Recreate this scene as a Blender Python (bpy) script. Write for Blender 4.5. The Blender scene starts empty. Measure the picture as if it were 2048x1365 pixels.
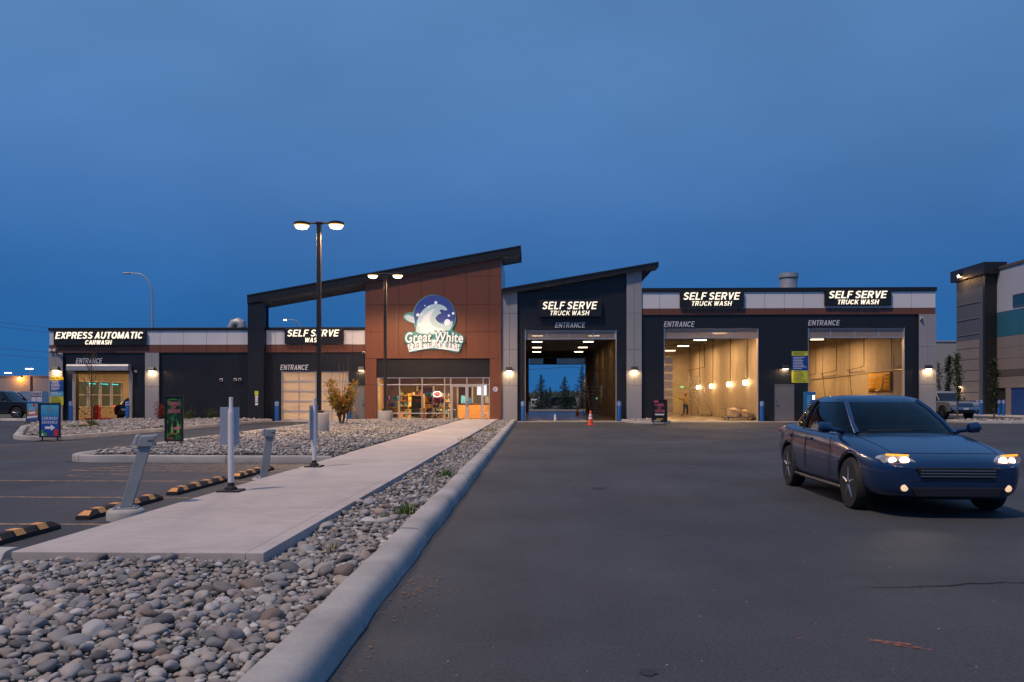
import bpy, bmesh, math, random
import numpy as np
from mathutils import Vector, Matrix, Euler
random.seed(7); np.random.seed(7)
rnd = random.Random(11)
SC = bpy.context.scene
COL = SC.collection

# ------------------------------------------------------------------ camera
F_PX, HOR, CAM_H = 1600.0, 797.0, 1.4
TH = math.atan(46 / F_PX)
cam_d = bpy.data.cameras.new('camera'); cam = bpy.data.objects.new('camera', cam_d)
COL.objects.link(cam); SC.camera = cam
cam_d.sensor_width = 36.0; cam_d.lens = F_PX / 2048 * 36
cam_d.shift_y = (HOR - 682.5) / 2048
cam_d.clip_end = 4000; cam_d.clip_start = 0.1
cam.location = (0, 0, CAM_H); cam.rotation_euler = (math.radians(90), 0, TH)

# ------------------------------------------------------------------ sky, key light, exposure
KEY_EL, KEY_AZ = math.radians(58), math.radians(45)      # light comes from behind the camera on the left
world = bpy.data.worlds.new('World'); SC.world = world; world.use_nodes = True
wn = world.node_tree.nodes; wl = world.node_tree.links
for n in list(wn): wn.remove(n)
w_out = wn.new('ShaderNodeOutputWorld')
tc = wn.new('ShaderNodeTexCoord'); sep = wn.new('ShaderNodeSeparateXYZ'); wl.new(tc.outputs['Generated'], sep.inputs[0])
ramp = wn.new('ShaderNodeValToRGB'); wl.new(sep.outputs['Z'], ramp.inputs[0])
cr = ramp.color_ramp; cr.interpolation = 'B_SPLINE'
stops = [(0.0, (0.014, 0.120, 0.34)), (0.06, (0.013, 0.112, 0.335)), (0.12, (0.020, 0.118, 0.345)), (0.19, (0.042, 0.148, 0.39)), (0.27, (0.070, 0.188, 0.445)), (0.35, (0.088, 0.216, 0.475)), (0.45, (0.094, 0.222, 0.465)), (0.6, (0.085, 0.20, 0.42)), (1.0, (0.065, 0.155, 0.35))]
while len(cr.elements) < len(stops): cr.elements.new(0.5)
for e, (p, c) in zip(cr.elements, stops): e.position = p; e.color = (*c, 1)
mp = wn.new('ShaderNodeMapping'); mp.inputs['Scale'].default_value = (1.0, 1.0, 2.2); mp.inputs['Rotation'].default_value = (0.5, 0.45, 0.3)
wl.new(tc.outputs['Generated'], mp.inputs[0])
nz = wn.new('ShaderNodeTexNoise'); nz.inputs['Scale'].default_value = 2.4; nz.inputs['Detail'].default_value = 4; nz.inputs['Roughness'].default_value = 0.5
wl.new(mp.outputs[0], nz.inputs[0])
mr = wn.new('ShaderNodeMapRange'); mr.inputs['From Min'].default_value = 0.25; mr.inputs['From Max'].default_value = 0.8
mr.inputs['To Min'].default_value = 0.86; mr.inputs['To Max'].default_value = 1.13
wl.new(nz.outputs[0], mr.inputs[0])
mul = wn.new('ShaderNodeMix'); mul.data_type = 'RGBA'; mul.blend_type = 'MULTIPLY'; mul.inputs[0].default_value = 1
wl.new(ramp.outputs[0], mul.inputs[6]); wl.new(mr.outputs[0], mul.inputs[7])
bg = wn.new('ShaderNodeBackground'); wl.new(mul.outputs[2], bg.inputs[0]); bg.inputs[1].default_value = 1.05
sky = wn.new('ShaderNodeTexSky'); sky.sky_type = 'NISHITA'; sky.sun_disc = False
sky.sun_elevation = KEY_EL; sky.sun_rotation = math.radians(225)
bg2 = wn.new('ShaderNodeBackground'); wl.new(sky.outputs[0], bg2.inputs[0]); bg2.inputs[1].default_value = 0.0012
addw = wn.new('ShaderNodeAddShader'); wl.new(bg.outputs[0], addw.inputs[0]); wl.new(bg2.outputs[0], addw.inputs[1])
wl.new(addw.outputs[0], w_out.inputs[0])
key_lamp_d = bpy.data.lights.new('key_lamp', 'SUN'); key_lamp = bpy.data.objects.new('key_lamp', key_lamp_d); COL.objects.link(key_lamp)
key_lamp_d.energy = 2.45; key_lamp_d.angle = math.radians(5); key_lamp_d.color = (1.0, 0.73, 0.55)  # warm directional lamp standing in for an unseen lot lamp at the left
sdir = Vector((math.sin(KEY_AZ) * math.cos(KEY_EL), math.cos(KEY_AZ) * math.cos(KEY_EL), -math.sin(KEY_EL)))
key_lamp.rotation_euler = sdir.to_track_quat('-Z', 'Y').to_euler(); key_lamp.location = (-40, -40, 50)
SC.view_settings.view_transform = 'Standard'; SC.view_settings.look = 'None'
SC.view_settings.exposure = 0.0; SC.view_settings.gamma = 1.0
SC.render.engine = 'CYCLES'
SC.cycles.use_denoising = True
SC.cycles.max_bounces = 6; SC.cycles.diffuse_bounces = 3; SC.cycles.glossy_bounces = 3
SC.cycles.transmission_bounces = 4; SC.cycles.transparent_max_bounces = 12
SC.cycles.caustics_reflective = False; SC.cycles.caustics_refractive = False
SC.cycles.sample_clamp_indirect = 4.0

# ------------------------------------------------------------------ measuring helpers (plain surveying: a sighting and a depth give a place)
def sx(px, Y): return Y * math.tan(math.atan((px - 1024) / F_PX) - TH)
def sz(py, px, Y):
    x = sx(px, Y); zc = -x * math.sin(TH) + Y * math.cos(TH)
    return CAM_H - (py - HOR) * zc / F_PX
FY = 48.4                                                # the front of the car wash stands here
def fx(px): return sx(px, FY)
def fz(py, px=1070): return sz(py, px, FY)

# ------------------------------------------------------------------ materials
MATS = {}
def mat(name, color=(.5, .5, .5), rough=.6, metal=0., noise=None, bump=None, emit=None, estr=0., spec=.5, coat=0., ribs=None, island=0., objrand=0.):
    if name in MATS: return MATS[name]
    m = bpy.data.materials.new(name); m.use_nodes = True; MATS[name] = m
    nt = m.node_tree; N = nt.nodes; L = nt.links; b = N['Principled BSDF']
    b.inputs['Base Color'].default_value = (*color, 1); b.inputs['Roughness'].default_value = rough
    b.inputs['Metallic'].default_value = metal; b.inputs['Specular IOR Level'].default_value = spec
    b.inputs['Coat Weight'].default_value = coat; b.inputs['Coat Roughness'].default_value = .08
    if emit: b.inputs['Emission Color'].default_value = (*emit, 1); b.inputs['Emission Strength'].default_value = estr
    tcn = None
    if noise or bump or ribs:
        tcn = N.new('ShaderNodeTexCoord')
    if noise:
        sc_, amt = noise[0], noise[1]
        t = N.new('ShaderNodeTexNoise'); t.inputs['Scale'].default_value = sc_; t.inputs['Detail'].default_value = 6; t.inputs['Roughness'].default_value = .62
        if len(noise) > 2:
            mp_ = N.new('ShaderNodeMapping'); mp_.inputs['Scale'].default_value = noise[2]; L.new(tcn.outputs['Object'], mp_.inputs[0]); L.new(mp_.outputs[0], t.inputs[0])
        else: L.new(tcn.outputs['Object'], t.inputs[0])
        r = N.new('ShaderNodeMapRange'); r.inputs['From Min'].default_value = .28; r.inputs['From Max'].default_value = .72
        r.inputs['To Min'].default_value = 1 - amt; r.inputs['To Max'].default_value = 1 + amt
        L.new(t.outputs[0], r.inputs[0])
        x = N.new('ShaderNodeMix'); x.data_type = 'RGBA'; x.blend_type = 'MULTIPLY'; x.inputs[0].default_value = 1; x.inputs[6].default_value = (*color, 1)
        L.new(r.outputs[0], x.inputs[7]); L.new(x.outputs[2], b.inputs['Base Color'])
    h = None
    if bump:
        t = N.new('ShaderNodeTexNoise'); t.inputs['Scale'].default_value = bump[0]; t.inputs['Detail'].default_value = 4; L.new(tcn.outputs['Object'], t.inputs[0]); h = t.outputs[0]; st = bump[1]
    if ribs:
        wv = N.new('ShaderNodeTexWave'); wv.bands_direction = ribs[2] if len(ribs) > 2 else 'X'; wv.inputs['Scale'].default_value = ribs[0]; L.new(tcn.outputs['Object'], wv.inputs[0]); h = wv.outputs[0]; st = ribs[1]
    if h is not None:
        bp = N.new('ShaderNodeBump'); bp.inputs['Strength'].default_value = st; bp.inputs['Distance'].default_value = .02
        L.new(h, bp.inputs['Height']); L.new(bp.outputs[0], b.inputs['Normal'])
    return m

def emis(name, color, s): return mat(name, color, .5, emit=color, estr=s)

def glass_mat(name, tint=(.9, .95, .95), refl=1.0, haze=0.0):
    if name in MATS: return MATS[name]
    m = bpy.data.materials.new(name); m.use_nodes = True; MATS[name] = m
    N = m.node_tree.nodes; L = m.node_tree.links
    for n in list(N): N.remove(n)
    o = N.new('ShaderNodeOutputMaterial'); tr = N.new('ShaderNodeBsdfTransparent'); tr.inputs[0].default_value = (*tint, 1)
    gl = N.new('ShaderNodeBsdfGlossy'); gl.inputs['Roughness'].default_value = .02; fr = N.new('ShaderNodeFresnel'); fr.inputs[0].default_value = 1.5
    mx = N.new('ShaderNodeMixShader'); L.new(fr.outputs[0], mx.inputs[0]); L.new(tr.outputs[0], mx.inputs[1]); L.new(gl.outputs[0], mx.inputs[2])
    L.new(mx.outputs[0], o.inputs[0])
    return m

def frosted_mat(name, color=(.82, .77, .73), clear=.35):
    if name in MATS: return MATS[name]
    m = bpy.data.materials.new(name); m.use_nodes = True; MATS[name] = m
    N = m.node_tree.nodes; L = m.node_tree.links
    for n in list(N): N.remove(n)
    o = N.new('ShaderNodeOutputMaterial')
    tl = N.new('ShaderNodeBsdfTranslucent'); tl.inputs[0].default_value = (*color, 1)
    df = N.new('ShaderNodeBsdfDiffuse'); df.inputs[0].default_value = (*color, 1)
    gl = N.new('ShaderNodeBsdfGlossy'); gl.inputs['Roughness'].default_value = .25
    rf = N.new('ShaderNodeBsdfRefraction'); rf.inputs['IOR'].default_value = 1.0; rf.inputs['Roughness'].default_value = .30; rf.inputs[0].default_value = (*color, 1)
    a = N.new('ShaderNodeMixShader'); a.inputs[0].default_value = .35; L.new(tl.outputs[0], a.inputs[1]); L.new(df.outputs[0], a.inputs[2])
    bq = N.new('ShaderNodeMixShader'); bq.inputs[0].default_value = .06; L.new(a.outputs[0], bq.inputs[1]); L.new(gl.outputs[0], bq.inputs[2])
    c = N.new('ShaderNodeMixShader'); c.inputs[0].default_value = clear; L.new(bq.outputs[0], c.inputs[1]); L.new(rf.outputs[0], c.inputs[2])
    L.new(c.outputs[0], o.inputs[0])
    return m

def asphalt_mat():
    m = bpy.data.materials.new('asphalt'); m.use_nodes = True; MATS['asphalt'] = m
    N = m.node_tree.nodes; L = m.node_tree.links; b = N['Principled BSDF']
    t = N.new('ShaderNodeTexCoord')
    def noise(s, d=5, mp_=None, rough=.6):
        n = N.new('ShaderNodeTexNoise'); n.inputs['Scale'].default_value = s; n.inputs['Detail'].default_value = d; n.inputs['Roughness'].default_value = rough
        src = t.outputs['Object']
        if mp_:
            q = N.new('ShaderNodeMapping'); q.inputs['Scale'].default_value = mp_; L.new(src, q.inputs[0]); src = q.outputs[0]
        L.new(src, n.inputs[0]); return n.outputs[0]
    def rng(x, a, b_, c, d):
        r = N.new('ShaderNodeMapRange'); r.inputs[1].default_value = a; r.inputs[2].default_value = b_; r.inputs[3].default_value = c; r.inputs[4].default_value = d; L.new(x, r.inputs[0]); return r.outputs[0]
    def mulv(a, b_):
        q = N.new('ShaderNodeMath'); q.operation = 'MULTIPLY'; L.new(a, q.inputs[0]); L.new(b_, q.inputs[1]); return q.outputs[0]
    big = rng(noise(.22, 5), .3, .7, .70, 1.26)                 # worn and damp patches
    streak = rng(noise(1.0, 4, (1.1, .12, 1)), .3, .7, .88, 1.1)  # tracks of tyres along the drive
    grit = rng(noise(85, 3, None, .85), .3, .7, .45, 1.6)     # aggregate
    grit2 = rng(noise(38, 4, None, .75), .3, .7, .68, 1.34)
    spot = rng(noise(9, 2), .70, .78, 1.0, .62)                 # dark drips
    scuff = rng(noise(2.3, 6, (.45, 1.5, 1), .7), .64, .74, 1.0, 1.5)   # pale scuffs
    v = mulv(mulv(mulv(mulv(big, streak), mulv(grit, grit2)), spot), scuff)
    col = N.new('ShaderNodeMix'); col.data_type = 'RGBA'; col.blend_type = 'MULTIPLY'; col.inputs[0].default_value = 1
    col.inputs[6].default_value = (.051, .0555, .0635, 1); L.new(v, col.inputs[7]); L.new(col.outputs[2], b.inputs['Base Color'])
    L.new(rng(noise(.5, 4), .3, .7, .62, .86), b.inputs['Roughness']); b.inputs['Specular IOR Level'].default_value = .35
    bp = N.new('ShaderNodeBump'); bp.inputs['Strength'].default_value = .35; bp.inputs['Distance'].default_value = .006
    L.new(noise(150, 2), bp.inputs['Height']); L.new(bp.outputs[0], b.inputs['Normal'])
    return m

def concrete_mat(name, color, broom=None, stain=.12, island=.0):
    m = bpy.data.materials.new(name); m.use_nodes = True; MATS[name] = m
    N = m.node_tree.nodes; L = m.node_tree.links; b = N['Principled BSDF']
    t = N.new('ShaderNodeTexCoord')
    def noise(s, d=5, mp_=None, rough=.6):
        n = N.new('ShaderNodeTexNoise'); n.inputs['Scale'].default_value = s; n.inputs['Detail'].default_value = d; n.inputs['Roughness'].default_value = rough
        src = t.outputs['Object']
        if mp_:
            q = N.new('ShaderNodeMapping'); q.inputs['Scale'].default_value = mp_; L.new(src, q.inputs[0]); src = q.outputs[0]
        L.new(src, n.inputs[0]); return n.outputs[0]
    def rng(x, a, b_, c, d):
        r = N.new('ShaderNodeMapRange'); r.inputs[1].default_value = a; r.inputs[2].default_value = b_; r.inputs[3].default_value = c; r.inputs[4].default_value = d; L.new(x, r.inputs[0]); return r.outputs[0]
    def mulv(a, b_):
        q = N.new('ShaderNodeMath'); q.operation = 'MULTIPLY'; L.new(a, q.inputs[0]); L.new(b_, q.inputs[1]); return q.outputs[0]
    v = mulv(rng(noise(.9, 6), .3, .7, 1 - stain, 1 + stain), rng(noise(60, 3, None, .75), .28, .72, .9, 1.1))
    v = mulv(v, rng(noise(5.5, 5), .25, .75, .93, 1.07))
    if broom: v = mulv(v, rng(noise(1.0, 3, broom), .3, .7, .90, 1.09))
    geo = N.new('ShaderNodeObjectInfo'); v = mulv(v, rng(geo.outputs['Random'], 0, 1, .95, 1.05))
    col = N.new('ShaderNodeMix'); col.data_type = 'RGBA'; col.blend_type = 'MULTIPLY'; col.inputs[0].default_value = 1
    col.inputs[6].default_value = (*color, 1); L.new(v, col.inputs[7]); L.new(col.outputs[2], b.inputs['Base Color'])
    b.inputs['Roughness'].default_value = .85; b.inputs['Specular IOR Level'].default_value = .25
    bp = N.new('ShaderNodeBump'); bp.inputs['Strength'].default_value = .3; bp.inputs['Distance'].default_value = .006
    L.new(noise(1.0, 3, broom) if broom else noise(70, 4), bp.inputs['Height']); L.new(bp.outputs[0], b.inputs['Normal'])
    return m

def stone_mat():
    m = bpy.data.materials.new('river_stone'); m.use_nodes = True; MATS['stone'] = m
    N = m.node_tree.nodes; L = m.node_tree.links; b = N['Principled BSDF']
    g = N.new('ShaderNodeNewGeometry'); oi = N.new('ShaderNodeObjectInfo'); t = N.new('ShaderNodeTexCoord')
    ad = N.new('ShaderNodeMath'); ad.operation = 'ADD'; L.new(g.outputs['Random Per Island'], ad.inputs[0]); L.new(oi.outputs['Random'], ad.inputs[1])
    fr = N.new('ShaderNodeMath'); fr.operation = 'FRACT'; L.new(ad.outputs[0], fr.inputs[0])
    cr_ = N.new('ShaderNodeValToRGB'); cr_.color_ramp.interpolation = 'LINEAR'
    pal = [(0, (.10, .10, .105)), (.09, (.27, .255, .235)), (.18, (.36, .315, .265)), (.27, (.165, .175, .19)), (.36, (.34, .33, .32)), (.46, (.43, .41, .38)), (.55, (.19, .155, .13)), (.64, (.28, .29, .305)), (.70, (.35, .285, .25)), (.76, (.21, .22, .225)), (.83, (.085, .085, .09)), (.92, (.55, .54, .52)), (1, (.23, .24, .245))]
    els = cr_.color_ramp.elements
    while len(els) < len(pal): els.new(.5)
    for e, (p, c) in zip(els, pal): e.position = p; e.color = (*c, 1)
    L.new(fr.outputs[0], cr_.inputs[0])
    n = N.new('ShaderNodeTexNoise'); n.inputs['Scale'].default_value = 22; n.inputs['Detail'].default_value = 6; n.inputs['Roughness'].default_value = .7; L.new(t.outputs['Object'], n.inputs[0])
    r = N.new('ShaderNodeMapRange'); r.inputs[1].default_value = .25; r.inputs[2].default_value = .75; r.inputs[3].default_value = .68; r.inputs[4].default_value = 1.28; L.new(n.outputs[0], r.inputs[0])
    x = N.new('ShaderNodeMix'); x.data_type = 'RGBA'; x.blend_type = 'MULTIPLY'; x.inputs[0].default_value = 1; L.new(cr_.outputs[0], x.inputs[6]); L.new(r.outputs[0], x.inputs[7])
    L.new(x.outputs[2], b.inputs['Base Color']); b.inputs['Roughness'].default_value = .72; b.inputs['Specular IOR Level'].default_value = .3
    bp = N.new('ShaderNodeBump'); bp.inputs['Strength'].default_value = .25; bp.inputs['Distance'].default_value = .006; L.new(n.outputs[0], bp.inputs['Height']); L.new(bp.outputs[0], b.inputs['Normal'])
    return m

def leaf_mat(name, cols, transl=.35):
    m = bpy.data.materials.new(name); m.use_nodes = True; MATS[name] = m
    N = m.node_tree.nodes; L = m.node_tree.links; b = N['Principled BSDF']
    g = N.new('ShaderNodeNewGeometry'); cr_ = N.new('ShaderNodeValToRGB'); els = cr_.color_ramp.elements
    while len(els) < len(cols): els.new(.5)
    for i, (e, c) in enumerate(zip(els, cols)): e.position = i / max(1, len(cols) - 1); e.color = (*c, 1)
    L.new(g.outputs['Random Per Island'], cr_.inputs[0]); L.new(cr_.outputs[0], b.inputs['Base Color']); b.inputs['Roughness'].default_value = .6
    tl = N.new('ShaderNodeBsdfTranslucent'); L.new(cr_.outputs[0], tl.inputs[0]); mx = N.new('ShaderNodeMixShader'); mx.inputs[0].default_value = transl
    L.new(b.outputs[0], mx.inputs[1]); L.new(tl.outputs[0], mx.inputs[2]); L.new(mx.outputs[0], N['Material Output'].inputs[0])
    return m

def paint_mat(name, color, wear=.5, scale=7.):
    """road paint worn through to the asphalt in blotches"""
    m = bpy.data.materials.new(name); m.use_nodes = True; MATS[name] = m
    N = m.node_tree.nodes; L = m.node_tree.links; b = N['Principled BSDF']; b.inputs['Base Color'].default_value = (*color, 1); b.inputs['Roughness'].default_value = .7
    t = N.new('ShaderNodeTexCoord'); n = N.new('ShaderNodeTexNoise'); n.inputs['Scale'].default_value = scale; n.inputs['Detail'].default_value = 8; n.inputs['Roughness'].default_value = .75; L.new(t.outputs['Object'], n.inputs[0])
    r = N.new('ShaderNodeMapRange'); r.inputs[1].default_value = wear - .12; r.inputs[2].default_value = wear + .12; r.inputs[3].default_value = 1; r.inputs[4].default_value = 0; L.new(n.outputs[0], r.inputs[0])
    tr = N.new('ShaderNodeBsdfTransparent'); mx = N.new('ShaderNodeMixShader'); L.new(r.outputs[0], mx.inputs[0]); L.new(tr.outputs[0], mx.inputs[1]); L.new(b.outputs[0], mx.inputs[2]); L.new(mx.outputs[0], N['Material Output'].inputs[0])
    return m

asphalt_mat(); stone_mat()
concrete_mat('walk_concrete', (.45, .415, .395), broom=(2.0, 55., 2.), stain=.12)
concrete_mat('kerb_concrete', (.37, .365, .355), stain=.24)
concrete_mat('bay_concrete', (.50, .44, .36), broom=(2.2, 2.2, .10), stain=.10)
MATS['bay_concrete'].node_tree.nodes['Principled BSDF'].inputs['Roughness'].default_value = .58; MATS['bay_concrete'].node_tree.nodes['Principled BSDF'].inputs['Specular IOR Level'].default_value = .5
concrete_mat('pier_concrete', (.40, .39, .37), stain=.14)
concrete_mat('floor_concrete', (.30, .28, .25), stain=.25)
concrete_mat('wet_floor', (.15, .13, .11), stain=.35); MATS['wet_floor'].node_tree.nodes['Principled BSDF'].inputs['Roughness'].default_value = .28; MATS['wet_floor'].node_tree.nodes['Principled BSDF'].inputs['Specular IOR Level'].default_value = .6
class _M(dict):
    def __missing__(s, k): return MATS[k]
M = _M(
    black=mat('black_cladding', (.013, .015, .019), .42, .0, noise=(.8, .18), ribs=(3.2, .55)),
    black_flat=mat('black_trim', (.012, .013, .015), .45, noise=(2, .2)),
    soffit=mat('soffit_metal', (.42, .44, .46), .45, .1, ribs=(2.2, 1.0)),
    grey=mat('grey_panel', (.34, .335, .345), .45, noise=(.7, .06)),
    white=mat('white_panel', (.74, .74, .76), .42, noise=(.7, .04)),
    brown=mat('brown_panel', (.17, .066, .040), .5, noise=(1.3, .12, (9, 9, .7))),
    red=mat('red_brown_panel', (.205, .072, .036), .45, noise=(1.0, .13, (7, 7, .5))),
    joint=mat('panel_joint', (.02, .02, .022), .8),
    alu=mat('aluminium', (.62, .61, .62), .38, .55, noise=(3, .05)),
    galv=mat('galvanised_steel', (.42, .43, .45), .5, .35, noise=(6, .14)),
    steel=mat('dull_steel', (.30, .31, .32), .45, .6, noise=(8, .15)),
    bronze=mat('bronze_lamp_paint', (.035, .031, .028), .45, .3),
    doorgrey=mat('grey_door_paint', (.17, .17, .175), .5, noise=(2, .06)),
    blue=mat('blue_bollard_sleeve', (.012, .115, .42), .38, noise=(4, .08)),
    bwhite=mat('reflective_band', (.75, .77, .8), .4),
    plastic=mat('white_plastic', (.72, .70, .70), .42, noise=(5, .06)),
    plugpaint=mat('grey_electrical_paint', (.24, .265, .275), .45, noise=(7, .1)),
    rubber=mat('black_rubber', (.018, .018, .019), .7, noise=(9, .25), bump=(60, .3)),
    yellow=mat('yellow_reflective_tape', (.78, .36, .10), .5, noise=(12, .14)),
    frame=mat('black_sign_frame', (.015, .016, .019), .4),
    tyre=mat('tyre_rubber', (.016, .016, .017), .75, bump=(40, .3)),
    rim=mat('alloy_rim', (.42, .43, .45), .32, .8),
    chrome=mat('chrome', (.75, .76, .78), .15, 1.0),
    darkglass=mat('tinted_window', (.010, .013, .017), .06, spec=.8),
    plate=mat('number_plate', (.7, .7, .72), .5),
    orange=mat('orange_plastic', (.72, .085, .02), .5, noise=(6, .08)),
    wood=mat('oak_veneer', (.50, .24, .075), .5, noise=(2.5, .16, (1, 1, 9))),
    darkgap=mat('dark_inside', (.01, .01, .01), .9),
    inwall=mat('plaster_wall', (.30, .19, .10), .8, noise=(2, .06)),
    ceil=mat('dark_ceiling', (.055, .048, .04), .7, ribs=(1.6, .6)),
    tile=mat('shop_floor', (.22, .17, .13), .45, noise=(3, .15)),
)
GLASS = glass_mat('clear_glass'); FROST = frosted_mat('frosted_panel'); TINT = glass_mat('blue_window_glass', (.35, .5, .6))

# ------------------------------------------------------------------ mesh building helpers
ORIG = {}
class MB:
    def __init__(s): s.v = []; s.f = []
    def add(s, v, f):
        o = len(s.v); s.v += [tuple(p) for p in v]; s.f += [tuple(i + o for i in q) for q in f]; return s
    def box(s, x0, x1, y0, y1, z0, z1):
        return s.add([(x0, y0, z0), (x1, y0, z0), (x1, y1, z0), (x0, y1, z0), (x0, y0, z1), (x1, y0, z1), (x1, y1, z1), (x0, y1, z1)],
                     [(0, 3, 2, 1), (4, 5, 6, 7), (0, 1, 5, 4), (1, 2, 6, 5), (2, 3, 7, 6), (3, 0, 4, 7)])
    def prism(s, poly, a, b, axis='Y'):
        """poly: 2D outline; axis Y: (x,z) swept from y=a to y=b; Z: (x,y); X: (y,z)"""
        n = len(poly)
        def P(p, t): return {'Y': (p[0], t, p[1]), 'Z': (p[0], p[1], t), 'X': (t, p[0], p[1])}[axis]
        v = [P(p, a) for p in poly] + [P(p, b) for p in poly]
        f = [tuple(range(n)), tuple(range(2 * n - 1, n - 1, -1))] + [(i, i + n, (i + 1) % n + n, (i + 1) % n) for i in range(n)]
        return s.add(v, f)
    def tube(s, pts, rad, n=8, cap=True):
        pts = [Vector(p) for p in pts]; rad = rad if isinstance(rad, (list, tuple)) else [rad] * len(pts)
        v = []; prev = None
        for i, p in enumerate(pts):
            d = (pts[min(i + 1, len(pts) - 1)] - pts[max(i - 1, 0)]).normalized()
            if prev is None:
                u = d.cross(Vector((0, 0, 1)));
                if u.length < 1e-3: u = Vector((1, 0, 0))
            else: u = prev - d * prev.dot(d)
            u.normalize(); prev = u; w = d.cross(u)
            for k in range(n):
                a = 2 * math.pi * k / n; v.append(p + (u * math.cos(a) + w * math.sin(a)) * rad[i])
        f = [(i * n + k, i * n + (k + 1) % n, (i + 1) * n + (k + 1) % n, (i + 1) * n + k) for i in range(len(pts) - 1) for k in range(n)]
        if cap: f += [tuple(range(n - 1, -1, -1)), tuple((len(pts) - 1) * n + k for k in range(n))]
        return s.add(v, f)
    def cyl(s, x, y, z0, z1, r0, r1=None, n=14): return s.tube([(x, y, z0), (x, y, z1)], [r0, r0 if r1 is None else r1], n)
    def lathe(s, prof, c=(0, 0, 0), n=24, axis='Z'):
        """prof: list of (radius, height)"""
        v = []
        for r, h in prof:
            for k in range(n):
                a = 2 * math.pi * k / n; ca, sa = r * math.cos(a), r * math.sin(a)
                v.append({'Z': (c[0] + ca, c[1] + sa, c[2] + h), 'X': (c[0] + h, c[1] + ca, c[2] + sa), 'Y': (c[0] + ca, c[1] + h, c[2] + sa)}[axis])
        m_ = len(prof); f = [(i * n + k, i * n + (k + 1) % n, (i + 1) * n + (k + 1) % n, (i + 1) * n + k) for i in range(m_ - 1) for k in range(n)]
        f += [tuple(range(n - 1, -1, -1)), tuple((m_ - 1) * n + k for k in range(n))]
        return s.add(v, f)
    def quad(s, a, b, c, d): return s.add([a, b, c, d], [(0, 1, 2, 3)])
    def mesh(s, name, off=(0, 0, 0)):
        me = bpy.data.meshes.new(name); ox, oy, oz = off
        me.from_pydata([(x - ox, y - oy, z - oz) for x, y, z in s.v], [], s.f); me.update()
        bm = bmesh.new(); bm.from_mesh(me); bmesh.ops.recalc_face_normals(bm, faces=bm.faces); bm.to_mesh(me); bm.free()
        return me
    def build(s, name, m, parent=None, origin=None, smooth=False, bevel=0, seg=2):
        off = ORIG.get(parent.name, (0, 0, 0)) if parent else (origin or (0, 0, 0))
        o = bpy.data.objects.new(name, s.mesh(name, off)); COL.objects.link(o)
        o.data.materials.append(M[m] if isinstance(m, str) and m in M else (MATS[m] if isinstance(m, str) else m))
        if parent: o.parent = parent; ORIG[o.name] = off
        else: o.location = off; ORIG[o.name] = off
        if smooth: shade(o)
        if bevel:
            b = o.modifiers.new('bevel', 'BEVEL'); b.width = bevel; b.segments = seg; b.limit_method = 'ANGLE'; b.angle_limit = math.radians(35)
        return o
def shade(o, ang=40):
    me = o.data
    me.shade_smooth()
    try: me.set_sharp_from_angle(angle=math.radians(ang))
    except Exception: pass
def tag(o, label, cat, group=None):
    o['label'] = label; o['category'] = cat
    if group: o['group'] = group
    return o
def struct(o): o['kind'] = 'structure'; return o
def stuff(o): o['kind'] = 'stuff'; return o
def thing(name, loc, label, cat, group=None, rz=0., local=False):
    e = bpy.data.objects.new(name, None); e.empty_display_size = .2; COL.objects.link(e); e.location = loc; e.rotation_euler = (0, 0, rz)
    ORIG[e.name] = (0, 0, 0) if local else tuple(loc)
    return tag(e, label, cat, group)
def copy_tree(root, loc=None, rz=None, label=None, parent=None):
    c = root.copy(); COL.objects.link(c); ORIG[c.name] = ORIG.get(root.name, (0, 0, 0))
    if parent: c.parent = parent
    if loc is not None: c.location = loc
    if rz is not None: c.rotation_euler = (0, 0, rz)
    if label: c['label'] = label
    for ch in list(root.children): copy_tree(ch, parent=c)
    return c
def light(kind, name, loc, power, color, parent=None, size=.3, aim=None, spot=None, blend=.4, sy=None, rad=.08):
    d = bpy.data.lights.new(name, kind); d.energy = power; d.color = color
    if kind == 'AREA':
        d.size = size
        if sy: d.shape = 'RECTANGLE'; d.size_y = sy
    else: d.shadow_soft_size = rad
    if kind == 'SPOT': d.spot_size = spot or 1.5; d.spot_blend = blend
    o = bpy.data.objects.new(name, d); COL.objects.link(o)
    off = ORIG.get(parent.name, (0, 0, 0)) if parent else (0, 0, 0)
    o.location = Vector(loc) - Vector(off)
    if parent: o.parent = parent
    if aim is not None: o.rotation_euler = Vector(aim).to_track_quat('-Z', 'Y').to_euler()
    return o
WARM = (1.0, .63, .30); AMBER = (1.0, .55, .20)

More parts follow.
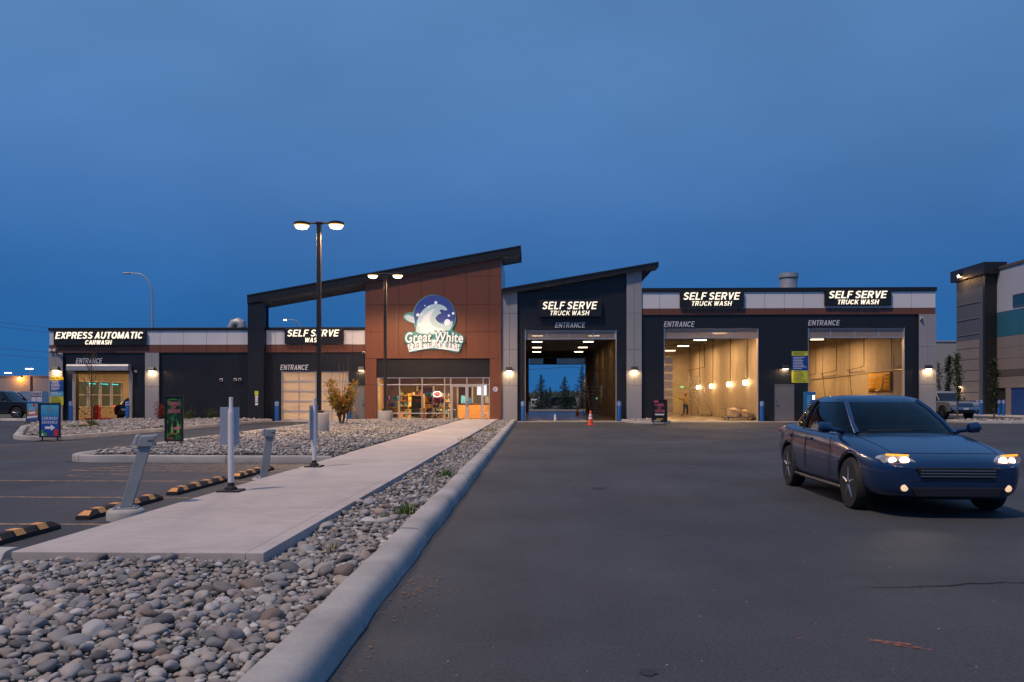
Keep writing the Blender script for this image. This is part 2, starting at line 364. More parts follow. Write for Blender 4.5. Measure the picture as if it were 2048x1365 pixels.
def text_verts(s, bold=.01, extrude=0., shear=0., spacing=1.06, res=4):
    cu = bpy.data.curves.new('lettering', 'FONT'); cu.body = s; cu.size = 1; cu.offset = bold; cu.extrude = extrude; cu.shear = shear; cu.space_character = spacing; cu.resolution_u = res
    o = bpy.data.objects.new('lettering', cu); COL.objects.link(o)
    dg = bpy.context.evaluated_depsgraph_get(); me = bpy.data.meshes.new_from_object(o.evaluated_get(dg))
    v = [tuple(p.co) for p in me.vertices]; f = [tuple(p.vertices) for p in me.polygons]
    bpy.data.objects.remove(o); bpy.data.curves.remove(cu); bpy.data.meshes.remove(me)
    return v, f
def text_mb(s, x0, x1, z0, z1, y, depth=.0, bold=.010, shear=0., warp=None, spacing=1.06):
    """upright lettering facing -Y that fills the given rectangle"""
    v, f = text_verts(s, bold, .5 if depth else 0., shear, spacing)
    ax = [p[0] for p in v]; az = [p[1] for p in v]; a0, a1, b0, b1 = min(ax), max(ax), min(az), max(az)
    out = []
    for p in v:
        u = (p[0] - a0) / (a1 - a0); w = (p[1] - b0) / (b1 - b0)
        X = x0 + u * (x1 - x0); Z = z0 + w * (z1 - z0); Y = y - (p[2] * 2 + 1) / 2 * depth if depth else y
        if warp: X, Z = warp(X, Z)
        out.append((X, Y, Z))
    mb = MB(); mb.v = out; mb.f = f
    return mb
# ------------------------------------------------------------------ bold sans capitals drawn from strokes (heavy, even-weighted sign lettering)
TK, HB = .165, .135
def _arc(cx, cy, rx, ry, a0, a1, n=9): return [(cx + rx * math.cos(math.radians(a0 + (a1 - a0) * k / n)), cy + ry * math.sin(math.radians(a0 + (a1 - a0) * k / n))) for k in range(n + 1)]
def _glyph(c):
    h = TK / 2; b = HB / 2; T_ = 1 - b
    if c == 'A': return .74, [([(h * .95, 0), (.37, 1)], TK), ([(.74 - h * .95, 0), (.37, 1)], TK), ([(.2, .29), (.54, .29)], HB)]
    if c == 'B': return .68, [([(h, 0), (h, 1)], TK), ([(h, T_), (.4, T_)] + _arc(.42, .735, .16, .18, 90, -90) + [(h, .525)], HB), ([(h, .525), (.42, .525)] + _arc(.44, .305, .17, .222, 90, -90) + [(h, b)], HB)]
    if c == 'C': return .74, [(_arc(.38, .5, .38 - h, .5 - b, 38, 322, 18), TK)]
    if c == 'D': return .72, [([(h, 0), (h, 1)], TK), ([(h, T_), (.34, T_)] + _arc(.34, .5, .38 - h, .5 - b, 90, -90, 12) + [(h, b)], TK * .9)]
    if c == 'E': return .64, [([(h, 0), (h, 1)], TK), ([(h, T_), (.64, T_)], HB), ([(h, .51), (.60, .51)], HB), ([(h, b), (.64, b)], HB)]
    if c == 'F': return .60, [([(h, 0), (h, 1)], TK), ([(h, T_), (.60, T_)], HB), ([(h, .50), (.54, .50)], HB)]
    if c == 'G': return .78, [(_arc(.39, .5, .39 - h, .5 - b, 38, 330, 18), TK), ([(.42, .44), (.78 - h, .44), (.78 - h, .08)], HB)]
    if c == 'H': return .72, [([(h, 0), (h, 1)], TK), ([(.72 - h, 0), (.72 - h, 1)], TK), ([(h, .51), (.72 - h, .51)], HB)]
    if c == 'I': return .205, [([(h, 0), (h, 1)], TK)]
    if c == 'K': return .74, [([(h, 0), (h, 1)], TK), ([(h, .36), (.64, 1)], TK * .95), ([(.28, .56), (.65, 0)], TK)]
    if c == 'L': return .59, [([(h, 0), (h, 1)], TK), ([(h, b), (.59, b)], HB)]
    if c == 'M': return .88, [([(h, 0), (h, 1)], TK * .95), ([(.88 - h, 0), (.88 - h, 1)], TK * .95), ([(h, 1), (.44, .06)], TK * .9), ([(.88 - h, 1), (.44, .06)], TK * .9)]
    if c == 'N': return .72, [([(h, 0), (h, 1)], TK), ([(.72 - h, 0), (.72 - h, 1)], TK), ([(h, .98), (.72 - h, .02)], TK)]
    if c == 'O': return .78, [(_arc(.39, .5, .39 - h, .5 - b, 0, 360, 26), TK)]
    if c == 'P': return .66, [([(h, 0), (h, 1)], TK), ([(h, T_), (.38, T_)] + _arc(.38, .69, .28 - h, .31 - b, 90, -90) + [(h, .46)], HB * 1.05)]
    if c == 'R': return .71, [([(h, 0), (h, 1)], TK), ([(h, T_), (.40, T_)] + _arc(.40, .70, .30 - h, .30 - b, 90, -90) + [(h, .48)], HB * 1.05), ([(.38, .45), (.60, 0)], TK)]
    if c == 'S': return .67, [(_arc(.335, .73, .335 - h, .27 - b, 25, 200, 9) + [(.17, .60), (.335, .52), (.50, .42)] + _arc(.335, .275, .335 - h, .275 - b, 20, -160, 9), TK * .92)]
    if c == 'T': return .63, [([(.315, 0), (.315, 1)], TK), ([(0, T_), (.63, T_)], HB)]
    if c == 'U': return .72, [([(h, 1), (h, .34)] + _arc(.36, .36, .36 - h, .36 - b, 180, 360, 12) + [(.72 - h, 1)], TK)]
    if c == 'V': return .70, [([(h * .95, 1), (.35, 0)], TK), ([(.70 - h * .95, 1), (.35, 0)], TK)]
    if c == 'W': return .98, [([(h * .9, 1), (.27, 0)], TK * .92), ([(.27, 0), (.49, .96)], TK * .88), ([(.49, .96), (.71, 0)], TK * .88), ([(.98 - h * .9, 1), (.71, 0)], TK * .92)]
    if c == 'X': return .72, [([(h, 0), (.72 - h, 1)], TK), ([(h, 1), (.72 - h, 0)], TK)]
    if c == '&': return .74, [([(.66, .02), (.20, .68)] + _arc(.335, .80, .145, .13, 180, 0, 8) + [(.46, .72), (.16, .40)] + _arc(.31, .255, .21, .18, 160, 350, 10) + [(.60, .44)], TK * .72)]
    if c == '.': return .2, [([(.1, 0), (.1, .18)], TK)]
    if c == '7': return .62, [([(0, T_), (.60, T_)], HB), ([(.54, T_), (.2, 0)], TK)]
    return .26, []
def _stroke(P, t):
    n = len(P); L_, R_ = [], []
    closed = n > 3 and abs(P[0][0] - P[-1][0]) + abs(P[0][1] - P[-1][1]) < 1e-6
    for i in range(n):
        a = P[i - 1] if i else (P[-2] if closed else P[0]); c = P[i + 1] if i < n - 1 else (P[1] if closed else P[-1]); p = P[i]
        def nrm(u, v):
            dx, dy = v[0] - u[0], v[1] - u[1]; l = math.hypot(dx, dy) or 1; return (-dy / l, dx / l) if l > 1e-9 else (0, 0)
        n1 = nrm(a, p) if a != p else nrm(p, c); n2 = nrm(p, c) if c != p else n1
        mx, my = n1[0] + n2[0], n1[1] + n2[1]; d = mx * mx + my * my; k = 2 / d if d > .35 else 2 / .35; k = min(k, 1.6)
        L_.append((p[0] + mx * k * t / 2, p[1] + my * k * t / 2)); R_.append((p[0] - mx * k * t / 2, p[1] - my * k * t / 2))
    return L_, R_
def caps_mb(s, x0, x1, z0, z1, y, depth=.0, shear=0., warp=None, gap=.165, tk=1.):
    """heavy capitals facing -Y that fill the given rectangle; each stroke lies a hair off the one before"""
    items = []; cx = 0.
    for ch in s:
        w, st = _glyph(ch)
        for (P, t) in st: items.append((cx, P, t))
        cx += w + (gap if ch != ' ' else 0)
    tot = cx - gap; V = []; polys = []
    for (ox, P, t) in items:
        L_, R_ = _stroke(P, t * tk); q = [[(a + ox, min(1., max(0., b))) for a, b in side] for side in (L_, R_)]
        q = [[(a + shear * b, b) for a, b in side] for side in q]; polys.append(q); V += q[0] + q[1]
    a0, a1 = min(v[0] for v in V), max(v[0] for v in V); mb = MB()
    for k, (L_, R_) in enumerate(polys):
        yo = y - .0004 * (k % 4); n = len(L_)
        def M_(p, yy):
            X = x0 + (p[0] - a0) / (a1 - a0) * (x1 - x0); Z = z0 + p[1] * (z1 - z0)
            if warp: X, Z = warp(X, Z)
            return (X, yy, Z)
        o = len(mb.v); mb.v += [M_(p, yo - depth) for p in L_] + [M_(p, yo - depth) for p in R_]
        for i in range(n - 1): mb.f.append((o + i, o + i + 1, o + n + i + 1, o + n + i))
        if depth:
            o2 = len(mb.v); mb.v += [M_(p, yo) for p in L_] + [M_(p, yo) for p in R_]
            for i in range(n - 1): mb.f += [(o + i, o2 + i, o2 + i + 1, o + i + 1), (o + n + i, o + n + i + 1, o2 + n + i + 1, o2 + n + i)]
            mb.f += [(o, o + n, o2 + n, o2), (o + n - 1, o2 + n - 1, o2 + 2 * n - 1, o + 2 * n - 1)]
    return mb
def inpoly(x, y, P):
    c = False; j = len(P) - 1
    for i in range(len(P)):
        if (P[i][1] > y) != (P[j][1] > y) and x < (P[j][0] - P[i][0]) * (y - P[i][1]) / (P[j][1] - P[i][1]) + P[i][0]: c = not c
        j = i
    return c
def np_mesh(name, V, Fq, m, parent=None, smooth=True):
    """fast mesh from an array of vertices and an array of equal-sided faces"""
    me = bpy.data.meshes.new(name); n = Fq.shape[1]
    me.vertices.add(len(V)); me.vertices.foreach_set('co', V.astype(np.float32).ravel())
    me.loops.add(Fq.size); me.loops.foreach_set('vertex_index', Fq.astype(np.int32).ravel())
    me.polygons.add(len(Fq)); me.polygons.foreach_set('loop_start', np.arange(0, Fq.size, n, dtype=np.int32))
    me.polygons.foreach_set('loop_total', np.full(len(Fq), n, dtype=np.int32))
    if smooth: me.polygons.foreach_set('use_smooth', np.ones(len(Fq), dtype=bool))
    me.update(calc_edges=True); me.validate()
    o = bpy.data.objects.new(name, me); COL.objects.link(o); me.materials.append(m if not isinstance(m, str) else MATS[m])
    if parent: o.parent = parent
    return o
# ================================================================== the ground
mat('dry_ground', (.085, .082, .05), .9, noise=(.15, .3))
mat('bed_soil', (.10, .092, .085), .95, noise=(14, .35), bump=(40, .6))
def smooth01(t): t = max(0., min(1., t)); return t * t * (3 - 2 * t)
gx = [-900, -500, -300, -200, -150] + [-120 + 5 * i for i in range(25)] + [10, 60, 100, 160, 300, 600, 900]
gy = [-60, 0, 40, 60, 70, 80, 90, 100, 110, 120, 130, 140, 155, 170, 185, 200, 215, 230, 260, 400, 800, 2500]
def gh(x, y): return -.03 - 2.2 * smooth01((y - 130) / 100)
mb = MB(); mb.v = [(x, y, gh(x, y)) for y in gy for x in gx]; nx = len(gx)
mb.f = [(j * nx + i, j * nx + i + 1, (j + 1) * nx + i + 1, (j + 1) * nx + i) for j in range(len(gy) - 1) for i in range(nx - 1)]
struct(mb.build('ground', 'dry_ground', smooth=True))
mb = MB(); xs = [-38 + 2 * i for i in range(57)]; ys = [-14 + 2 * i for i in range(58)]
mb.v = [(x, y, 0.) for y in ys for x in xs]; nx = len(xs)
mb.f = [(j * nx + i, j * nx + i + 1, (j + 1) * nx + i + 1, (j + 1) * nx + i) for j in range(len(ys) - 1) for i in range(nx - 1)]
lot = struct(mb.build('asphalt_drive', 'asphalt'))

# painted markings, each a sheet 4 mm above the asphalt
paint_mat('faded_yellow_paint', (.42, .27, .15), .52, 5.)
paint_mat('worn_white_paint', (.42, .38, .36), .50, 6.)
def stripe(name, x0, y0, x1, y1, w, m='faded_yellow_paint', z=.004):
    d = Vector((x1 - x0, y1 - y0, 0)).normalized(); n = Vector((-d.y, d.x, 0)) * w / 2
    a, b = Vector((x0, y0, z)), Vector((x1, y1, z))
    mb = MB().quad(a - n, b - n, b + n, a + n)
    return struct(mb.build(name, m))
for y in (8.72, 11.1, 13.3): stripe('stall_line', -9.6, y, -4.4, y, .10)
stripe('stall_line', -9.0, 15.2, -4.4, 15.2, .10)
for i, y in enumerate((15.65, 16.05, 16.45, 16.85)):
    stripe('hatch_line', -8.9 + .35 * (i + 1), y, -4.7, y + .02, .075)
stripe('hatch_line', -9.0, 15.2, -7.9, 17.1, .09)
# outline of the painted wheelchair stall mark
for a in range(9):
    t0, t1 = math.pi * a / 9 * 1.5, math.pi * (a + 1) / 9 * 1.5
    stripe('stall_mark', -7.9 + .55 * math.cos(t0), 14.3 + .28 * math.sin(t0), -7.9 + .55 * math.cos(t1), 14.3 + .28 * math.sin(t1), .06)
stripe('stall_mark', -7.7, 14.35, -6.6, 14.4, .06)
stripe('lane_line', -17.6, 20.0, -14.6, 26.0, .10)
stripe('lane_line', -20.0, 15.2, -17.6, 20.0, .10)
stripe('bay_line', 6.75, 43.4, 8.6, 34.0, .09, 'worn_white_paint')
stripe('bay_line', 8.6, 34.0, 9.2, 31.0, .09, 'worn_white_paint')
stripe('bay_line', 15.9, 46.5, 14.9, 33.5, .09, 'worn_white_paint')
# a tar-dark crack, patches and stains in the drive
mat('crack_tar', (.012, .012, .013), .8); mat('oil_stain', (.03, .029, .032), .55)
def crack(pts, w, m='crack_tar', name='asphalt_crack'):
    r = random.Random(len(pts)); L_, R_ = [], []
    P = []
    for (a, b) in zip(pts[:-1], pts[1:]):
        for k in range(6): t = k / 6; P.append((a[0] + (b[0] - a[0]) * t + r.uniform(-.03, .03), a[1] + (b[1] - a[1]) * t + r.uniform(-.03, .03)))
    v = []
    for i, p in enumerate(P):
        ww = w * r.uniform(.3, 1.) * math.sin(math.pi * (i + .5) / len(P)); v += [(p[0], p[1] - ww, .005), (p[0], p[1] + ww, .005)]
    mb = MB(); mb.v = v; mb.f = [(2 * i, 2 * i + 2, 2 * i + 3, 2 * i + 1) for i in range(len(P) - 1)]
    return struct(mb.build(name, m))
crack([(2.3, 5.95), (2.6, 5.98), (2.9, 6.03), (3.3, 6.12), (3.8, 6.2), (4.6, 6.25)], .016)
crack([(-.2, 15.2), (.6, 15.6), (1.4, 15.4)], .02); crack([(4, 20), (6, 21.5), (9, 21.2)], .03); crack([(.2, 24), (2.2, 23.4), (5, 24.3)], .025)
def tyre_arc(cx, cy, r, a0, a1, w, m='tyre_mark', z=.0045):
    v = []; n = 40
    for k in range(n + 1):
        a = math.radians(a0 + (a1 - a0) * k / n); v += [(cx + (r - w / 2) * math.cos(a), cy + (r - w / 2) * math.sin(a), z), (cx + (r + w / 2) * math.cos(a), cy + (r + w / 2) * math.sin(a), z)]
    mb = MB(); mb.v = v; mb.f = [(2 * i, 2 * i + 1, 2 * i + 3, 2 * i + 2) for i in range(n)]; struct(mb.build('tyre_mark', m))
paint_mat('tyre_mark', (.043, .042, .044), .44, 9.); paint_mat('scuff_mark', (.11, .108, .108), .40, 4.)
for (x0, y0, x1, y1, w) in ((-.3, 6.1, -.05, 6.16, .05), (1.9, 10.2, 2.2, 10.35, .14), (1.3, 8.2, 1.7, 8.3, .06), (.4, 13.5, 1.1, 13.6, .12), (3.4, 14.9, 4.0, 15.0, .12), (2.6, 19.5, 3.6, 19.7, .18), (-.2, 18.2, .5, 18.3, .14)): stripe('scuff_mark', x0, y0, x1, y1, w, 'scuff_mark', .0052)
paint_mat('orange_glint', (.55, .16, .07), .46, 16.)  # worn orange paint flecks carrying the headlights' glint in their colour
for (x0, y0, x1, y1, w) in ((1.93, 4.68, 2.13, 4.60, .035), (1.98, 4.62, 2.16, 4.53, .03), (2.06, 4.58, 2.2, 4.5, .02), (1.52, 4.70, 1.56, 4.69, .015)): stripe('glint_fleck', x0, y0, x1, y1, w, 'orange_glint', .0053)
def blot(x, y, rx, ry, m, seed, z=.005):
    r = random.Random(seed); n = 22
    poly = [(x + rx * (1 + r.uniform(-.25, .25)) * math.cos(2 * math.pi * k / n), y + ry * (1 + r.uniform(-.25, .25)) * math.sin(2 * math.pi * k / n)) for k in range(n)]
    mb = MB(); mb.v = [(p[0], p[1], z) for p in poly]; mb.f = [tuple(range(n))]
    return struct(mb.build('asphalt_stain', m))
blot(.58, 4.1, .045, .05, 'oil_stain', 3)
for i, (a, b) in enumerate([(1.0, 12.5), (3.2, 16.5), (8.2, 24.5)]): blot(a, b, .10, .16, 'oil_stain', 10 + i)
mat('dry_leaf', (.22, .12, .05), .8)
mb = MB(); r_ = random.Random(5)
for i in range(170):
    if i < 60: x = -.86 + r_.gauss(0, .12); y = 5.8 + r_.gauss(0, .25)
    else: x = -.93 + abs(r_.gauss(0, .10)); y = r_.uniform(3.6, 30)
    s = r_.uniform(.006, .022); a = r_.uniform(0, 6.28); z = .006 + r_.uniform(0, .006)
    mb.quad((x - s * math.cos(a), y - s * math.sin(a), z), (x + s * .4 * math.sin(a), y - s * .4 * math.cos(a), z), (x + s * math.cos(a), y + s * math.sin(a), z + .006), (x - s * .4 * math.sin(a), y + s * .4 * math.cos(a), z))
stuff(mb.build('leaf_litter', 'dry_leaf'))
mat('pale_grit', (.30, .28, .27), .9)
mb = MB()
for i in range(160):
    y = 3.6 + r_.random() ** 1.8 * 22; x = r_.uniform(-.8, 5.5); s = r_.uniform(.002, .006)
    mb.box(x - s, x + s, y - s * .7, y + s * .7, 0, s * 1.1)
stuff(mb.build('loose_grit', 'pale_grit'))

# ------------------------------------------------------------------ kerbs: cast lengths with a joint every three metres
KP = [(-.15, -.03), (-.15, .115), (-.135, .142), (-.10, .155), (-.02, .155), (.045, .150), (.085, .132), (.112, .098), (.135, .05), (.15, -.03)]
def resample(path, step=.35, closed=False):
    P = [Vector((*p, 0)) for p in path] + ([Vector((*path[0], 0))] if closed else [])
    out = [P[0]]
    for a, b in zip(P[:-1], P[1:]):
        n = max(1, int((b - a).length / step))
        for k in range(1, n + 1): out.append(a.lerp(b, k / n))
    return out
def chaikin(path, it=2):
    for _ in range(it):
        q = [path[0]]
        for a, b in zip(path[:-1], path[1:]):
            q += [(a[0] * .75 + b[0] * .25, a[1] * .75 + b[1] * .25), (a[0] * .25 + b[0] * .75, a[1] * .25 + b[1] * .75)]
        path = q + [path[-1]]
    return path
KERB_N = 0
def kerb(path, prof=KP, piece=3.0, smooth_it=0, wob=.008, h=1.0):
    if smooth_it: path = chaikin(path, smooth_it)
    P = resample(path); e = bpy.data.objects.new('kerb', None); COL.objects.link(e); e.location = (P[0].x, P[0].y, 0); ORIG[e.name] = (P[0].x, P[0].y, 0); struct(e)
    per = max(2, int(piece / .35)); i = 0; r = random.Random(len(P))
    ph = r.uniform(0, 6)
    while i < len(P) - 1:
        j = min(len(P) - 1, i + per); mb = MB(); n = len(prof); seg = P[i:j + 1]
        if len(P) - 1 - j < 2: j = len(P) - 1; seg = P[i:j + 1]
        dz = r.uniform(-.004, .004); du = r.uniform(-.004, .004)
        for k, p in enumerate(seg):
            a = P[max(0, i + k - 1)]; b = P[min(len(P) - 1, i + k + 1)]; d = (b - a).normalized(); nr = Vector((d.y, -d.x, 0))
            pp = p.copy()
            if k == 0 and i > 0: pp += d * .009
            if k == len(seg) - 1 and j < len(P) - 1: pp -= d * .009
            w = wob * (math.sin((i + k) * .9 + ph) + .6 * math.sin((i + k) * 2.3 + ph))
            for u, z in prof:
                q = pp + nr * (u + du + w + r.gauss(0, .0022)); mb.v.append((q.x, q.y, z * h + (dz + w * .4 + r.gauss(0, .0018) if z > 0 else 0)))
        for k in range(len(seg) - 1):
            for t in range(n - 1): mb.f.append((k * n + t, (k + 1) * n + t, (k + 1) * n + t + 1, k * n + t + 1))
        mb.f += [tuple(range(n)), tuple((len(seg) - 1) * n + t for t in range(n - 1, -1, -1))]
        mb.build('kerb_length', 'kerb_concrete', e, smooth=True)
        i = j
    return e
kerb([(-1.18, 2.0), (-1.18, 20), (-1.21, 34), (-1.24, 47.7)])
kerb([(-4.32, 6.47), (-14, 6.47)][::-1])
kerb([(-11.1, 46.6), (-11.05, 34), (-10.5, 21.5), (-10.48, 18.2), (-10.1, 17.38), (-9.2, 17.32), (-5.2, 17.32), (-4.42, 17.35)][::-1], smooth_it=2)
kerb([(-24.8, 47.4), (-25.5, 39.4), (-19.4, 29.6), (-17.6, 26.7), (-16.6, 26.1), (-15.95, 26.5), (-15.85, 28), (-15.85, 47.4)][::-1], smooth_it=2)
kerb([(5.3, 47.9), (5.4, 45.3), (6.0, 44.5), (7.3, 44.6), (7.55, 45.6), (7.55, 47.9)][::-1], smooth_it=2)
kerb([(24.4, 47.9), (24.5, 45.6), (26.0, 45.0), (44.0, 44.4)][::-1], smooth_it=1)
kerb([(-36, 49.2), (-30.4, 48.6)], wob=.002)
# concrete apron along the doors
mb = MB().box(-1.05, 5.45, 46.9, 49.0, -.02, .018); struct(mb.build('door_apron', 'floor_concrete'))
mb = MB().box(7.6, 24.0, 46.9, 49.0, -.02, .018); struct(mb.build('door_apron', 'floor_concrete'))
mb = MB().box(-15.65, -11.3, 46.9, 49.0, -.02, .018); struct(mb.build('door_apron', 'floor_concrete'))
mb = MB().box(-28.9, -24.7, 47.2, 49.0, -.02, .018); struct(mb.build('door_apron', 'floor_concrete'))

# ------------------------------------------------------------------ walkway of broomed concrete slabs
walk = bpy.data.objects.new('walkway', None); COL.objects.link(walk); walk.location = (-3.2, 6.4, 0); ORIG[walk.name] = (-3.2, 6.4, 0); struct(walk)
ys_ = [6.40] + [9.0 + 3.05 * i for i in range(13)] + [48.1]
for a, b in zip(ys_[:-1], ys_[1:]):
    xl = -4.27 if a < 17 else -4.30
    MB().box(xl, -2.34, a + .005, b - .005, -.02, .15).build('slab', 'walk_concrete', walk, bevel=.006)
    MB().box(-2.3385, -2.19, a + .005, b - .005, -.02, .151).build('edging', 'walk_concrete', walk, bevel=.006)

# ------------------------------------------------------------------ beds of river stones
def stone_templates(sub, n, seed):
    out = []; r = np.random.RandomState(seed)
    bm = bmesh.new(); bmesh.ops.create_icosphere(bm, subdivisions=sub, radius=1); bm.verts.ensure_lookup_table()
    base = np.array([v.co[:] for v in bm.verts]); fc = np.array([[v.index for v in f.verts] for f in bm.faces]); bm.free()
    for i in range(n):
        v = base.copy()
        for _ in range(5):                                    # a few soft worn facets
            d = r.normal(size=3); d /= np.linalg.norm(d); c = r.uniform(.62, .9)
            t = v @ d; ov = np.clip(t - c, 0, None); v -= np.outer(ov * .75, d)
        for _ in range(4):
            d = r.normal(size=3); d /= np.linalg.norm(d); v *= (1 + .10 * np.sin((base @ d) * r.uniform(1.2, 2.8) + r.uniform(0, 6)))[:, None]
        v *= np.array([1., r.uniform(.62, .92), r.uniform(.42, .68)])
        out.append(v)
    return out, fc
def scatter(poly, classes, seed, dens=1.0):
    r = random.Random(seed); xs_ = [p[0] for p in poly]; ys2 = [p[1] for p in poly]; x0, x1, y0, y1 = min(xs_), max(xs_), min(ys2), max(ys2)
    cell = .3; grid = {}; out = []
    area = (x1 - x0) * (y1 - y0)
    for (ra, rb, per) in classes:
        for _ in range(int(area * per)):
            x, y = r.uniform(x0, x1), r.uniform(y0, y1)
            if not inpoly(x, y, poly): continue
            q = r.uniform(ra, rb); ci, cj = int(x / cell), int(y / cell); ok = True
            for i in (ci - 1, ci, ci + 1):
                for j in (cj - 1, cj, cj + 1):
                    for (a, b, c) in grid.get((i, j), ()):
                        if (a - x) ** 2 + (b - y) ** 2 < ((q + c) * .68) ** 2: ok = False; break
                    if not ok: break
                if not ok: break
            if ok: grid.setdefault((ci, cj), []).append((x, y, q)); out.append((x, y, q))
    return out
def stone_arrays(st, z0, tm, seed, lift):
    r = np.random.RandomState(seed); n = len(st); S = np.array(st); ti = r.randint(0, len(tm), n)
    a = r.uniform(0, 6.283, n); tx = r.normal(0, .22, n); ty = r.normal(0, .22, n)
    z = z0(S[:, 0], S[:, 1]) + S[:, 2] * .32 + r.uniform(-.25, .75, n) * lift
    return S, ti, a, tx, ty, z
def rots(a, tx, ty):
    ca, sa, cx, sx_, cy, sy_ = np.cos(a), np.sin(a), np.cos(tx), np.sin(tx), np.cos(ty), np.sin(ty); z = np.zeros_like(a); o = np.ones_like(a)
    Rz = np.stack([ca, -sa, z, sa, ca, z, z, z, o], -1).reshape(-1, 3, 3); Rx = np.stack([o, z, z, z, cx, -sx_, z, sx_, cx], -1).reshape(-1, 3, 3); Ry = np.stack([cy, z, sy_, z, o, z, -sy_, z, cy], -1).reshape(-1, 3, 3)
    return Rz @ Rx @ Ry
def stone_stuff(name, st, z0, sub, seed, lift, parent):
    tm, fc = stone_templates(sub, 10, seed); S, ti, a, tx, ty, z = stone_arrays(st, z0, tm, seed, lift); R = rots(a, tx, ty)
    Vs, Fs, off = [], [], 0
    for t in range(len(tm)):
        I = np.where(ti == t)[0]
        if not len(I): continue
        v = np.einsum('nij,vj->nvi', R[I], tm[t]) * S[I, 2][:, None, None] + np.stack([S[I, 0], S[I, 1], z[I]], -1)[:, None, :]
        nv = tm[t].shape[0]; f = fc[None] + (np.arange(len(I)) * nv)[:, None, None] + off
        Vs.append(v.reshape(-1, 3)); Fs.append(f.reshape(-1, 3)); off += len(I) * nv
    V = np.concatenate(Vs); V -= np.array(ORIG[parent.name])
    return stuff(np_mesh(name, V, np.concatenate(Fs), 'stone', parent))
def bed(poly, zb, name='stone_bed'):
    mb = MB().prism(poly, -.02, zb, 'Z'); o = mb.build(name, 'bed_soil', origin=(poly[0][0], poly[0][1], 0)); return struct(o)

# the bed in front of the walkway and along the drive
bedA = [(-8.0, 1.5), (-1.33, 1.5), (-1.33, 20), (-1.38, 47.6), (-2.17, 47.6), (-2.17, 6.36), (-4.4, 6.36), (-8.0, 6.3)]
ob = bed(bedA, .035)
zA = lambda x, y: .06 + .018 * np.sin(x * 2.1 + y * 1.3) + .012 * np.sin(y * 3.3)
front = [(-4.6, 2.9), (-1.36, 2.9), (-1.36, 9.0), (-2.16, 9.0), (-2.16, 6.37), (-5.2, 6.37), (-5.2, 3.4)]
rear = [(-1.36, 9.0), (-1.40, 47.6), (-2.16, 47.6), (-2.16, 9.0)]
cl = [(.065, .085, 3.5), (.043, .060, 40), (.028, .043, 420), (.018, .028, 2000), (.012, .018, 1800)]
stA = scatter(front, cl, 3) + scatter(rear, [(.06, .085, 6), (.04, .055, 120), (.025, .04, 900)], 4)
lowA = scatter(front, [(.022, .036, 800)], 5)
def app(s):                                                  # how large a stone shows in the photograph
    x, y, r = s; zc = -x * math.sin(TH) + y * math.cos(TH); px = 1024 + F_PX * (x * math.cos(TH) + y * math.sin(TH)) / zc; py = HOR + F_PX * 1.3 / zc
    return r / zc if (-10 < px < 2060 and py < 1385) else 0
stA.sort(key=app, reverse=True)
near, rest = stA[:300], stA[300:]
tm, fc = stone_templates(3, 14, 77)
tmesh = []
for i, v in enumerate(tm):
    me = bpy.data.meshes.new('stone'); me.from_pydata(v.tolist(), [], fc.tolist()); me.shade_smooth(); me.materials.append(MATS['stone']); tmesh.append(me)
S, ti, a, tx, ty, z = stone_arrays(near, zA, tm, 21, .03); oA = ORIG[ob.name]
for i in range(len(near)):
    o = bpy.data.objects.new('stone', tmesh[ti[i]]); o.parent = ob; o.location = (S[i, 0] - oA[0], S[i, 1] - oA[1], z[i]); o.scale = (S[i, 2],) * 3; o.rotation_euler = (tx[i], ty[i], a[i]); COL.objects.link(o)
stone_stuff('stones', [s for s in rest if s[1] < 8.2 and s[2] > .026], zA, 2, 31, .025, ob)
stone_stuff('small_stones', [s for s in rest if s[1] < 12 and not (s[1] < 8.2 and s[2] > .026)], zA, 1, 34, .025, ob)
stone_stuff('far_stones', [s for s in rest if s[1] >= 12], zA, 1, 32, .03, ob)
stone_stuff('bottom_stones', lowA, lambda x, y: zA(x, y) - .02, 1, 33, .0, ob)

# the island between parking and storefront, with the lamp piers
def inset(px_, d): return px_
bedB = [(-4.36, 17.45), (-10.0, 17.5), (-10.33, 18.3), (-10.36, 21.5), (-10.9, 34), (-10.95, 46.6), (-10.4, 47.9), (-4.33, 47.9)]
obB = bed(bedB, .09)
zB = lambda x, y: .10 + .05 * np.exp(-((x + 7.4) / 2.4) ** 2) + .02 * np.sin(x * 1.7 + y)
stB = scatter([(-4.42, 17.55), (-9.9, 17.6), (-10.22, 18.4), (-10.25, 21.5), (-10.8, 34), (-10.85, 46.5), (-10.4, 47.8), (-4.4, 47.8)], [(.07, .10, 6), (.045, .065, 80), (.03, .045, 360)], 6)
stone_stuff('stones', stB, zB, 1, 41, .05, obB)
# the island by the express tunnel
bedC = [(-15.97, 47.3), (-15.97, 28), (-16.1, 26.7), (-16.7, 26.3), (-17.5, 26.9), (-19.3, 29.75), (-25.35, 39.4), (-24.65, 47.4), (-23.0, 48.25), (-17.7, 48.25)]
obC = bed(bedC, .09)
stC = scatter([(-16.05, 48.1), (-16.1, 27.5), (-16.7, 26.5), (-17.5, 27.1), (-19.2, 29.9), (-25.2, 39.5), (-24.5, 47.5), (-23, 48.1)], [(.08, .13, 7), (.05, .08, 110)], 8)
stone_stuff('stones', stC, lambda x, y: .11 + .03 * np.sin(x + y * .7), 1, 51, .05, obC)
bedD = [(5.55, 47.9), (5.6, 45.5), (6.1, 44.75), (7.1, 44.8), (7.35, 45.6), (7.35, 47.9)]
obD = bed(bedD, .09); stone_stuff('stones', scatter(bedD, [(.07, .13, 90)], 9), lambda x, y: .1 + 0 * x, 1, 61, .04, obD)
bedE = [(24.65, 47.9), (24.7, 45.8), (26.1, 45.2), (43.5, 44.6), (43.5, 48.2)]
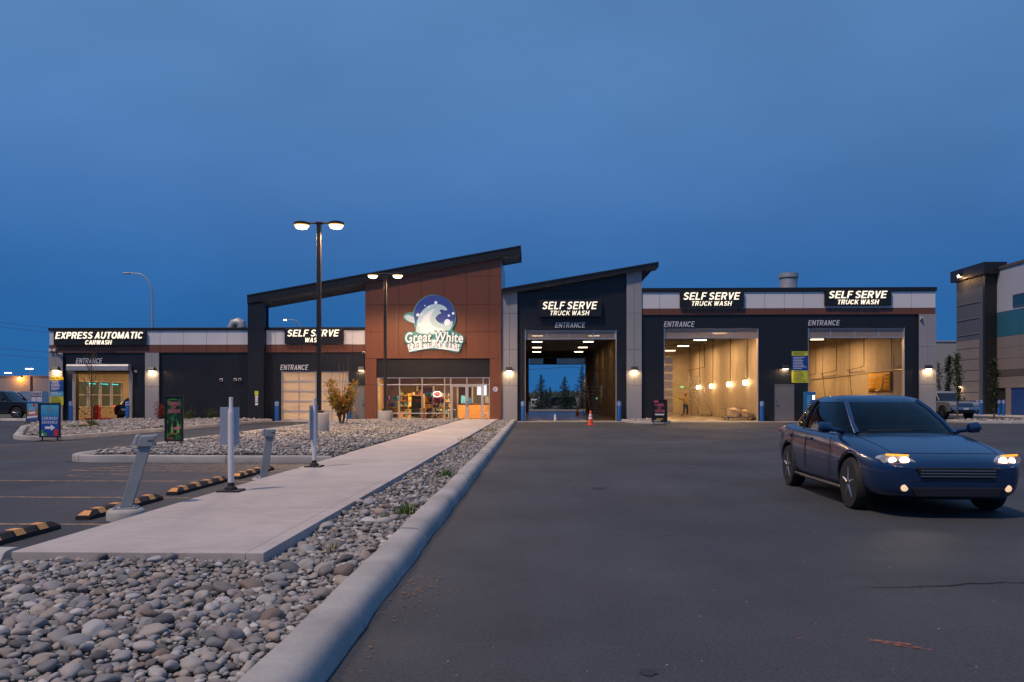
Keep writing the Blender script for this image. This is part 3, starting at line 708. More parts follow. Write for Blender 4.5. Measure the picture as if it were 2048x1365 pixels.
obE = bed(bedE, .09); stone_stuff('stones', scatter(bedE, [(.07, .15, 60)], 10), lambda x, y: .1 + 0 * x, 1, 62, .05, obE)

# weeds
mat('grass_blade', (.10, .16, .035), .7); mat('dry_blade', (.24, .20, .08), .8)
def tuft(x, y, z, n, h, spread, m, label, cat='weed', group='weeds among the stones'):
    r = random.Random(int(abs(x * 91 + y * 37) * 10)); mb = MB()
    for i in range(n):
        a = r.uniform(0, 6.28); bx_, by_ = x + r.gauss(0, spread * .45), y + r.gauss(0, spread * .45); hh = h * r.uniform(.4, 1.1); le = hh * r.uniform(.15, .7)
        w = .0045 + h * .012; dx, dy = math.cos(a), math.sin(a); px_, py_ = -dy * w, dx * w
        mb.add([(bx_ - px_, by_ - py_, z), (bx_ + px_, by_ + py_, z), (bx_ + dx * le * .4 + px_ * .8, by_ + dy * le * .4 + py_ * .8, z + hh * .65), (bx_ + dx * le * .4 - px_ * .8, by_ + dy * le * .4 - py_ * .8, z + hh * .65), (bx_ + dx * le, by_ + dy * le, z + hh)], [(0, 1, 2, 3), (3, 2, 4)])
    o = mb.build('weed_tuft', m, origin=(x, y, z)); return tag(o, label, cat, group)
tuft(-1.47, 9.0, .09, 120, .13, .13, 'grass_blade', 'largest green weed tuft by the drive kerb, closest to the camera')
tuft(-1.60, 8.55, .09, 50, .09, .09, 'grass_blade', 'small flat green weed just in front of the largest tuft')
tuft(-1.47, 13.2, .09, 110, .16, .16, 'grass_blade', 'round green weed tuft touching the kerb further up the stone strip')
tuft(-1.95, 23.5, .10, 90, .18, .35, 'dry_blade', 'yellowish weeds beside the walkway edging halfway to the doors')
tuft(-1.8, 31.5, .10, 90, .2, .4, 'dry_blade', 'thin dry weeds in the far end of the stone strip')
tuft(-1.75, 6.9, .08, 14, .08, .07, 'dry_blade', 'sprig of dry grass beside the near walkway corner')
# ================================================================== the car wash
B = thing('car_wash_building', (-3.0, FY, 0), 'long black, grey and red-brown car wash with sloping roofs and lit bays', 'building')
def wall_open(x0, x1, z0, z1, y0, y1, ops, mb=None):
    mb = mb or MB(); x = x0
    for (a, b, t) in sorted(ops):
        mb.box(x, a, y0, y1, z0, z1); mb.box(a, b, y0, y1, t, z1); x = b
    mb.box(x, x1, y0, y1, z0, z1); return mb
def panel(x0, x1, z0, z1, m, y0=FY - .06, y1=FY - .004, gap=.010, par=B, name='panel'):
    return MB().box(x0 + gap, x1 - gap, y0, y1, z0 + gap, z1 - gap).build(name, m, par)
XL, XC0, XC1, XT0, XT1 = fx(100), fx(500), fx(533), fx(732), fx(1003)
XB1, XR = fx(1283), fx(1870)
zb0, zb1, zw1, zt = fz(706, 300), fz(690.5, 300), fz(661.5, 300), fz(656, 300)     # brown band, white panels, cap of the low wing
EXO = (fx(152), fx(260), fz(744, 206)); SSO = (fx(563), fx(697), fz(743, 630))
W1 = wall_open(XL + .9, XT0, 0, zb0, FY, FY + .3, [EXO, SSO]).build('wall', M['black'], B)
MB().box(XL, XT0, FY, FY + .3, zb0, zt - .05).build('wall', M['joint'], B)
# grey piers of the low wing
for a, b in ((100, 128), (292, 320)):
    x0, x1 = fx(a), fx(b); zj = fz(773.5, a); xm = (x0 + x1) / 2
    if a == 100: MB().box(x0, x1, FY - .05, FY + .3, 0, zb0 - .002).build('pier', M['joint'], B)
    else: MB().box(x0 + .01, x1 - .01, FY - .08, FY - .002, 0, zb0).build('pier', M['joint'], B)
    for (u, v) in ((x0, xm), (xm, x1)):
        panel(u, v, zj, zb0, 'grey', FY - .14, FY - .09, .006)
    panel(x0, x1, 0.02, zj, 'grey', FY - .15, FY - .09)
jx = [fx(p) for p in (100, 146, 200, 246, 292, 321, 368, 414, 455, 499.5)]
for u, v in zip(jx[:-1], jx[1:]): panel(u, v, zb1, zw1, 'white')
jx = [fx(p) for p in (100, 141, 182, 226, 270, 321, 368, 414, 455, 499.5)]
for u, v in zip(jx[:-1], jx[1:]): panel(u, v, zb0, zb1, 'brown', FY - .07)
jx = [fx(p) for p in (533, 551, 604, 655, 706, 731.5)]
for u, v in zip(jx[:-1], jx[1:]): panel(u, v, zb1, zw1, 'white'); panel(u, v, zb0, zb1, 'brown', FY - .07)
MB().box(XL - .05, XT0, FY - .13, FY + .35, zw1, zt).build('parapet_cap', M['black_flat'], B, bevel=.01)
MB().box(XL, XT0, FY + .35, FY + 26, zt - .5, zt - .35).build('roof', M['joint'], B)
MB().box(XL, XL + .25, FY + .3, FY + 26, 0, .8).box(XL, XL + .25, FY + .3, FY + 26, 2.55, zt - .05).box(XL, XL + .25, FY + 8.2, FY + 26, .8, 2.55).box(XL, XL + .25, FY + .3, FY + .9, .8, 2.55).build('wall', 'bay_concrete', B)
# downpipe
MB().tube([(fx(498), FY - .12, .1), (fx(498), FY - .12, zb0)], .035, 8).build('downpipe', M['alu'], B, smooth=True)

# ---- canopy: black post and the long sloping roof that rises over the tower
RY0, RY1 = FY - .5, FY + 2.5
RA, RB = (XC0, fz(593, 500)), (fx(1042), fz(495, 1042)); sl = (RB[1] - RA[1]) / (RB[0] - RA[0])
def roof1(x): return RA[1] + sl * (x - RA[0])
FH = .50
MB().prism([(RA[0], RA[1] - FH), (RB[0], RB[1] - FH), (RB[0], RB[1]), (RA[0], RA[1])], RY0, RY0 + .06, 'Y').build('fascia', M['black_flat'], B)
MB().prism([(RA[0], RA[1] - .06), (RB[0], RB[1] - .06), (RB[0], RB[1] + .02), (RA[0], RA[1] + .02)], RY0 - .03, RY1, 'Y').build('canopy_roof', M['black_flat'], B)
MB().prism([(RB[0] - .05, RB[1] - FH - .002), (RB[0], RB[1] - FH), (RB[0], RB[1] - .07), (RB[0] - .05, RB[1] - .07)], RY0 + .061, RY1, 'Y').build('fascia', M['black_flat'], B)
MB().prism([(RA[0] + .04, RA[1] - FH + .015), (RB[0] - .06, RB[1] - FH + .008), (RB[0] - .06, RB[1] - FH + .04), (RA[0] + .04, RA[1] - FH + .05)], RY0 + .062, RY1, 'Y').build('soffit', M['soffit'], B)
MB().prism([(RA[0], RA[1] - FH), (RA[0] + .9, RA[1] - FH + .9 * sl), (RB[0], RB[1] - FH), (RB[0], RB[1] - .07), (RA[0], RA[1] - .07)], RY1 - .05, RY1 - .003, 'Y').build('fascia', M['black_flat'], B)
# soffit seams
for k in range(64):
    x = RA[0] + .4 + k * .26
    if x > RB[0] - .3: break
    if XT0 - .1 < x < XT1 + .05: continue
    z = roof1(x) - FH + .012
    MB().box(x, x + .03, RY0 + .07, RY1 - .06, z - .022, z).build('soffit_rib', M['soffit'], B)
MB().box(XC0 + .01, XC1 - .02, RY0 + .07, FY + .02, 0, roof1(XC0) - FH + .01).build('column', M['black'], B)
MB().box(XC0 + .02, XC1 - .03, FY + .36, FY + .5, zt, roof1(XC0) - FH).build('column', M['black_flat'], B)

# ---- red-brown tower
TYF = FY - .28
def roof_b(x): return roof1(x) - FH + .02
MB().prism([(XT0 + .02, fz(718, 870)), (XT1 - .02, fz(718, 870)), (XT1 - .02, roof_b(XT1)), (XT0 + .02, roof_b(XT0))], TYF + .06, FY + .28, 'Y').build('wall', M['joint'], B)
xs0, xs1 = fx(755), fx(980); zs, zk = fz(755, 870), fz(718, 870)
for (u, v) in ((XT0 + .02, xs0), (xs1, XT1 - .02)): MB().box(u, v, TYF + .06, FY + .28, 0, zk - .001).build('wall', M['joint'], B)
hz_ = [zk, fz(665, 870), fz(610.5, 870), fz(554.5, 870)]
vx = [XT0, fx(799), fx(844), fx(889), fx(934), fx(979), XT1]
for i, (u, v) in enumerate(zip(vx[:-1], vx[1:])):
    for a, b in zip(hz_[:-1], hz_[1:]):
        if b > roof_b(u) - .1: break
        panel(u, v, a, b, 'red', TYF, TYF + .058, .008)
    # the top row follows the slope of the roof
    a = max(q for q in hz_ if q <= roof_b(u) - .1)
    for q in hz_:
        if q > a: a = a
    tops = [q for q in hz_ if a < q < roof_b(v)]
    MB().prism([(u + .008, a + .008), (v - .008, a + .008), (v - .008, roof_b(v)), (u + .008, roof_b(u))], TYF, TYF + .058, 'Y').build('panel', M['red'], B)
zj = fz(770, 740)
for (u, v) in ((XT0, xs0), (xs1, XT1)):
    panel(u, v, zj, zk, 'red', TYF, TYF + .058, .008); panel(u, v, .02, zj, 'red', TYF, TYF + .058, .008)
# flank of the tower facing the truck bay
MB().prism([(TYF + .061, 0), (FY + 6, 0), (FY + 6, roof_b(XT1)), (TYF + .061, roof_b(XT1))], XT1 - .019, XT1, 'X').build('wall', M['alu'], B)
MB().prism([(FY + .3, zt), (FY + 6, zt), (FY + 6, roof_b(XT0)), (FY + .3, roof_b(XT0))], XT0 + .03, XT0 + .1, 'X').build('wall', M['red'], B)
MB().prism([(XT0 + .1, zt), (XT1 - .02, zt), (XT1 - .02, roof_b(XT1)), (XT0 + .1, roof_b(XT0))], FY + 5.6, FY + 6, 'Y').build('wall', M['joint'], B)
MB().box(xs0, xs1, TYF + .12, FY + .2, zs, zk).build('sign_band', M['black_flat'], B)

# ---- storefront
SYF = FY - .06
sf = thing_loc = None
fr = MB(); mw = .055
zt1 = fz(770, 870); zr = fz(827, 870)
def bar_v(x, z0, z1, w=mw): fr.box(x - w / 2, x + w / 2, SYF - .06, SYF + .06, z0, z1)
def bar_h(z, x0, x1, w=mw): fr.box(x0, x1, SYF - .055, SYF + .055, z - w / 2, z + w / 2)
xv = [fx(p) for p in (755.5, 799.5, 844.5, 889.5, 901.5, 934, 966.5, 979)]
for i, x in enumerate(xv):
    bar_v(x, zt1 if i == 5 else 0.04, zs - .03)
for z in (zs - .03,): bar_h(z, xs0 + .02, xs1 - .02, .07)
for a, b in zip(xv[:-1], xv[1:]):
    bar_h(zt1, a + mw / 2, b - mw / 2)
for i in (0, 1, 2, 3, 6):
    bar_h(zr, xv[i] + mw / 2, xv[i + 1] - mw / 2); bar_h(.07, xv[i] + mw / 2, xv[i + 1] - mw / 2, .09)
FRM = fr.build('window_frame', M['alu'], B, bevel=.006)
for i in range(7):
    a, b = xv[i] + mw / 2, xv[i + 1] - mw / 2
    MB().box(a, b, SYF - .006, SYF + .006, zt1 + mw / 2, zs - .07).build('pane', GLASS, B)
    if i not in (4, 5):
        MB().box(a, b, SYF - .006, SYF + .006, zr + mw / 2, zt1 - mw / 2).build('pane', GLASS, B)
        MB().box(a, b, SYF - .006, SYF + .006, .12, zr - mw / 2).build('pane', GLASS, B)
for k, (a, b) in enumerate(((xv[4] + mw / 2 + .01, xv[5] - .008), (xv[5] + .008, xv[6] - mw / 2 - .01))):
    d = MB(); s = .085
    d.box(a, a + s, SYF - .03, SYF + .03, .03, zt1 - .035); d.box(b - s, b, SYF - .03, SYF + .03, .03, zt1 - .035)
    d.box(a + s, b - s, SYF - .03, SYF + .03, zt1 - .035 - s, zt1 - .035); d.box(a + s, b - s, SYF - .03, SYF + .03, .03, .03 + s * 1.3)
    do = d.build('door', M['alu'], B, bevel=.005)
    MB().box(a + s, b - s, SYF - .005, SYF + .005, .03 + s * 1.3, zt1 - .035 - s).build('pane', GLASS, do)
    hx = (b - s / 2) if k == 0 else (a + s / 2)
    MB().tube([(hx, SYF - .03, 1.25), (hx, SYF - .09, 1.22), (hx, SYF - .09, .88), (hx, SYF - .03, .85)], .014, 8).build('handle', M['chrome'], do, smooth=True)

# ---- shop behind the glass
SY1 = FY + 7.0
MB().box(xs0 - .4, xs1 + .4, FY + .28, SY1, -.02, .02).build('floor', M['tile'], B)
MB().box(xs0 - .4, xs1 + .4, SY1, SY1 + .1, 0, 3.1).box(xs0 - .5, xs0 - .4, FY + .28, SY1 + .1, 0, 3.1).box(xs1 + .4, xs1 + .5, FY + .28, SY1 + .1, 0, 3.1).build('inner_wall', M['inwall'], B)
mat('shop_ceiling', (.42, .33, .22), .8, noise=(1.5, .05))
MB().box(xs0 - .4, xs1 + .4, FY + .28, SY1, 3.0, 3.1).build('ceiling', 'shop_ceiling', B)
mat('dark_red_wall', (.09, .03, .025), .7)
for a, b in ((-8.1, -7.1), (-5.3, -4.4)): MB().box(a, b, SY1 - .05, SY1 - .01, 0, 2.15).build('inner_door', 'dark_red_wall', B)
for a, b in ((-8.22, -8.11), (-7.09, -6.98), (-5.42, -5.31), (-4.39, -4.28)): MB().box(a, b, SY1 - .07, SY1 - .01, 0, 2.25).build('door_trim', M['white'], B)

# ---- truck bay one with its own sloping roof
RA2, RB2 = (XT1 + .03, fz(580, 1005)), (fx(1315), fz(527, 1315)); sl2 = (RB2[1] - RA2[1]) / (RB2[0] - RA2[0])
def roof2(x): return RA2[1] + sl2 * (x - RA2[0])
FH2 = .30; AO = (fx(1050), fx(1233), fz(660, 1140))
MB().prism([(RA2[0], RA2[1] - FH2), (RB2[0], RB2[1] - FH2), (RB2[0], RB2[1]), (RA2[0], RA2[1])], FY - .45, FY - .39, 'Y').build('fascia', M['black_flat'], B)
MB().prism([(RA2[0], RA2[1] - .08), (RB2[0], RB2[1] - .08), (RB2[0], RB2[1] + .02), (RA2[0], RA2[1] + .02)], FY - .48, FY + 28, 'Y').build('roof', M['black_flat'], B)
MB().prism([(RA2[0] + .02, RA2[1] - FH2 + .012), (RB2[0] - .03, RB2[1] - FH2 + .012), (RB2[0] - .03, RB2[1] - FH2 + .04), (RA2[0] + .02, RA2[1] - FH2 + .04)], FY - .388, FY + 1.0, 'Y').build('soffit', M['soffit'], B)
for k in range(6):
    x = XB1 + .12 + k * .16; z = roof2(x) - FH2 + .01
    if x < RB2[0] - .08: MB().box(x, x + .025, FY - .38, FY + .98, z - .02, z).build('soffit_rib', M['soffit'], B)
MB().prism([(RB2[0] - .03, RB2[1] - FH2), (RB2[0], RB2[1] - FH2), (RB2[0], RB2[1] - .085), (RB2[0] - .03, RB2[1] - .085)], FY - .387, FY + 1.0, 'Y').build('fascia', M['black_flat'], B)
xa, xb, xc, xd = XT1 + .02, fx(1035), fx(1252.5), XB1
w = wall_open(xb, xc, 0, 7.9, FY, FY + .3, [AO])
w.prism([(xb, 7.9), (xc, 7.9), (xc, roof2(xc) - FH2 + .02), (xb, roof2(xb) - FH2 + .02)], FY, FY + .3, 'Y').build('wall', M['black'], B)
for (u, v) in ((xa, xb), (xc, xd)):
    MB().prism([(u, 0), (v, 0), (v, roof2(v) - FH2 + .02), (u, roof2(u) - FH2 + .02)], FY - .09, FY + .3, 'Y').build('pier', M['joint'], B)
    rows = [.02, fz(771, 1020), fz(700, 1020), fz(628, 1020), fz(556, 1268)]; um = (u + v) / 2
    for k, (p, q) in enumerate(zip(rows[:-1], rows[1:])):
        if p > roof2(u) - FH2 - .1: break
        top = min(q, roof2(u) - FH2 - .01)
        last = q > roof2(u) - FH2 - .4
        for (c, d) in (((u, v),) if k == 0 else ((u, um), (um, v))):
            if last:
                MB().prism([(c + .006, p + .008), (d - .006, p + .008), (d - .006, roof2(d) - FH2), (c + .006, roof2(c) - FH2)], FY - .15, FY - .092, 'Y').build('panel', M['grey'], B)
            else: panel(c, d, p, q, 'grey', FY - .15, FY - .092, .008)
        if last: break
    if u == xc:
        p = rows[-1]
        if p < roof2(xc) - FH2 - .05 and not last:
            for (c, d) in ((u, um), (um, v)): MB().prism([(c + .006, p + .008), (d - .006, p + .008), (d - .006, roof2(d) - FH2), (c + .006, roof2(c) - FH2)], FY - .15, FY - .092, 'Y').build('panel', M['grey'], B)
MB().prism([(FY + .3, 0), (FY + 28, 0), (FY + 28, roof2(xd)), (FY + .3, roof2(xd))], XB1 - .12, XB1 - .004, 'X').build('wall', M['grey'], B)

# ---- high right wing
zR0, zR1, zRw, zRt = fz(630, 1577) , fz(617.3, 1577), fz(584, 1577), fz(576, 1577)
BO = (fx(1328), fx(1516.5), fz(657, 1420)); CO = (fx(1616), fx(1809), fz(656, 1710))
wall_open(XB1, fx(1836), 0, zR0, FY, FY + .3, [BO, CO]).build('wall', M['black'], B)
MB().box(XB1, XR, FY, FY + .3, zR0, zRt - .05).build('wall', M['joint'], B)
x0, x1 = fx(1836), XR; zj = fz(769, 1850); zj2 = fz(694, 1850)
MB().box(x0, x1, FY - .05, FY + .3, 0, zR0 - .002).build('pier', M['joint'], B)
panel(x0, x1, .02, zj, 'grey', FY - .15, FY - .09)
for p, q in ((zj, zj2), (zj2, zR0)):
    for c, d in ((x0, (x0 + x1) / 2), ((x0 + x1) / 2, x1)): panel(c, d, p, q, 'grey', FY - .15, FY - .09, .006)
jx = [fx(p) for p in (1283.5, 1319, 1371, 1424, 1477, 1529, 1568, 1606, 1660, 1715, 1769, 1822, 1870)]
for i, (u, v) in enumerate(zip(jx[:-1], jx[1:])):
    panel(u, v, zR1, zRw, 'white'); panel(u, v, zR0, zR1, 'brown', FY - .07)
MB().box(XB1 + .0, XR + .06, FY - .13, FY + .35, zRw, zRt).build('parapet_cap', M['black_flat'], B, bevel=.01)
MB().box(XB1, XR, FY + .35, FY + 28, zRt - .55, zRt - .4).build('roof', M['joint'], B)
MB().box(XR - .25, XR, FY + .3, FY + 28, 0, zRt - .05).build('wall', M['grey'], B)

# ---- insides of the three truck bays
def bay(x0, x1, y1, zc, ops_back, name_wall='inner_wall', wallm='bay_concrete', ceilm='ceil'):
    MB().box(x0, x1, FY + .3, y1, -.02, .015).build('floor', 'wet_floor', B)
    n = int((y1 - FY - .3) / 2.4); st = (y1 - FY - .3) / n                      # tilt-up wall panels with joints
    for k in range(n):
        a = FY + .3 + k * st
        MB().box(x1, x1 + .10, a + .012, a + st - .012, .015, zc).build('wall_panel', wallm, B)
        MB().box(x0 - .10, x0, a + .012, a + st - .012, .015, zc).build('wall_panel', wallm, B)
    wall_open(x0 - .1, x1 + .1, 0, zc, y1, y1 + .25, ops_back).build('inner_wall', wallm, B)
    MB().box(x0 - .3, x1 + .3, FY + .3, y1 + .25, zc, zc + .15).build('ceiling', M[ceilm], B)
    for k in range(int((y1 - FY) / 3.2)):
        y = FY + 1.6 + 3.2 * k; MB().box(x0, x1, y, y + .14, zc - .32, zc - .002).build('ceiling_beam', M['steel'], B)
concrete_mat('brown_concrete', (.17, .13, .085), broom=(3., 3., .5), stain=.3)
AY, BY, CY = 78.0, 73.0, 73.0
bay(AO[0] - .55, AO[1] + .55, AY, 6.2, [(AO[0], AO[1], 5.30)], wallm='brown_concrete')
bay(BO[0] - .5, BO[1] + .62, BY, 6.2, [(BO[0], 12.55, 5.2)])
bay(CO[0] - .5, CO[1] + .55, CY, 6.2, [])
# express tunnel and the closed self-serve bay
def small_bay(x0, x1, y1, zc, left=True):
    MB().box(x0, x1, FY + .3, y1, -.02, .015).build('floor', 'floor_concrete', B)
    MB().box(x1, x1 + .1, FY + .3, y1, .015, zc).box(x0, x1, y1, y1 + .1, .015, zc).build('inner_wall', 'bay_concrete', B)
    if left: MB().box(x0 - .1, x0, FY + .3, y1, .015, zc).build('inner_wall', 'bay_concrete', B)
    MB().box(x0 - .2, x1 + .1, FY + .3, y1, zc, zc + .1).build('ceiling', 'bay_concrete', B)
small_bay(XL + .26, EXO[1] + .35, FY + 17, 3.9, left=False)
small_bay(SSO[0] - .4, SSO[1] + .4, FY + 11, 3.9)
# windows of the express tunnel (left wall) with mullions
for k in range(5):
    a = FY + .95 + k * 1.45; b = a + 1.36
    wf = MB().box(XL + .1, XL + .3, a - .05, a + .03, .80, 2.55).box(XL + .1, XL + .3, a + .03, b, 2.49, 2.55).box(XL + .1, XL + .3, a + .03, b, .80, .86).box(XL + .14, XL + .2, a + .03, b, 1.6, 1.65).build('window', M['white'], B)
    MB().box(XL + .15, XL + .16, a + .03, b, .86, 2.49).build('pane', mat('steamed_pane', (.13, .19, .19), .22, spec=.7), wf)

# ---- bay door top sections left hanging under the lintel, and jamb rails
def hung_door(o, pxs, y=FY + .12, zlo=None, zhi=None):
    d = MB(); x0, x1, t = o; z1 = zhi or t - .03; z0 = zlo
    xs_ = [sx(p, y) for p in pxs]
    d.box(x0 + .03, x1 - .03, y - .025, y + .025, z0, z0 + .05).box(x0 + .03, x1 - .03, y - .025, y + .025, z1 - .05, z1)
    for x in xs_: d.box(x - .03, x + .03, y - .024, y + .024, z0 + .05, z1 - .05)
    dd = d.build('overhead_door', M['alu'], B)
    for a, b in zip(xs_[:-1], xs_[1:]): MB().box(a + .03, b - .03, y - .006, y + .006, z0 + .05, z1 - .05).build('pane', FROST, dd)
    for (u, v) in ((x0 - .0, x0 + .028), (x1 - .028, x1 + .0)): MB().box(u + .001, v - .001, FY - .02, FY + .28, .02, t - .002).build('door_jamb', M['alu'], B)
hung_door(AO, (1052, 1094, 1139, 1186, 1230), zlo=fz(679, 1140))
hung_door(BO, (1330.5, 1374, 1421, 1468, 1514), zlo=fz(677, 1420))
hung_door(CO, (1618, 1661, 1709, 1757, 1806), zlo=fz(676, 1710))
# far door of bay one, its top sections showing against the sky
d = MB(); y = AY + .1; z0, z1 = 4.75, 5.25
d.box(AO[0] + .02, AO[1] - .02, y - .03, y + .03, 4.68, 4.76)
fw = (AO[1] - AO[0]) / 4
for k in range(5): d.box(AO[0] + k * fw - .04 + (.06 if k == 0 else -.02 if k == 4 else 0), AO[0] + k * fw + .04, y - .03, y + .03, 4.761, 5.29)
fo = d.build('overhead_door', M['black_flat'], B)
for k in (0, 2, 3): MB().box(AO[0] + k * fw + .07, AO[0] + (k + 1) * fw - .07, y - .006, y + .006, 4.761, 5.29).build('pane', FROST, fo)
MB().box(AO[0] + fw + .05, AO[0] + 2 * fw - .05, y - .02, y + .02, 4.761, 5.29).build('motor_panel', M['darkgap'], fo)
# far glazed door of bay two
def glazed_door(x0, x1, z1, y, cols, rows, parent=B):
    d = MB(); cw = (x1 - x0) / cols; rh = z1 / rows
    for i in range(cols + 1): d.box(x0 + i * cw - .03, x0 + i * cw + .03, y - .03, y + .03, .03, z1)
    for j in range(rows + 1):
        z = max(.06, j * rh)
        for i in range(cols): d.box(x0 + i * cw + .03, x0 + (i + 1) * cw - .03, y - .028, y + .028, z - .045, z + .045)
    dd = d.build('overhead_door', M['alu'], parent)
    for i in range(cols):
        for j in range(rows): MB().box(x0 + i * cw + .03, x0 + (i + 1) * cw - .03, y - .006, y + .006, max(.06, j * rh) + .045, (j + 1) * rh - .045).build('pane', FROST, dd)
    return dd
glazed_door(BO[0] + .02, 12.53, 5.18, BY + .1, 4, 7)
glazed_door(SSO[0] + .04, SSO[1] - .04, SSO[2] - .02, FY + .12, 4, 5)
for (u, v) in ((SSO[0], SSO[0] + .03), (SSO[1] - .03, SSO[1])): MB().box(u + .001, v, FY - .03, FY + .08, .02, SSO[2] - .002).build('door_jamb', M['alu'], B)

# ---- roller shutter of the express tunnel
xa_, xb_ = fx(140), fx(263)
MB().prism([(FY - .42, fz(742, 200)), (FY - .42, fz(733, 200)), (FY - .36, fz(729.5, 200)), (FY - .002, fz(729.5, 200)), (FY - .002, fz(742, 200))], xa_, xb_, 'X').build('shutter_box', M['galv'], B, bevel=.01)
for (u, v) in ((EXO[0] - .16, EXO[0] - .01), (EXO[1] + .01, EXO[1] + .16)): MB().box(u, v, FY - .12, FY - .002, .02, fz(742, 200) - .002).build('shutter_rail', M['galv'], B)
mat('yellow_curtain', (.62, .30, .03), .6)
MB().box(EXO[0], EXO[1], FY + .05, FY + .09, EXO[2] - .14, EXO[2] - .002).build('shutter_curtain', 'yellow_curtain', B)

# ---- plain steel doors
def man_door(p0, p1, pt, hinge_left):
    x0, x1, t = fx(p0), fx(p1), fz(pt, p0); f_ = MB().box(x0, x0 + .05, FY - .05, FY - .001, .02, t).box(x1 - .05, x1, FY - .05, FY - .001, .02, t).box(x0 + .05, x1 - .05, FY - .05, FY - .001, t - .05, t)
    fo = f_.build('door_frame', M['doorgrey'], B)
    do = MB().box(x0 + .055, x1 - .055, FY - .035, FY - .002, .03, t - .055).build('door', M['doorgrey'], B, bevel=.004)
    hx = x0 + .14 if not hinge_left else x1 - .14
    MB().cyl(hx, FY - .06, 1.0, 1.06, .035).box(hx - .02, hx + .12, FY - .09, FY - .07, 1.01, 1.04).cyl(hx, FY - .05, 1.22, 1.27, .03).build('handle', M['chrome'], do)
man_door(703, 730.5, 772, True)
man_door(1549, 1588, 769, False)

# ---- roof vents
def roof_vent(x, y, z0, r, h, name):
    v = MB().lathe([(r * 1.04, 0), (r, .06), (r, h * .82), (r * 1.12, h * .86), (r * 1.12, h), (r * .9, h)], (x, y, z0), 22)
    v.build('roof_vent', M['galv'], B, smooth=True)
roof_vent(sx(1577, 53), 53, zRt - .4, .56, sz(548, 1577, 53) - zRt + .4, '')
vx_, vy_ = sx(471, 52.5), 52.5
v = MB(); vz = zt - .35
v.tube([(vx_ - .25, vy_, vz), (vx_ - .25, vy_, vz + .7), (vx_ - .1, vy_, vz + .98), (vx_ + .15, vy_, vz + 1.05), (vx_ + .38, vy_, vz + .95), (vx_ + .42, vy_, vz + .7)], [.3, .3, .32, .34, .34, .34], 14).build('roof_vent', M['galv'], B, smooth=True)
# ================================================================== lit sign boxes and lettering on the front
emis('lit_letter', (1.0, .90, .70), 1.08)
emis('logo_white', (.95, .93, .97), .30)
mat('letter_white', (.72, .74, .80), .5)
def sign_box(p0, p1, t, b, big, small, bx, sx_, bz, szz, label, yf=FY - .24):
    x0, x1 = sx(p0, yf), sx(p1, yf); pm = (p0 + p1) / 2; z1, z0 = sz(t, pm, yf), sz(b, pm, yf)
    s = thing('lit_sign', ((x0 + x1) / 2, FY, z0), label, 'sign', 'lit sign boxes over the bays')
    MB().box(x0, x1, yf, FY - .075, z0, z1).build('cabinet', M['black_flat'], s, bevel=.015)
    yl = yf - .02
    for txt, (a, c), (d, e) in ((big, bx, (bz[0], bz[1] - 1.2)), (small, sx_, (szz[0] + .9, szz[1]))):
        caps_mb(txt, sx(a, yl), sx(c, yl), sz(e, pm, yl), sz(d, pm, yl), yl, .045, .22, tk=1. if txt == big else .88).build('lettering', 'lit_letter', s)
    return s
sign_box(107, 291, 662, 691, 'EXPRESS AUTOMATIC', 'CARWASH', (111, 286), (171, 224), (664.5, 679), (680, 689.5), 'long lit sign reading EXPRESS AUTOMATIC CARWASH on the low left wing')
sign_box(569, 687, 657, 688, 'SELF SERVE', 'WASH', (575, 679), (611, 643), (660, 674.5), (675, 685), 'lit sign reading SELF SERVE WASH between the black column and the tower')
SGY = FY - .24
sign_box(1077, 1204, 600, 634, 'SELF SERVE', 'TRUCK WASH', (1085, 1195), (1101, 1179), (604, 620), (621, 631), 'lit sign reading SELF SERVE TRUCK WASH on black wall under the sloping roof')
sign_box(1360, 1488, 582, 615, 'SELF SERVE', 'TRUCK WASH', (1367, 1480.5), (1384, 1464), (585.5, 601), (602, 612), 'lit SELF SERVE TRUCK WASH sign on white panels, nearer the sloping roof')
sign_box(1650, 1783, 579, 611, 'SELF SERVE', 'TRUCK WASH', (1658, 1774.5), (1676, 1758), (582.5, 598), (599, 609), 'lit SELF SERVE TRUCK WASH sign on white panels at far right of the wing')
for a, b, t, bo, lab in ((152, 205, 717, 727.5, 'flat white ENTRANCE lettering above the roller shutter'), (560.5, 617, 730, 740.5, 'flat white ENTRANCE lettering above the closed glazed door'), (1110, 1171, 645.5, 656, 'flat white ENTRANCE lettering above the drive-through truck bay'), (1327.5, 1389.5, 643.5, 654.5, 'flat white ENTRANCE lettering above the bay with a person inside'), (1616, 1680, 641, 651.5, 'flat white ENTRANCE lettering above the bay with a yellow banner')):
    y = FY - .012; x0, x1 = sx(a, y), sx(b, y); z0, z1 = sz(bo, a, y), sz(t, a, y)
    o = caps_mb('ENTRANCE', x0, x1, z0, z1, y, .02, .22).build('entrance_lettering', 'letter_white', origin=(x0, y, z0))
    tag(o, lab, 'lettering', 'ENTRANCE letterings over the bay doors')

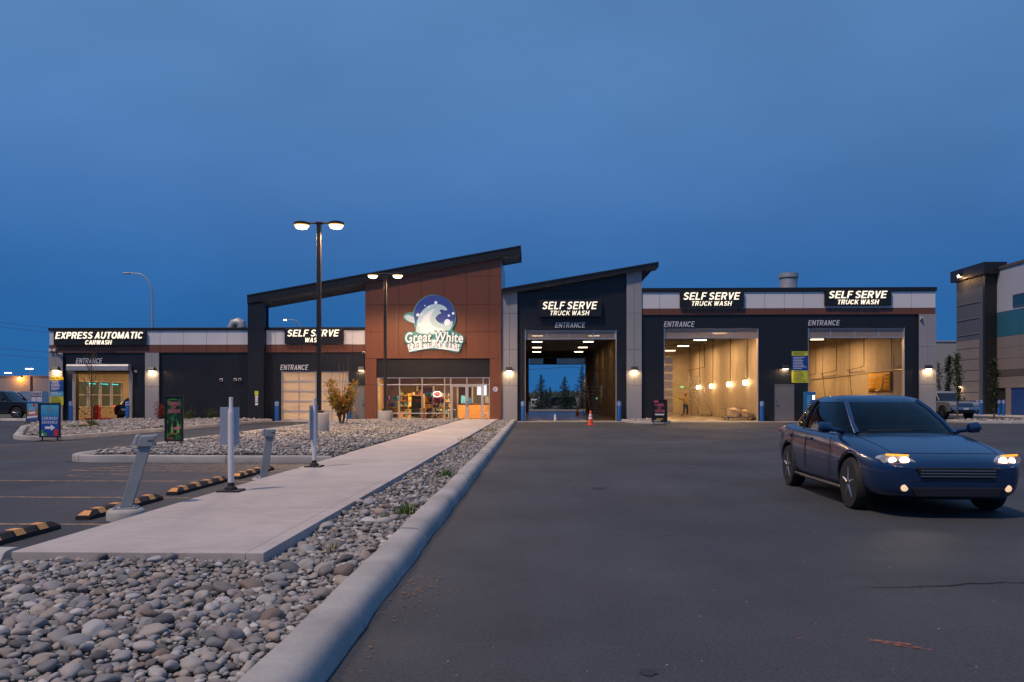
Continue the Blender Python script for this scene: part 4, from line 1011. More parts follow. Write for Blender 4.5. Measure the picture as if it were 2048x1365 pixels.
# ---- the logo sign on the tower: shaped board, water disc, splash, bubbles, name and banner (no mascot)
LY = TYF - .10
def lp(px, py): return (sx(px, LY), sz(py, px, LY))
LG = thing('logo_sign', (*([sx(866, LY)]), TYF, sz(706, 866, LY)), 'large shaped logo sign reading Great White Car & Truck Wash on the tower', 'sign')
emis('logo_foam', (.85, .87, .88), .28); emis('logo_teal', (.10, .38, .37), .12); emis('logo_indigo', (.045, .075, .30), .22); emis('logo_pale', (.55, .72, .72), .22); emis('logo_deep', (.02, .19, .19), .08); emis('logo_bubble', (.85, .9, .97), .35); emis('logo_aqua', (.05, .33, .42), .18)
def disc(c, r, n=48, a0=0, a1=2 * math.pi): return [(c[0] + r * math.cos(a0 + (a1 - a0) * k / n), c[1] + r * math.sin(a0 + (a1 - a0) * k / n)) for k in range(n)]
outline = [(819, 703), (812, 686), (808, 676), (811, 668), (820, 664), (833, 665), (828, 650), (827, 646), (812, 643), (806, 635), (808, 629), (818, 625), (826, 626), (829, 615), (837, 603), (849, 594), (864, 589), (882, 592), (897, 600), (906, 611), (911, 625), (912, 640), (908, 653), (904, 662), (914, 665), (925, 671), (928, 680), (924, 690), (920, 705), (912, 706), (890, 700), (866, 698.5), (842, 700), (826, 706)]
MB().prism([lp(*p) for p in chaikin(outline + [outline[0]], 2)[:-1]], LY, TYF - .002, 'Y').build('backing_board', 'logo_teal', LG)
cxy = lp(869, 632); R_ = (lp(910, 632)[0] - lp(828, 632)[0]) / 2
MB().prism(disc(cxy, R_), LY - .02, LY - .002, 'Y').build('water_disc', 'logo_indigo', LG)
MB().prism([lp(*p) for p in chaikin([(832, 640), (845, 648), (860, 641), (876, 650), (893, 642), (908, 647), (903, 664), (890, 672), (845, 672), (834, 664), (832, 640)], 2)[:-1]], LY - .035, LY - .022, 'Y').build('wave', 'logo_aqua', LG)
MB().prism([lp(*p) for p in chaikin([(808, 634), (816, 629), (826, 634), (836, 640), (830, 648), (816, 643), (808, 634)], 2)[:-1]], LY - .012, LY - .002, 'Y').build('splash', 'logo_pale', LG)
crest = [(832, 663), (834, 646), (838, 632), (847, 619), (860, 610), (876, 608), (890, 613), (896, 621), (890, 622), (884, 619), (878, 622), (884, 627), (876, 630), (870, 637), (876, 645), (888, 650), (900, 647), (906, 640), (905, 652), (898, 664), (870, 670), (840, 669), (832, 663)]
MB().prism([lp(*p) for p in chaikin(crest, 2)[:-1]], LY - .05, LY - .037, 'Y').build('wave', 'logo_pale', LG)
MB().prism([lp(*p) for p in chaikin([(840, 662), (842, 646), (850, 632), (862, 621), (872, 618), (864, 628), (859, 640), (864, 652), (876, 658), (892, 659), (880, 666), (850, 667), (840, 662)], 2)[:-1]], LY - .060, LY - .051, 'Y').build('wave', 'logo_foam', LG)
for (bx_, by_, br) in ((836, 630.5, 3.2), (839.5, 651, 3.2), (906.5, 627.5, 2.6), (895, 645.5, 6.3), (843, 629, 1.6), (849, 634, 1.5), (858, 615, 2.2), (872, 606, 3.0), (850, 612, 1.3), (898, 632, 2.2)):
    c = lp(bx_, by_); r = br * FY / F_PX; MB().prism(disc(c, r, 20), LY - .075, LY - .062, 'Y').build('bubble', 'logo_bubble', LG)
bw = [(815, 690), (828, 684), (866, 680), (905, 684), (921, 690), (917, 703), (908, 702), (866, 696), (826, 702), (819, 705)]
MB().prism([lp(*p) for p in bw], LY - .05, LY - .036, 'Y').build('banner', 'logo_white', LG)
arc = lambda k: (lambda X, Z: (X, Z - k * ((X - sx(868, LY)) / 1.7) ** 2))
emis('logo_text_teal', (.015, .20, .17), .05)
def arched(txt, p0, p1, pt, pb, y, d, m, bold, k, shear=0, name='lettering'):
    x0, x1 = sx(p0, y), sx(p1, y); z1, z0 = sz(pt, 868, y), sz(pb, 868, y)
    text_mb(txt, x0, x1, z0, z1, y, d, bold, shear, arc(k)).build(name, m, LG)
caps_mb('CAR & TRUCK WASH', sx(818.5, LY), sx(919.5, LY), sz(695.5, 868, LY), sz(684.5, 868, LY), LY - .056, .012, 0., arc(.22), .20, .78).build('lettering', 'logo_text_teal', LG)
arched('Great White', 807.5, 929, 661, 687, LY - .078, .014, 'logo_deep', .055, .06, .1, 'lettering_outline')
arched('Great White', 810.5, 926, 663.5, 684.5, LY - .094, .014, 'logo_foam', .022, .06, .1)

# ---- boards with the wash rules and prices, on the piers
def rules_board(x0, x1, y, bands, label, name='rules_board'):
    """bands: (z0, z1, material, number of text lines, line material)"""
    b = thing(name, ((x0 + x1) / 2, y + .02, bands[-1][0]), label, 'notice board', 'rules boards beside the bays')
    r = random.Random(int(x0 * 10))
    for i, (z0, z1, m, n, lm) in enumerate(bands):
        pn = MB().box(x0, x1, y - .02, y, z0 + .003, z1 - .003).build('board_panel', m, b)
        ln = MB(); hh = (z1 - z0) / (n + 1)
        for k in range(n):
            z = z1 - hh * (k + .85); u = x0 + (.08 if n > 2 else .06) * (x1 - x0) / .9 ; e = x0 + (x1 - x0) * r.uniform(.55, .92); xx = u
            while xx < e:
                wl_ = r.uniform(.03, .09); ln.box(xx, min(e, xx + wl_), y - .024, y - .0205, z - hh * .22, z + hh * .2); xx += wl_ + .014
        if ln.v: ln.build('print', lm, pn)
    return b
mat('sign_yellow', (.82, .60, .02), .5); mat('sign_lime', (.62, .66, .05), .5); mat('sign_blue', (.01, .065, .34), .45); mat('sign_sky', (.08, .36, .62), .45); mat('print_white', (.75, .76, .8), .5); mat('print_black', (.03, .03, .03), .5)
yb = FY - .152; Q = lambda py: sz(py, 114, yb)
rules_board(sx(100.5, yb), sx(127, yb), yb, [(Q(761), Q(754), 'sign_yellow', 2, 'print_black'), (Q(783), Q(761.5), 'sign_blue', 7, 'print_white'), (Q(793), Q(783.5), 'sign_sky', 3, 'print_white'), (Q(811), Q(793.5), 'sign_lime', 6, 'print_black')], 'tall yellow, blue and lime rules board on the leftmost grey pier')
yb = FY - .004; Q = lambda py: sz(py, 1600, yb)
rules_board(sx(1583.5, yb), sx(1615.5, yb), yb, [(Q(712), Q(703), 'sign_lime', 3, 'print_black'), (Q(741), Q(712.5), 'sign_blue', 8, 'print_white'), (Q(766), Q(741.5), 'sign_lime', 8, 'print_black')], 'lime and blue rules board on black wall above the blue pay machine')

# ---- stickers on the black column and round emblem on the tower
yb = RY0 + .066
st = thing('sticker_column', (sx(513, yb), yb, sz(815, 513, yb)), 'yellow tag over small white notices on the black canopy column', 'notice')
MB().box(sx(509.5, yb), sx(517, yb), yb - .02, yb, sz(791, 513, yb), sz(782.5, 513, yb)).build('yellow_tag', 'sign_lime', st)
for a, b in ((791.6, 797), (797.6, 801), (801.6, 804.5), (806, 811)): MB().box(sx(510.5, yb), sx(516, yb), yb - .012, yb, sz(b, 513, yb), sz(a, 513, yb)).build('notice_card', 'print_white', st)
c = (sx(990.8, TYF), sz(779, 990, TYF)); em = thing('round_emblem', (c[0], TYF, c[1] - .2), 'small round pale blue emblem on the red-brown tower right of the doors', 'emblem')
mat('emblem_blue', (.38, .44, .62), .5); mat('emblem_pale', (.62, .66, .78), .5)
MB().prism(disc(c, .15, 28), TYF - .02, TYF - .001, 'Y').build('disc', 'emblem_pale', em); MB().prism(disc((c[0] - .02, c[1]), .09, 5), TYF - .026, TYF - .021, 'Y').build('mark', 'emblem_blue', em)

# ================================================================== wall lamps
emis('lamp_lens', (1.0, .70, .38), 14.)
def wall_lamp(x, y, z, label, power=14, w=.36, group='wall lamps throwing light down', face=(0, -1), name='wall_lamp'):
    e = thing(name, (x, y, z - .1), label, 'wall lamp', group)
    fxn, fyn = face
    if face == (0, -1):
        MB().prism([(y - .002, z - .10), (y - .26, z - .10), (y - .26, z - .03), (y - .16, z + .13), (y - .002, z + .13)], x - w / 2, x + w / 2, 'X').build('housing', M['bronze'], e, bevel=.012)
        MB().box(x - w / 2 + .04, x + w / 2 - .04, y - .24, y - .05, z - .118, z - .102).build('lens', 'lamp_lens', e)
        light('AREA', 'lamp_light', (x, y - .15, z - .13), power, WARM, e, .26, (0, .22, -1), sy=.14)
    else:
        MB().prism([(x, z - .10), (x - .26, z - .10), (x - .26, z - .03), (x - .16, z + .13), (x, z + .13)], y - w / 2, y + w / 2, 'Y').build('housing', M['bronze'], e, bevel=.012)
        MB().box(x - .24, x - .05, y - w / 2 + .04, y + w / 2 - .04, z - .118, z - .102).build('lens', 'lamp_lens', e)
        light('AREA', 'lamp_light', (x - .15, y, z - .13), power, WARM, e, .26, (.22, 0, -1), sy=.14)
    return e
for p, q, yy, lab, pw in ((113.5, 738, FY - .151, 'wall lamp on the leftmost grey pier above the rules board', 14), (305, 739, FY - .151, 'wall lamp on the grey pier right of the roller shutter', 14), (723, 738, FY, 'wall lamp over the grey steel door beside the tower', 12), (1018, 739, FY - .151, 'wall lamp on the grey pier right of the tower', 14), (1268.5, 738, FY - .151, 'wall lamp on the grey pier between the first and second truck bays', 14), (1569.5, 735, FY, 'wall lamp over the steel door between the two bright bays', 16), (1855.5, 735, FY - .151, 'wall lamp on the grey pier at the right end of the car wash', 15)):
    wall_lamp(sx(p, yy), yy, sz(q, p, yy), lab, pw)

# small cameras and boxes on the wall
def wall_camera(px, py, yy, label, cat='camera', s=.09):
    x, z = sx(px, yy), sz(py, px, yy); e = thing('wall_camera', (x, yy, z - s), label, cat, 'small cameras and boxes on the walls')
    MB().box(x - s, x + s, yy - .09, yy - .001, z - s, z + s).build('housing', M['plastic'], e, bevel=.015); MB().lathe([(s * .75, 0), (s * .6, -.06), (s * .2, -.09)], (x, yy - .09, z - s * .1), 12, 'Y').build('dome', M['darkglass'], e, smooth=True)
wall_camera(443, 760.5, FY, 'single white box on the black wall, left of the pair'); wall_camera(471, 760, FY, 'left one of the pair of white boxes on the black wall'); wall_camera(480.5, 760, FY, 'right one of the pair of white boxes on the black wall')
wall_camera(120, 710, FY - .151, 'small camera high on the leftmost grey pier', s=.07); wall_camera(1842, 638, FY - .151, 'small camera at the top of the rightmost grey pier', s=.08); wall_camera(272, 744, FY, 'small camera right of the roller shutter', s=.07); wall_camera(728, 706, FY, 'small camera under the brown band beside the tower', s=.08)
def flood(px, py, label):
    yy = FY - .075; x, z = sx(px, yy), sz(py, px, yy); e = thing('flood_light', (x, yy, z - .1), label, 'floodlight')
    for d in (-.13, .13): MB().lathe([(.09, -.16), (.10, -.14), (.055, -.03), (.03, 0)], (x + d, yy - .06, z), 12, 'Y').build('lamp_head', M['plastic'], e, smooth=True)
    MB().box(x - .12, x + .12, yy - .06, yy - .001, z - .03, z + .05).build('bracket', M['plastic'], e)
flood(108, 701, 'unlit twin floodlight on the brown band at the left corner')

# ================================================================== bollards
def bollard(label, group):
    b = thing('bollard', (0, 0, 0), label, 'bollard', group, local=True)
    MB().lathe([(.115, 0), (.115, 1.16), (.10, 1.2), (.06, 1.23), (.0, 1.24)], (0, 0, 0), 18).build('sleeve', M['blue'], b, smooth=True)
    for z in (.98, 1.10): MB().lathe([(.1155, 0), (.118, .005), (.118, .035), (.1155, .04)], (0, 0, z), 18).build('band', M['bwhite'], b, smooth=True)
    return b
G1 = 'blue bollards guarding the bay doors'
b0 = bollard('blue bollard at the left jamb of the roller shutter', G1); b0.location = (sx(142, FY - .45), FY - .45, 0)
for px, lab in ((255, 'blue bollard at the right jamb of the roller shutter, beside the dark car'), (553.5, 'blue bollard left of the closed glazed door'), (698, 'blue bollard right of the closed glazed door, behind the autumn tree'), (1046, 'blue bollard left of the drive-through truck bay'), (1238.5, 'blue bollard right of the drive-through truck bay'), (1524, 'blue bollard right of the bay with the person'), (1821, 'blue bollard right of the bay with the yellow banner')):
    copy_tree(b0, (sx(px, FY - .45), FY - .45, 0), 0, lab)
# ================================================================== lamps and things inside the bays
emis('bay_lamp_glow', (1.0, .78, .50), 9.)
def ceiling_lamp(x, y, z, zc, label, power, w=.9, color=WARM, group='ceiling lamps in the wash bays', up=True):
    e = thing('ceiling_lamp', (x, y, z), label, 'ceiling lamp', group)
    MB().box(x - w / 2, x + w / 2, y - .2, y + .2, z, z + .10).build('housing', M['steel'], e, bevel=.01)
    MB().box(x - w / 2 + .04, x + w / 2 - .04, y - .17, y + .17, z - .03, z - .001).build('lens', 'bay_lamp_glow', e)
    st = MB()
    for d in (-.3, .3): st.tube([(x + d, y, z + .1), (x + d, y, zc)], .012, 6)
    st.build('hanger', M['steel'], e)
    if power: light('AREA', 'lamp_light', (x, y, z - .05), power, color, e, w * .8, (0, 0, -1), sy=.3)
BAYC = (1.0, .55, .22)
for row, X, in (('left', .15), ('right', 3.85)):
    for k, Y in enumerate((52.4, 58.0, 64.5, 70.5)):
        nth = ('nearest', 'second', 'third', 'farthest')[k]
        ceiling_lamp(X, Y, 5.5, 6.2, '%s ceiling lamp of the %s row in the drive-through bay' % (nth, row), 24 if k < 3 else 15, .8, color=BAYC)
for k, Y in enumerate((50.6, 56.6, 63.0, 69.0)):
    ceiling_lamp(11.6, Y, 5.5, 6.2, '%s ceiling lamp in the bay with the person' % ('nearest', 'second', 'third', 'farthest')[k], 245, color=BAYC)
for k, Y in enumerate((56.2, 63.5)):
    ceiling_lamp(19.6, Y, 5.5, 6.2, '%s ceiling lamp in the bay with the yellow banner' % ('nearer', 'farther')[k], 345, color=BAYC)
# jar lamps along the right wall of the second truck bay, on conduit drops
emis('jar_glow', (1.0, .78, .45), 16.)
xw = BO[1] + .62
for k, (Y, z) in enumerate(((53.2, 2.46), (57.7, 2.42), (63.3, 2.38), (68.4, 2.36))):
    e = thing('jar_lamp', (xw, Y, z - .15), '%s jar lamp on the right wall of the bay with the person' % ('nearest', 'second', 'third', 'farthest')[k], 'wall lamp', 'jar lamps on the bay wall')
    MB().lathe([(.05, -.20), (.11, -.15), (.12, 0), (.10, .12)], (xw - .18, Y, z), 14).build('globe', 'jar_glow', e, smooth=True)
    MB().cyl(xw - .18, Y, z + .121, z + .22, .09, .06).tube([(xw - .18, Y, z + .2), (xw - .04, Y, z + .24)], .03, 8).build('fitting', M['steel'], e)
    MB().tube([(xw - .03, Y, z + .25), (xw - .03, Y, 6.1)], .022, 6).build('conduit', M['darkgap'], e)
    light('POINT', 'lamp_light', (xw - .36, Y, z), 16, AMBER, e, rad=.1)
# express tunnel
for k, Y in enumerate((51.5, 57.0)):
    ceiling_lamp(-26.6, Y, 3.6, 3.9, '%s ceiling lamp in the express tunnel' % ('nearer', 'farther')[k], 120, .8, color=BAYC)
emis('teal_led', (.08, .75, .72), 1.0)
for k, (Y, L_) in enumerate(((52.1, .8), (53.6, .9), (55.0, .8))):
    o = MB().box(XL + .31, XL + .35, Y, Y + L_, 2.34, 2.40).build('led_strip', 'teal_led', origin=(XL + .31, Y, 2.34)); tag(o, '%s teal light strip over the express tunnel windows' % ('nearest', 'middle', 'farthest')[k], 'light strip', 'teal light strips in the express tunnel')
emis('purple_led', (.65, .35, .8), 1.4)
tag(MB().box(XL + .31, XL + .35, 49.5, 50.5, 2.32, 2.44).build('led_strip', 'purple_led', origin=(XL + .31, 49.5, 2.32)), 'pale purple light strip over the first express tunnel window', 'light strip')
for k, Y in enumerate((50.6, 54.5)): ceiling_lamp(-13.5 + (.9 if k else -.9), Y, 3.5, 3.9, '%s ceiling lamp behind the closed glazed door' % ('nearer', 'farther')[k], 520, .8)
# red and orange fittings beside the car in the express tunnel
mat('red_plastic', (.55, .03, .02), .45)
tag(MB().box(-27.95, -27.6, 49.8, 50.1, 0, .85).box(-27.9, -27.65, 49.85, 50.05, .85, 1.0).build('tunnel_bin', 'red_plastic', origin=(-27.8, 49.9, 0), bevel=.02), 'red plastic bin behind the dark car in the express tunnel', 'bin')
tag(MB().box(-28.8, -27.2, 50.4, 50.55, .04, .14).box(-28.8, -27.2, 50.8, 50.95, .04, .14).box(-28.7, -28.6, 50.4, 50.95, .02, .05).build('guide_rail', 'orange_plastic', origin=(-28, 50.5, .02)), 'low orange wheel guide rail on the express tunnel floor', 'rail')

# ---- second truck bay: rolling ladder, spray boom, tarp on a cart, bicycle-like machine, person
def rolling_ladder(x, y, label, m, h=2.9, n=9, w=.8, rz=0):
    e = thing('rolling_ladder', (x, y, 0), label, 'ladder', rz=rz, local=True)
    rails = MB()
    for d in (-w / 2, w / 2):
        rails.tube([(d, 0, .1), (d, 1.5, h)], .03, 6).tube([(d, 1.6, .1), (d, 1.6, h + .95)], .025, 6).tube([(d, .3, .95), (d, 1.6, h + .95)], .02, 6).tube([(d, 0, .1), (d, 1.6, .1)], .025, 6)
        rails.tube([(d, 2.5, .1), (d, 2.5, h + .95)], .025, 6).tube([(d, 1.6, h + .95), (d, 2.5, h + .95)], .02, 6).tube([(d, 1.6, .1), (d, 2.5, .1)], .025, 6)
    rails.build('frame', m, e, smooth=True)
    for k in range(n):
        t = (k + 1) / n; MB().box(-w / 2, w / 2, 1.5 * t - .1, 1.5 * t + .12, .1 + (h - .1) * t - .02, .1 + (h - .1) * t + .02).build('tread', m, e)
    MB().box(-w / 2, w / 2, 1.6, 2.5, h - .02, h + .02).build('platform', m, e)
    for d in (-w / 2, w / 2):
        for yy in (.05, 2.45): MB().lathe([(.07, -.02), (.07, .02)], (d, yy, .07), 12, 'X').build('castor', M['rubber'], e)
    return e
rolling_ladder(13.35, 62.5, 'pale steel rolling ladder against the wall of the bay with the person', M['galv'], 2.2, 8, 1.0, rz=.5)
rolling_ladder(AO[1] - .25, 61.0, 'dark rolling ladder along the wall of the drive-through bay', M['steel'], 2.3, 8, .9, rz=.15)
def boom(px, Y, z, L_, label, x):
    o = MB().tube([(x - .02, Y, z + .1), (x - .35, Y, z), (x - .5 - L_ * .2, Y + L_, z - .15)], .018, 6).tube([(x - .02, Y, z + .1), (x - .02, Y, z + 2.2)], .018, 6).tube([(x - .45 - L_ * .15, Y + L_ * .8, z - .14), (x - .5, Y + L_ * .7, 1.3), (x - .2, Y + L_ * .5, .5)], .018, 6).build('spray_boom', M['darkgap'], origin=(x, Y, z))
    tag(o, label, 'spray boom', 'spray booms with hoses in the bays')
boom(0, 66.5, 3.9, 2.4, 'dark spray boom high on the wall of the bay with the person', xw); boom(0, 63.0, 3.6, 2.6, 'dark spray boom with hose in the drive-through bay', AO[1] + .55)
xcw = CO[1] + .55
boom(0, 55.6, 3.5, 1.2, 'spray boom near the yellow banner', xcw); boom(0, 60.6, 3.4, 1.4, 'middle spray boom on the wall of the bay with the banner', xcw); boom(0, 65.0, 3.3, 1.4, 'far spray boom on the wall of the bay with the banner', xcw)
# pipes on the wall of the third bay
for k, (pts, lab) in enumerate((([(xcw - .05, 49.2, 3.18), (xcw - .05, 54.2, 3.12), (xcw - .05, 66, 2.9)], 'long level pipe along the wall of the bay with the banner'), ([(xcw - .08, 50.0, 3.4), (xcw - .08, 51.2, 3.35), (xcw - .08, 51.2, 6.1)], 'bent pipe drop nearest the bay opening'), ([(xcw - .08, 55.4, 3.3), (xcw - .08, 58.0, 3.25), (xcw - .08, 58.0, 6.1)], 'bent pipe drop in the middle of the banner bay wall'), ([(xcw - .08, 60.5, 3.2), (xcw - .08, 63.4, 3.1), (xcw - .08, 63.4, 6.1)], 'bent pipe drop at the far end of the banner bay wall'))):
    tag(MB().tube(pts, .022, 8).build('pipe', M['steel'], origin=pts[0], smooth=True), lab, 'pipe', 'pipes on the bay wall')
tag(MB().tube([(xcw - .25, 53.5, 5.75), (xcw - .25, 57.5, 5.55), (xcw - .25, 61, 5.2)], .05, 8).build('pipe', M['galv'], origin=(xcw - .25, 53.5, 5.7), smooth=True), 'bright pipe under the ceiling of the bay with the banner', 'pipe')
# yellow banner
mat('banner_yellow', (.80, .42, .03), .6, noise=(3, .08)); mat('banner_brown', (.42, .22, .05), .6); mat('banner_pale', (.75, .55, .25), .6)
ban = thing('wash_banner', (xcw - .04, 53.0, 1.85), 'large yellow banner hung on the concrete wall of the right bay', 'banner')
by0, by1, bz0, bz1 = 51.3, 54.8, 1.85, 3.1
v = []; n = 14
for i_ in range(n + 1):
    for jj in range(5):
        v.append((xcw - .05 - .03 * math.sin(i_ * 1.1 + jj * .7) - .02, by0 + (by1 - by0) * i_ / n, bz0 + (bz1 - bz0) * jj / 4 - .04 * math.sin(i_ * math.pi / n) * (1 if jj == 4 else 0)))
mb = MB(); mb.v = v; mb.f = [(i_ * 5 + jj, (i_ + 1) * 5 + jj, (i_ + 1) * 5 + jj + 1, i_ * 5 + jj + 1) for i_ in range(n) for jj in range(4)]
bo = mb.build('cloth', 'banner_yellow', ban, smooth=True); sm = bo.modifiers.new('t', 'SOLIDIFY'); sm.thickness = .01
pr = MB(); xx = xcw - .115
for k in range(4): pr.box(xx, xx + .003, 51.5, 52.1 - .12 * (k % 2), 2.85 - k * .24, 2.95 - k * .24)
pr.box(xx, xx + .003, 51.4, 52.2, 1.92, 2.08).build('print', 'banner_brown', ban)
pr = MB()
for k in range(8):
    a0, a1 = -.2 + k * .17, -.2 + (k + 1) * .17; cy_, cz0 = 54.3, 3.0; pr.add([(xx, cy_ - 1.9 * math.cos(a0), cz0 - 1.15 * math.sin(a0 + .4)), (xx, cy_ - 1.9 * math.cos(a1), cz0 - 1.15 * math.sin(a1 + .4)), (xx, cy_ - 1.78 * math.cos(a1), cz0 - 1.05 * math.sin(a1 + .4)), (xx, cy_ - 1.78 * math.cos(a0), cz0 - 1.05 * math.sin(a0 + .4))], [(0, 1, 2, 3)])
pr.box(xx, xx + .003, 53.3, 54.5, 2.7, 2.85).box(xx, xx + .003, 53.6, 54.6, 2.35, 2.45).box(xx, xx + .003, 53.9, 54.5, 2.1, 2.17).build('print', 'banner_pale', ban)
# bins, stepped cart, cone in the third bay
mat('bin_blue', (.015, .07, .32), .5)
tag(MB().prism([(19.3, .02), (20.0, .02), (20.1, .95), (19.2, .95)], 57.0, 57.7, 'Y').box(19.15, 20.15, 56.95, 57.75, .951, 1.02).build('waste_bin', 'bin_blue', origin=(19.6, 57.3, .02), bevel=.02), 'blue open waste bin in the bay with the yellow banner', 'bin')
mat('tarp_cloth', (.50, .40, .27), .85, noise=(2.5, .15)); mat('pipe_white', (.6, .6, .58), .5)
tp = thing('tarp_cart', (13.2, 51.8, 0), 'low cart heaped with a pale crumpled tarp inside the bay mouth', 'cart')
MB().box(12.1, 14.0, 51.2, 52.4, .14, .22).build('deck', M['steel'], tp)
for a in (12.3, 13.8):
    for b_ in (51.3, 52.3): MB().lathe([(.07, -.02), (.07, .02)], (a, b_, .08), 12, 'X').build('castor', M['rubber'], tp)
tv, tf = stone_templates(3, 1, 5); vv = tv[0] / np.abs(tv[0]).max(0)
vv = vv * (1 + .10 * np.sin(vv[:, :1] * 9 + 1) * np.sin(vv[:, 1:2] * 7) + .07 * np.sin(vv[:, 2:3] * 13 + vv[:, :1] * 5)); vv[:, 2] = np.where(vv[:, 2] < -.15, -.15, vv[:, 2]); vv = vv * np.array([.55, .55, .48]) + np.array([12.75, 51.8, .30])
mb = MB(); mb.v = [tuple(p) for p in vv]; mb.f = [tuple(q) for q in tf]; mb.build('tarp', 'tarp_cloth', tp, smooth=True)
vv2 = (np.array(mb.v) - np.array([12.75, 51.8, .30])) * np.array([1.0, .8, .8]) + np.array([13.5, 51.8, .28]); mb2 = MB(); mb2.v = [tuple(p) for p in vv2]; mb2.f = mb.f; mb2.build('tarp', 'tarp_cloth', tp, smooth=True)
tag(MB().tube([(12.6, 53.4, .1), (12.6, 53.4, 1.05)], .04, 8).tube([(12.3, 53.4, .75), (14.0, 53.2, .72)], .03, 8).box(12.4, 12.8, 53.2, 53.6, .015, .06).build('barrier_rail', M['galv'], origin=(12.6, 53.4, .015)), 'low steel rail behind the tarp cart', 'rail')
# machine on the left of the second bay
mc = thing('floor_scrubber', (8.7, 55.2, 0), 'dark wheeled washing machine behind the black A-frame board', 'machine')
MB().box(8.35, 9.0, 54.9, 55.6, .25, .8).box(8.45, 8.9, 55.0, 55.5, .8, .95).build('body', M['rubber'], mc, bevel=.06)
for a in (8.4, 8.95): MB().lathe([(.2, -.04), (.22, 0), (.2, .04)], (a, 55.0, .22), 16, 'X').build('wheel', M['tyre'], mc)
MB().tube([(8.6, 55.6, .8), (8.6, 55.9, 1.1), (8.9, 55.9, 1.1)], .025, 6).build('handle', M['steel'], mc)
# green exit lights
emis('exit_green', (.15, .8, .3), 1.2)
tag(MB().box(AO[1] + .43, AO[1] + .55, 70.0, 70.25, 1.3, 1.5).build('status_light', 'exit_green', origin=(AO[1] + .5, 70, 1.3)), 'small green light on the wall of the drive-through bay', 'light')
mat('arrow_yellow', (.75, .5, .03), .5)
ay = 66.0; ar = MB().prism([(ay - .25, 1.0), (ay + .25, 1.0), (ay + .25, 1.9), (ay + .5, 1.9), (ay, 2.5), (ay - .5, 1.9), (ay - .25, 1.9)], AO[1] + .50, AO[1] + .545, 'X').build('arrow_sign', 'arrow_yellow', origin=(AO[1] + .5, ay, 1.0)); tag(ar, 'yellow upward arrow sign on the drive-through bay wall', 'sign')
tag(MB().box(AO[1] + .50, AO[1] + .545, 64.2, 65.2, 1.5, 2.4).build('price_board', 'sign_sky', origin=(AO[1] + .5, 64.2, 1.5)), 'blue price board beside the yellow arrow in the drive-through bay', 'sign')
tag(MB().prism([(BY - .02, 0), (BY - .02, 0)][:0] or [(13.2, 2.35), (13.45, 2.35), (13.45, 2.5), (13.2, 2.5)], BY - .04, BY - .002, 'Y').build('exit_sign', 'exit_green', origin=(13.2, BY - .02, 2.3)), 'small green exit light on the back wall of the bay with the person', 'sign')
tag(MB().box(12.75, 13.0, BY - .03, BY - .002, 1.1, 1.6).build('caution_notice', 'sign_lime', origin=(12.8, BY - .02, 1.1)), 'small yellow notice on the back wall behind the person', 'sign')
# traffic cones
def cone(x, y, label, h=.75, z=.0):
    e = thing('traffic_cone', (x, y, z), label, 'cone', 'orange traffic cones')
    MB().box(x - .19, x + .19, y - .19, y + .19, z, z + .03).build('base', M['orange'], e, bevel=.01)
    MB().lathe([(.145, .03), (.045, h - .03), (.03, h)], (x, y, z), 18).build('body', M['orange'], e, smooth=True)
    for a, b in ((.42, .56), (.64, .74)):
        ra, rb = [.145 - (.10) * ((q * h - .03) / (h - .06)) + .003 for q in (a, b)]
        MB().lathe([(ra, a * h), (rb, b * h)], (x, y, z), 18).build('collar', M['bwhite'], e, smooth=True)
cone(2.88, 41.6, 'orange traffic cone with white collars on the drive before the open bay', .78)
cone(3.35, 63.5, 'small traffic cone standing inside the drive-through bay', .72, .015)
cone(16.0, 47.9, 'orange traffic cone between the steel door and the blue pay machine', .8, .018)
tag(MB().cyl(1.25, 49.5, .015, .4, .09, .06).build('floor_post', M['plastic'], origin=(1.25, 49.5, .015)), 'tiny white marker post on the floor of the drive-through bay', 'post')
# blue pay machine
pm = thing('pay_machine', (sx(1618, 47.7), 47.7, .018), 'tall blue pay machine with a lit screen left of the right bay', 'pay machine')
x0, x1 = sx(1608.5, 47.7), sx(1628.5, 47.7)
mat('machine_blue', (.02, .15, .42), .4); emis('screen_glow', (1., .85, .6), 1.6)
MB().box(x0, x1, 47.45, 47.95, .018, .1).build('plinth', M['steel'], pm)
cab = MB().box(x0 + .01, x1 - .01, 47.42, 47.95, .1, 1.78).build('cabinet', 'machine_blue', pm, bevel=.03)
MB().box(x1 - .21, x1 - .06, 47.405, 47.419, 1.32, 1.58).build('screen', 'screen_glow', pm)
MB().box(x0 + .06, x1 - .30, 47.405, 47.419, 1.2, 1.6).build('notice', 'sign_sky', pm)
pr = MB()
for k in range(6): pr.box(x0 + .07, x0 + .22 + .03 * (k % 3), 47.40, 47.404, 1.15 - k * .13, 1.18 - k * .13)
pr.build('print', 'print_white', pm)
MB().tube([(x1 - .02, 47.5, 1.1), (x1 + .12, 47.5, .9), (x1 + .1, 47.6, .5), (x1 - .05, 47.7, .3)], .025, 8).build('hose', M['rubber'], pm, smooth=True)

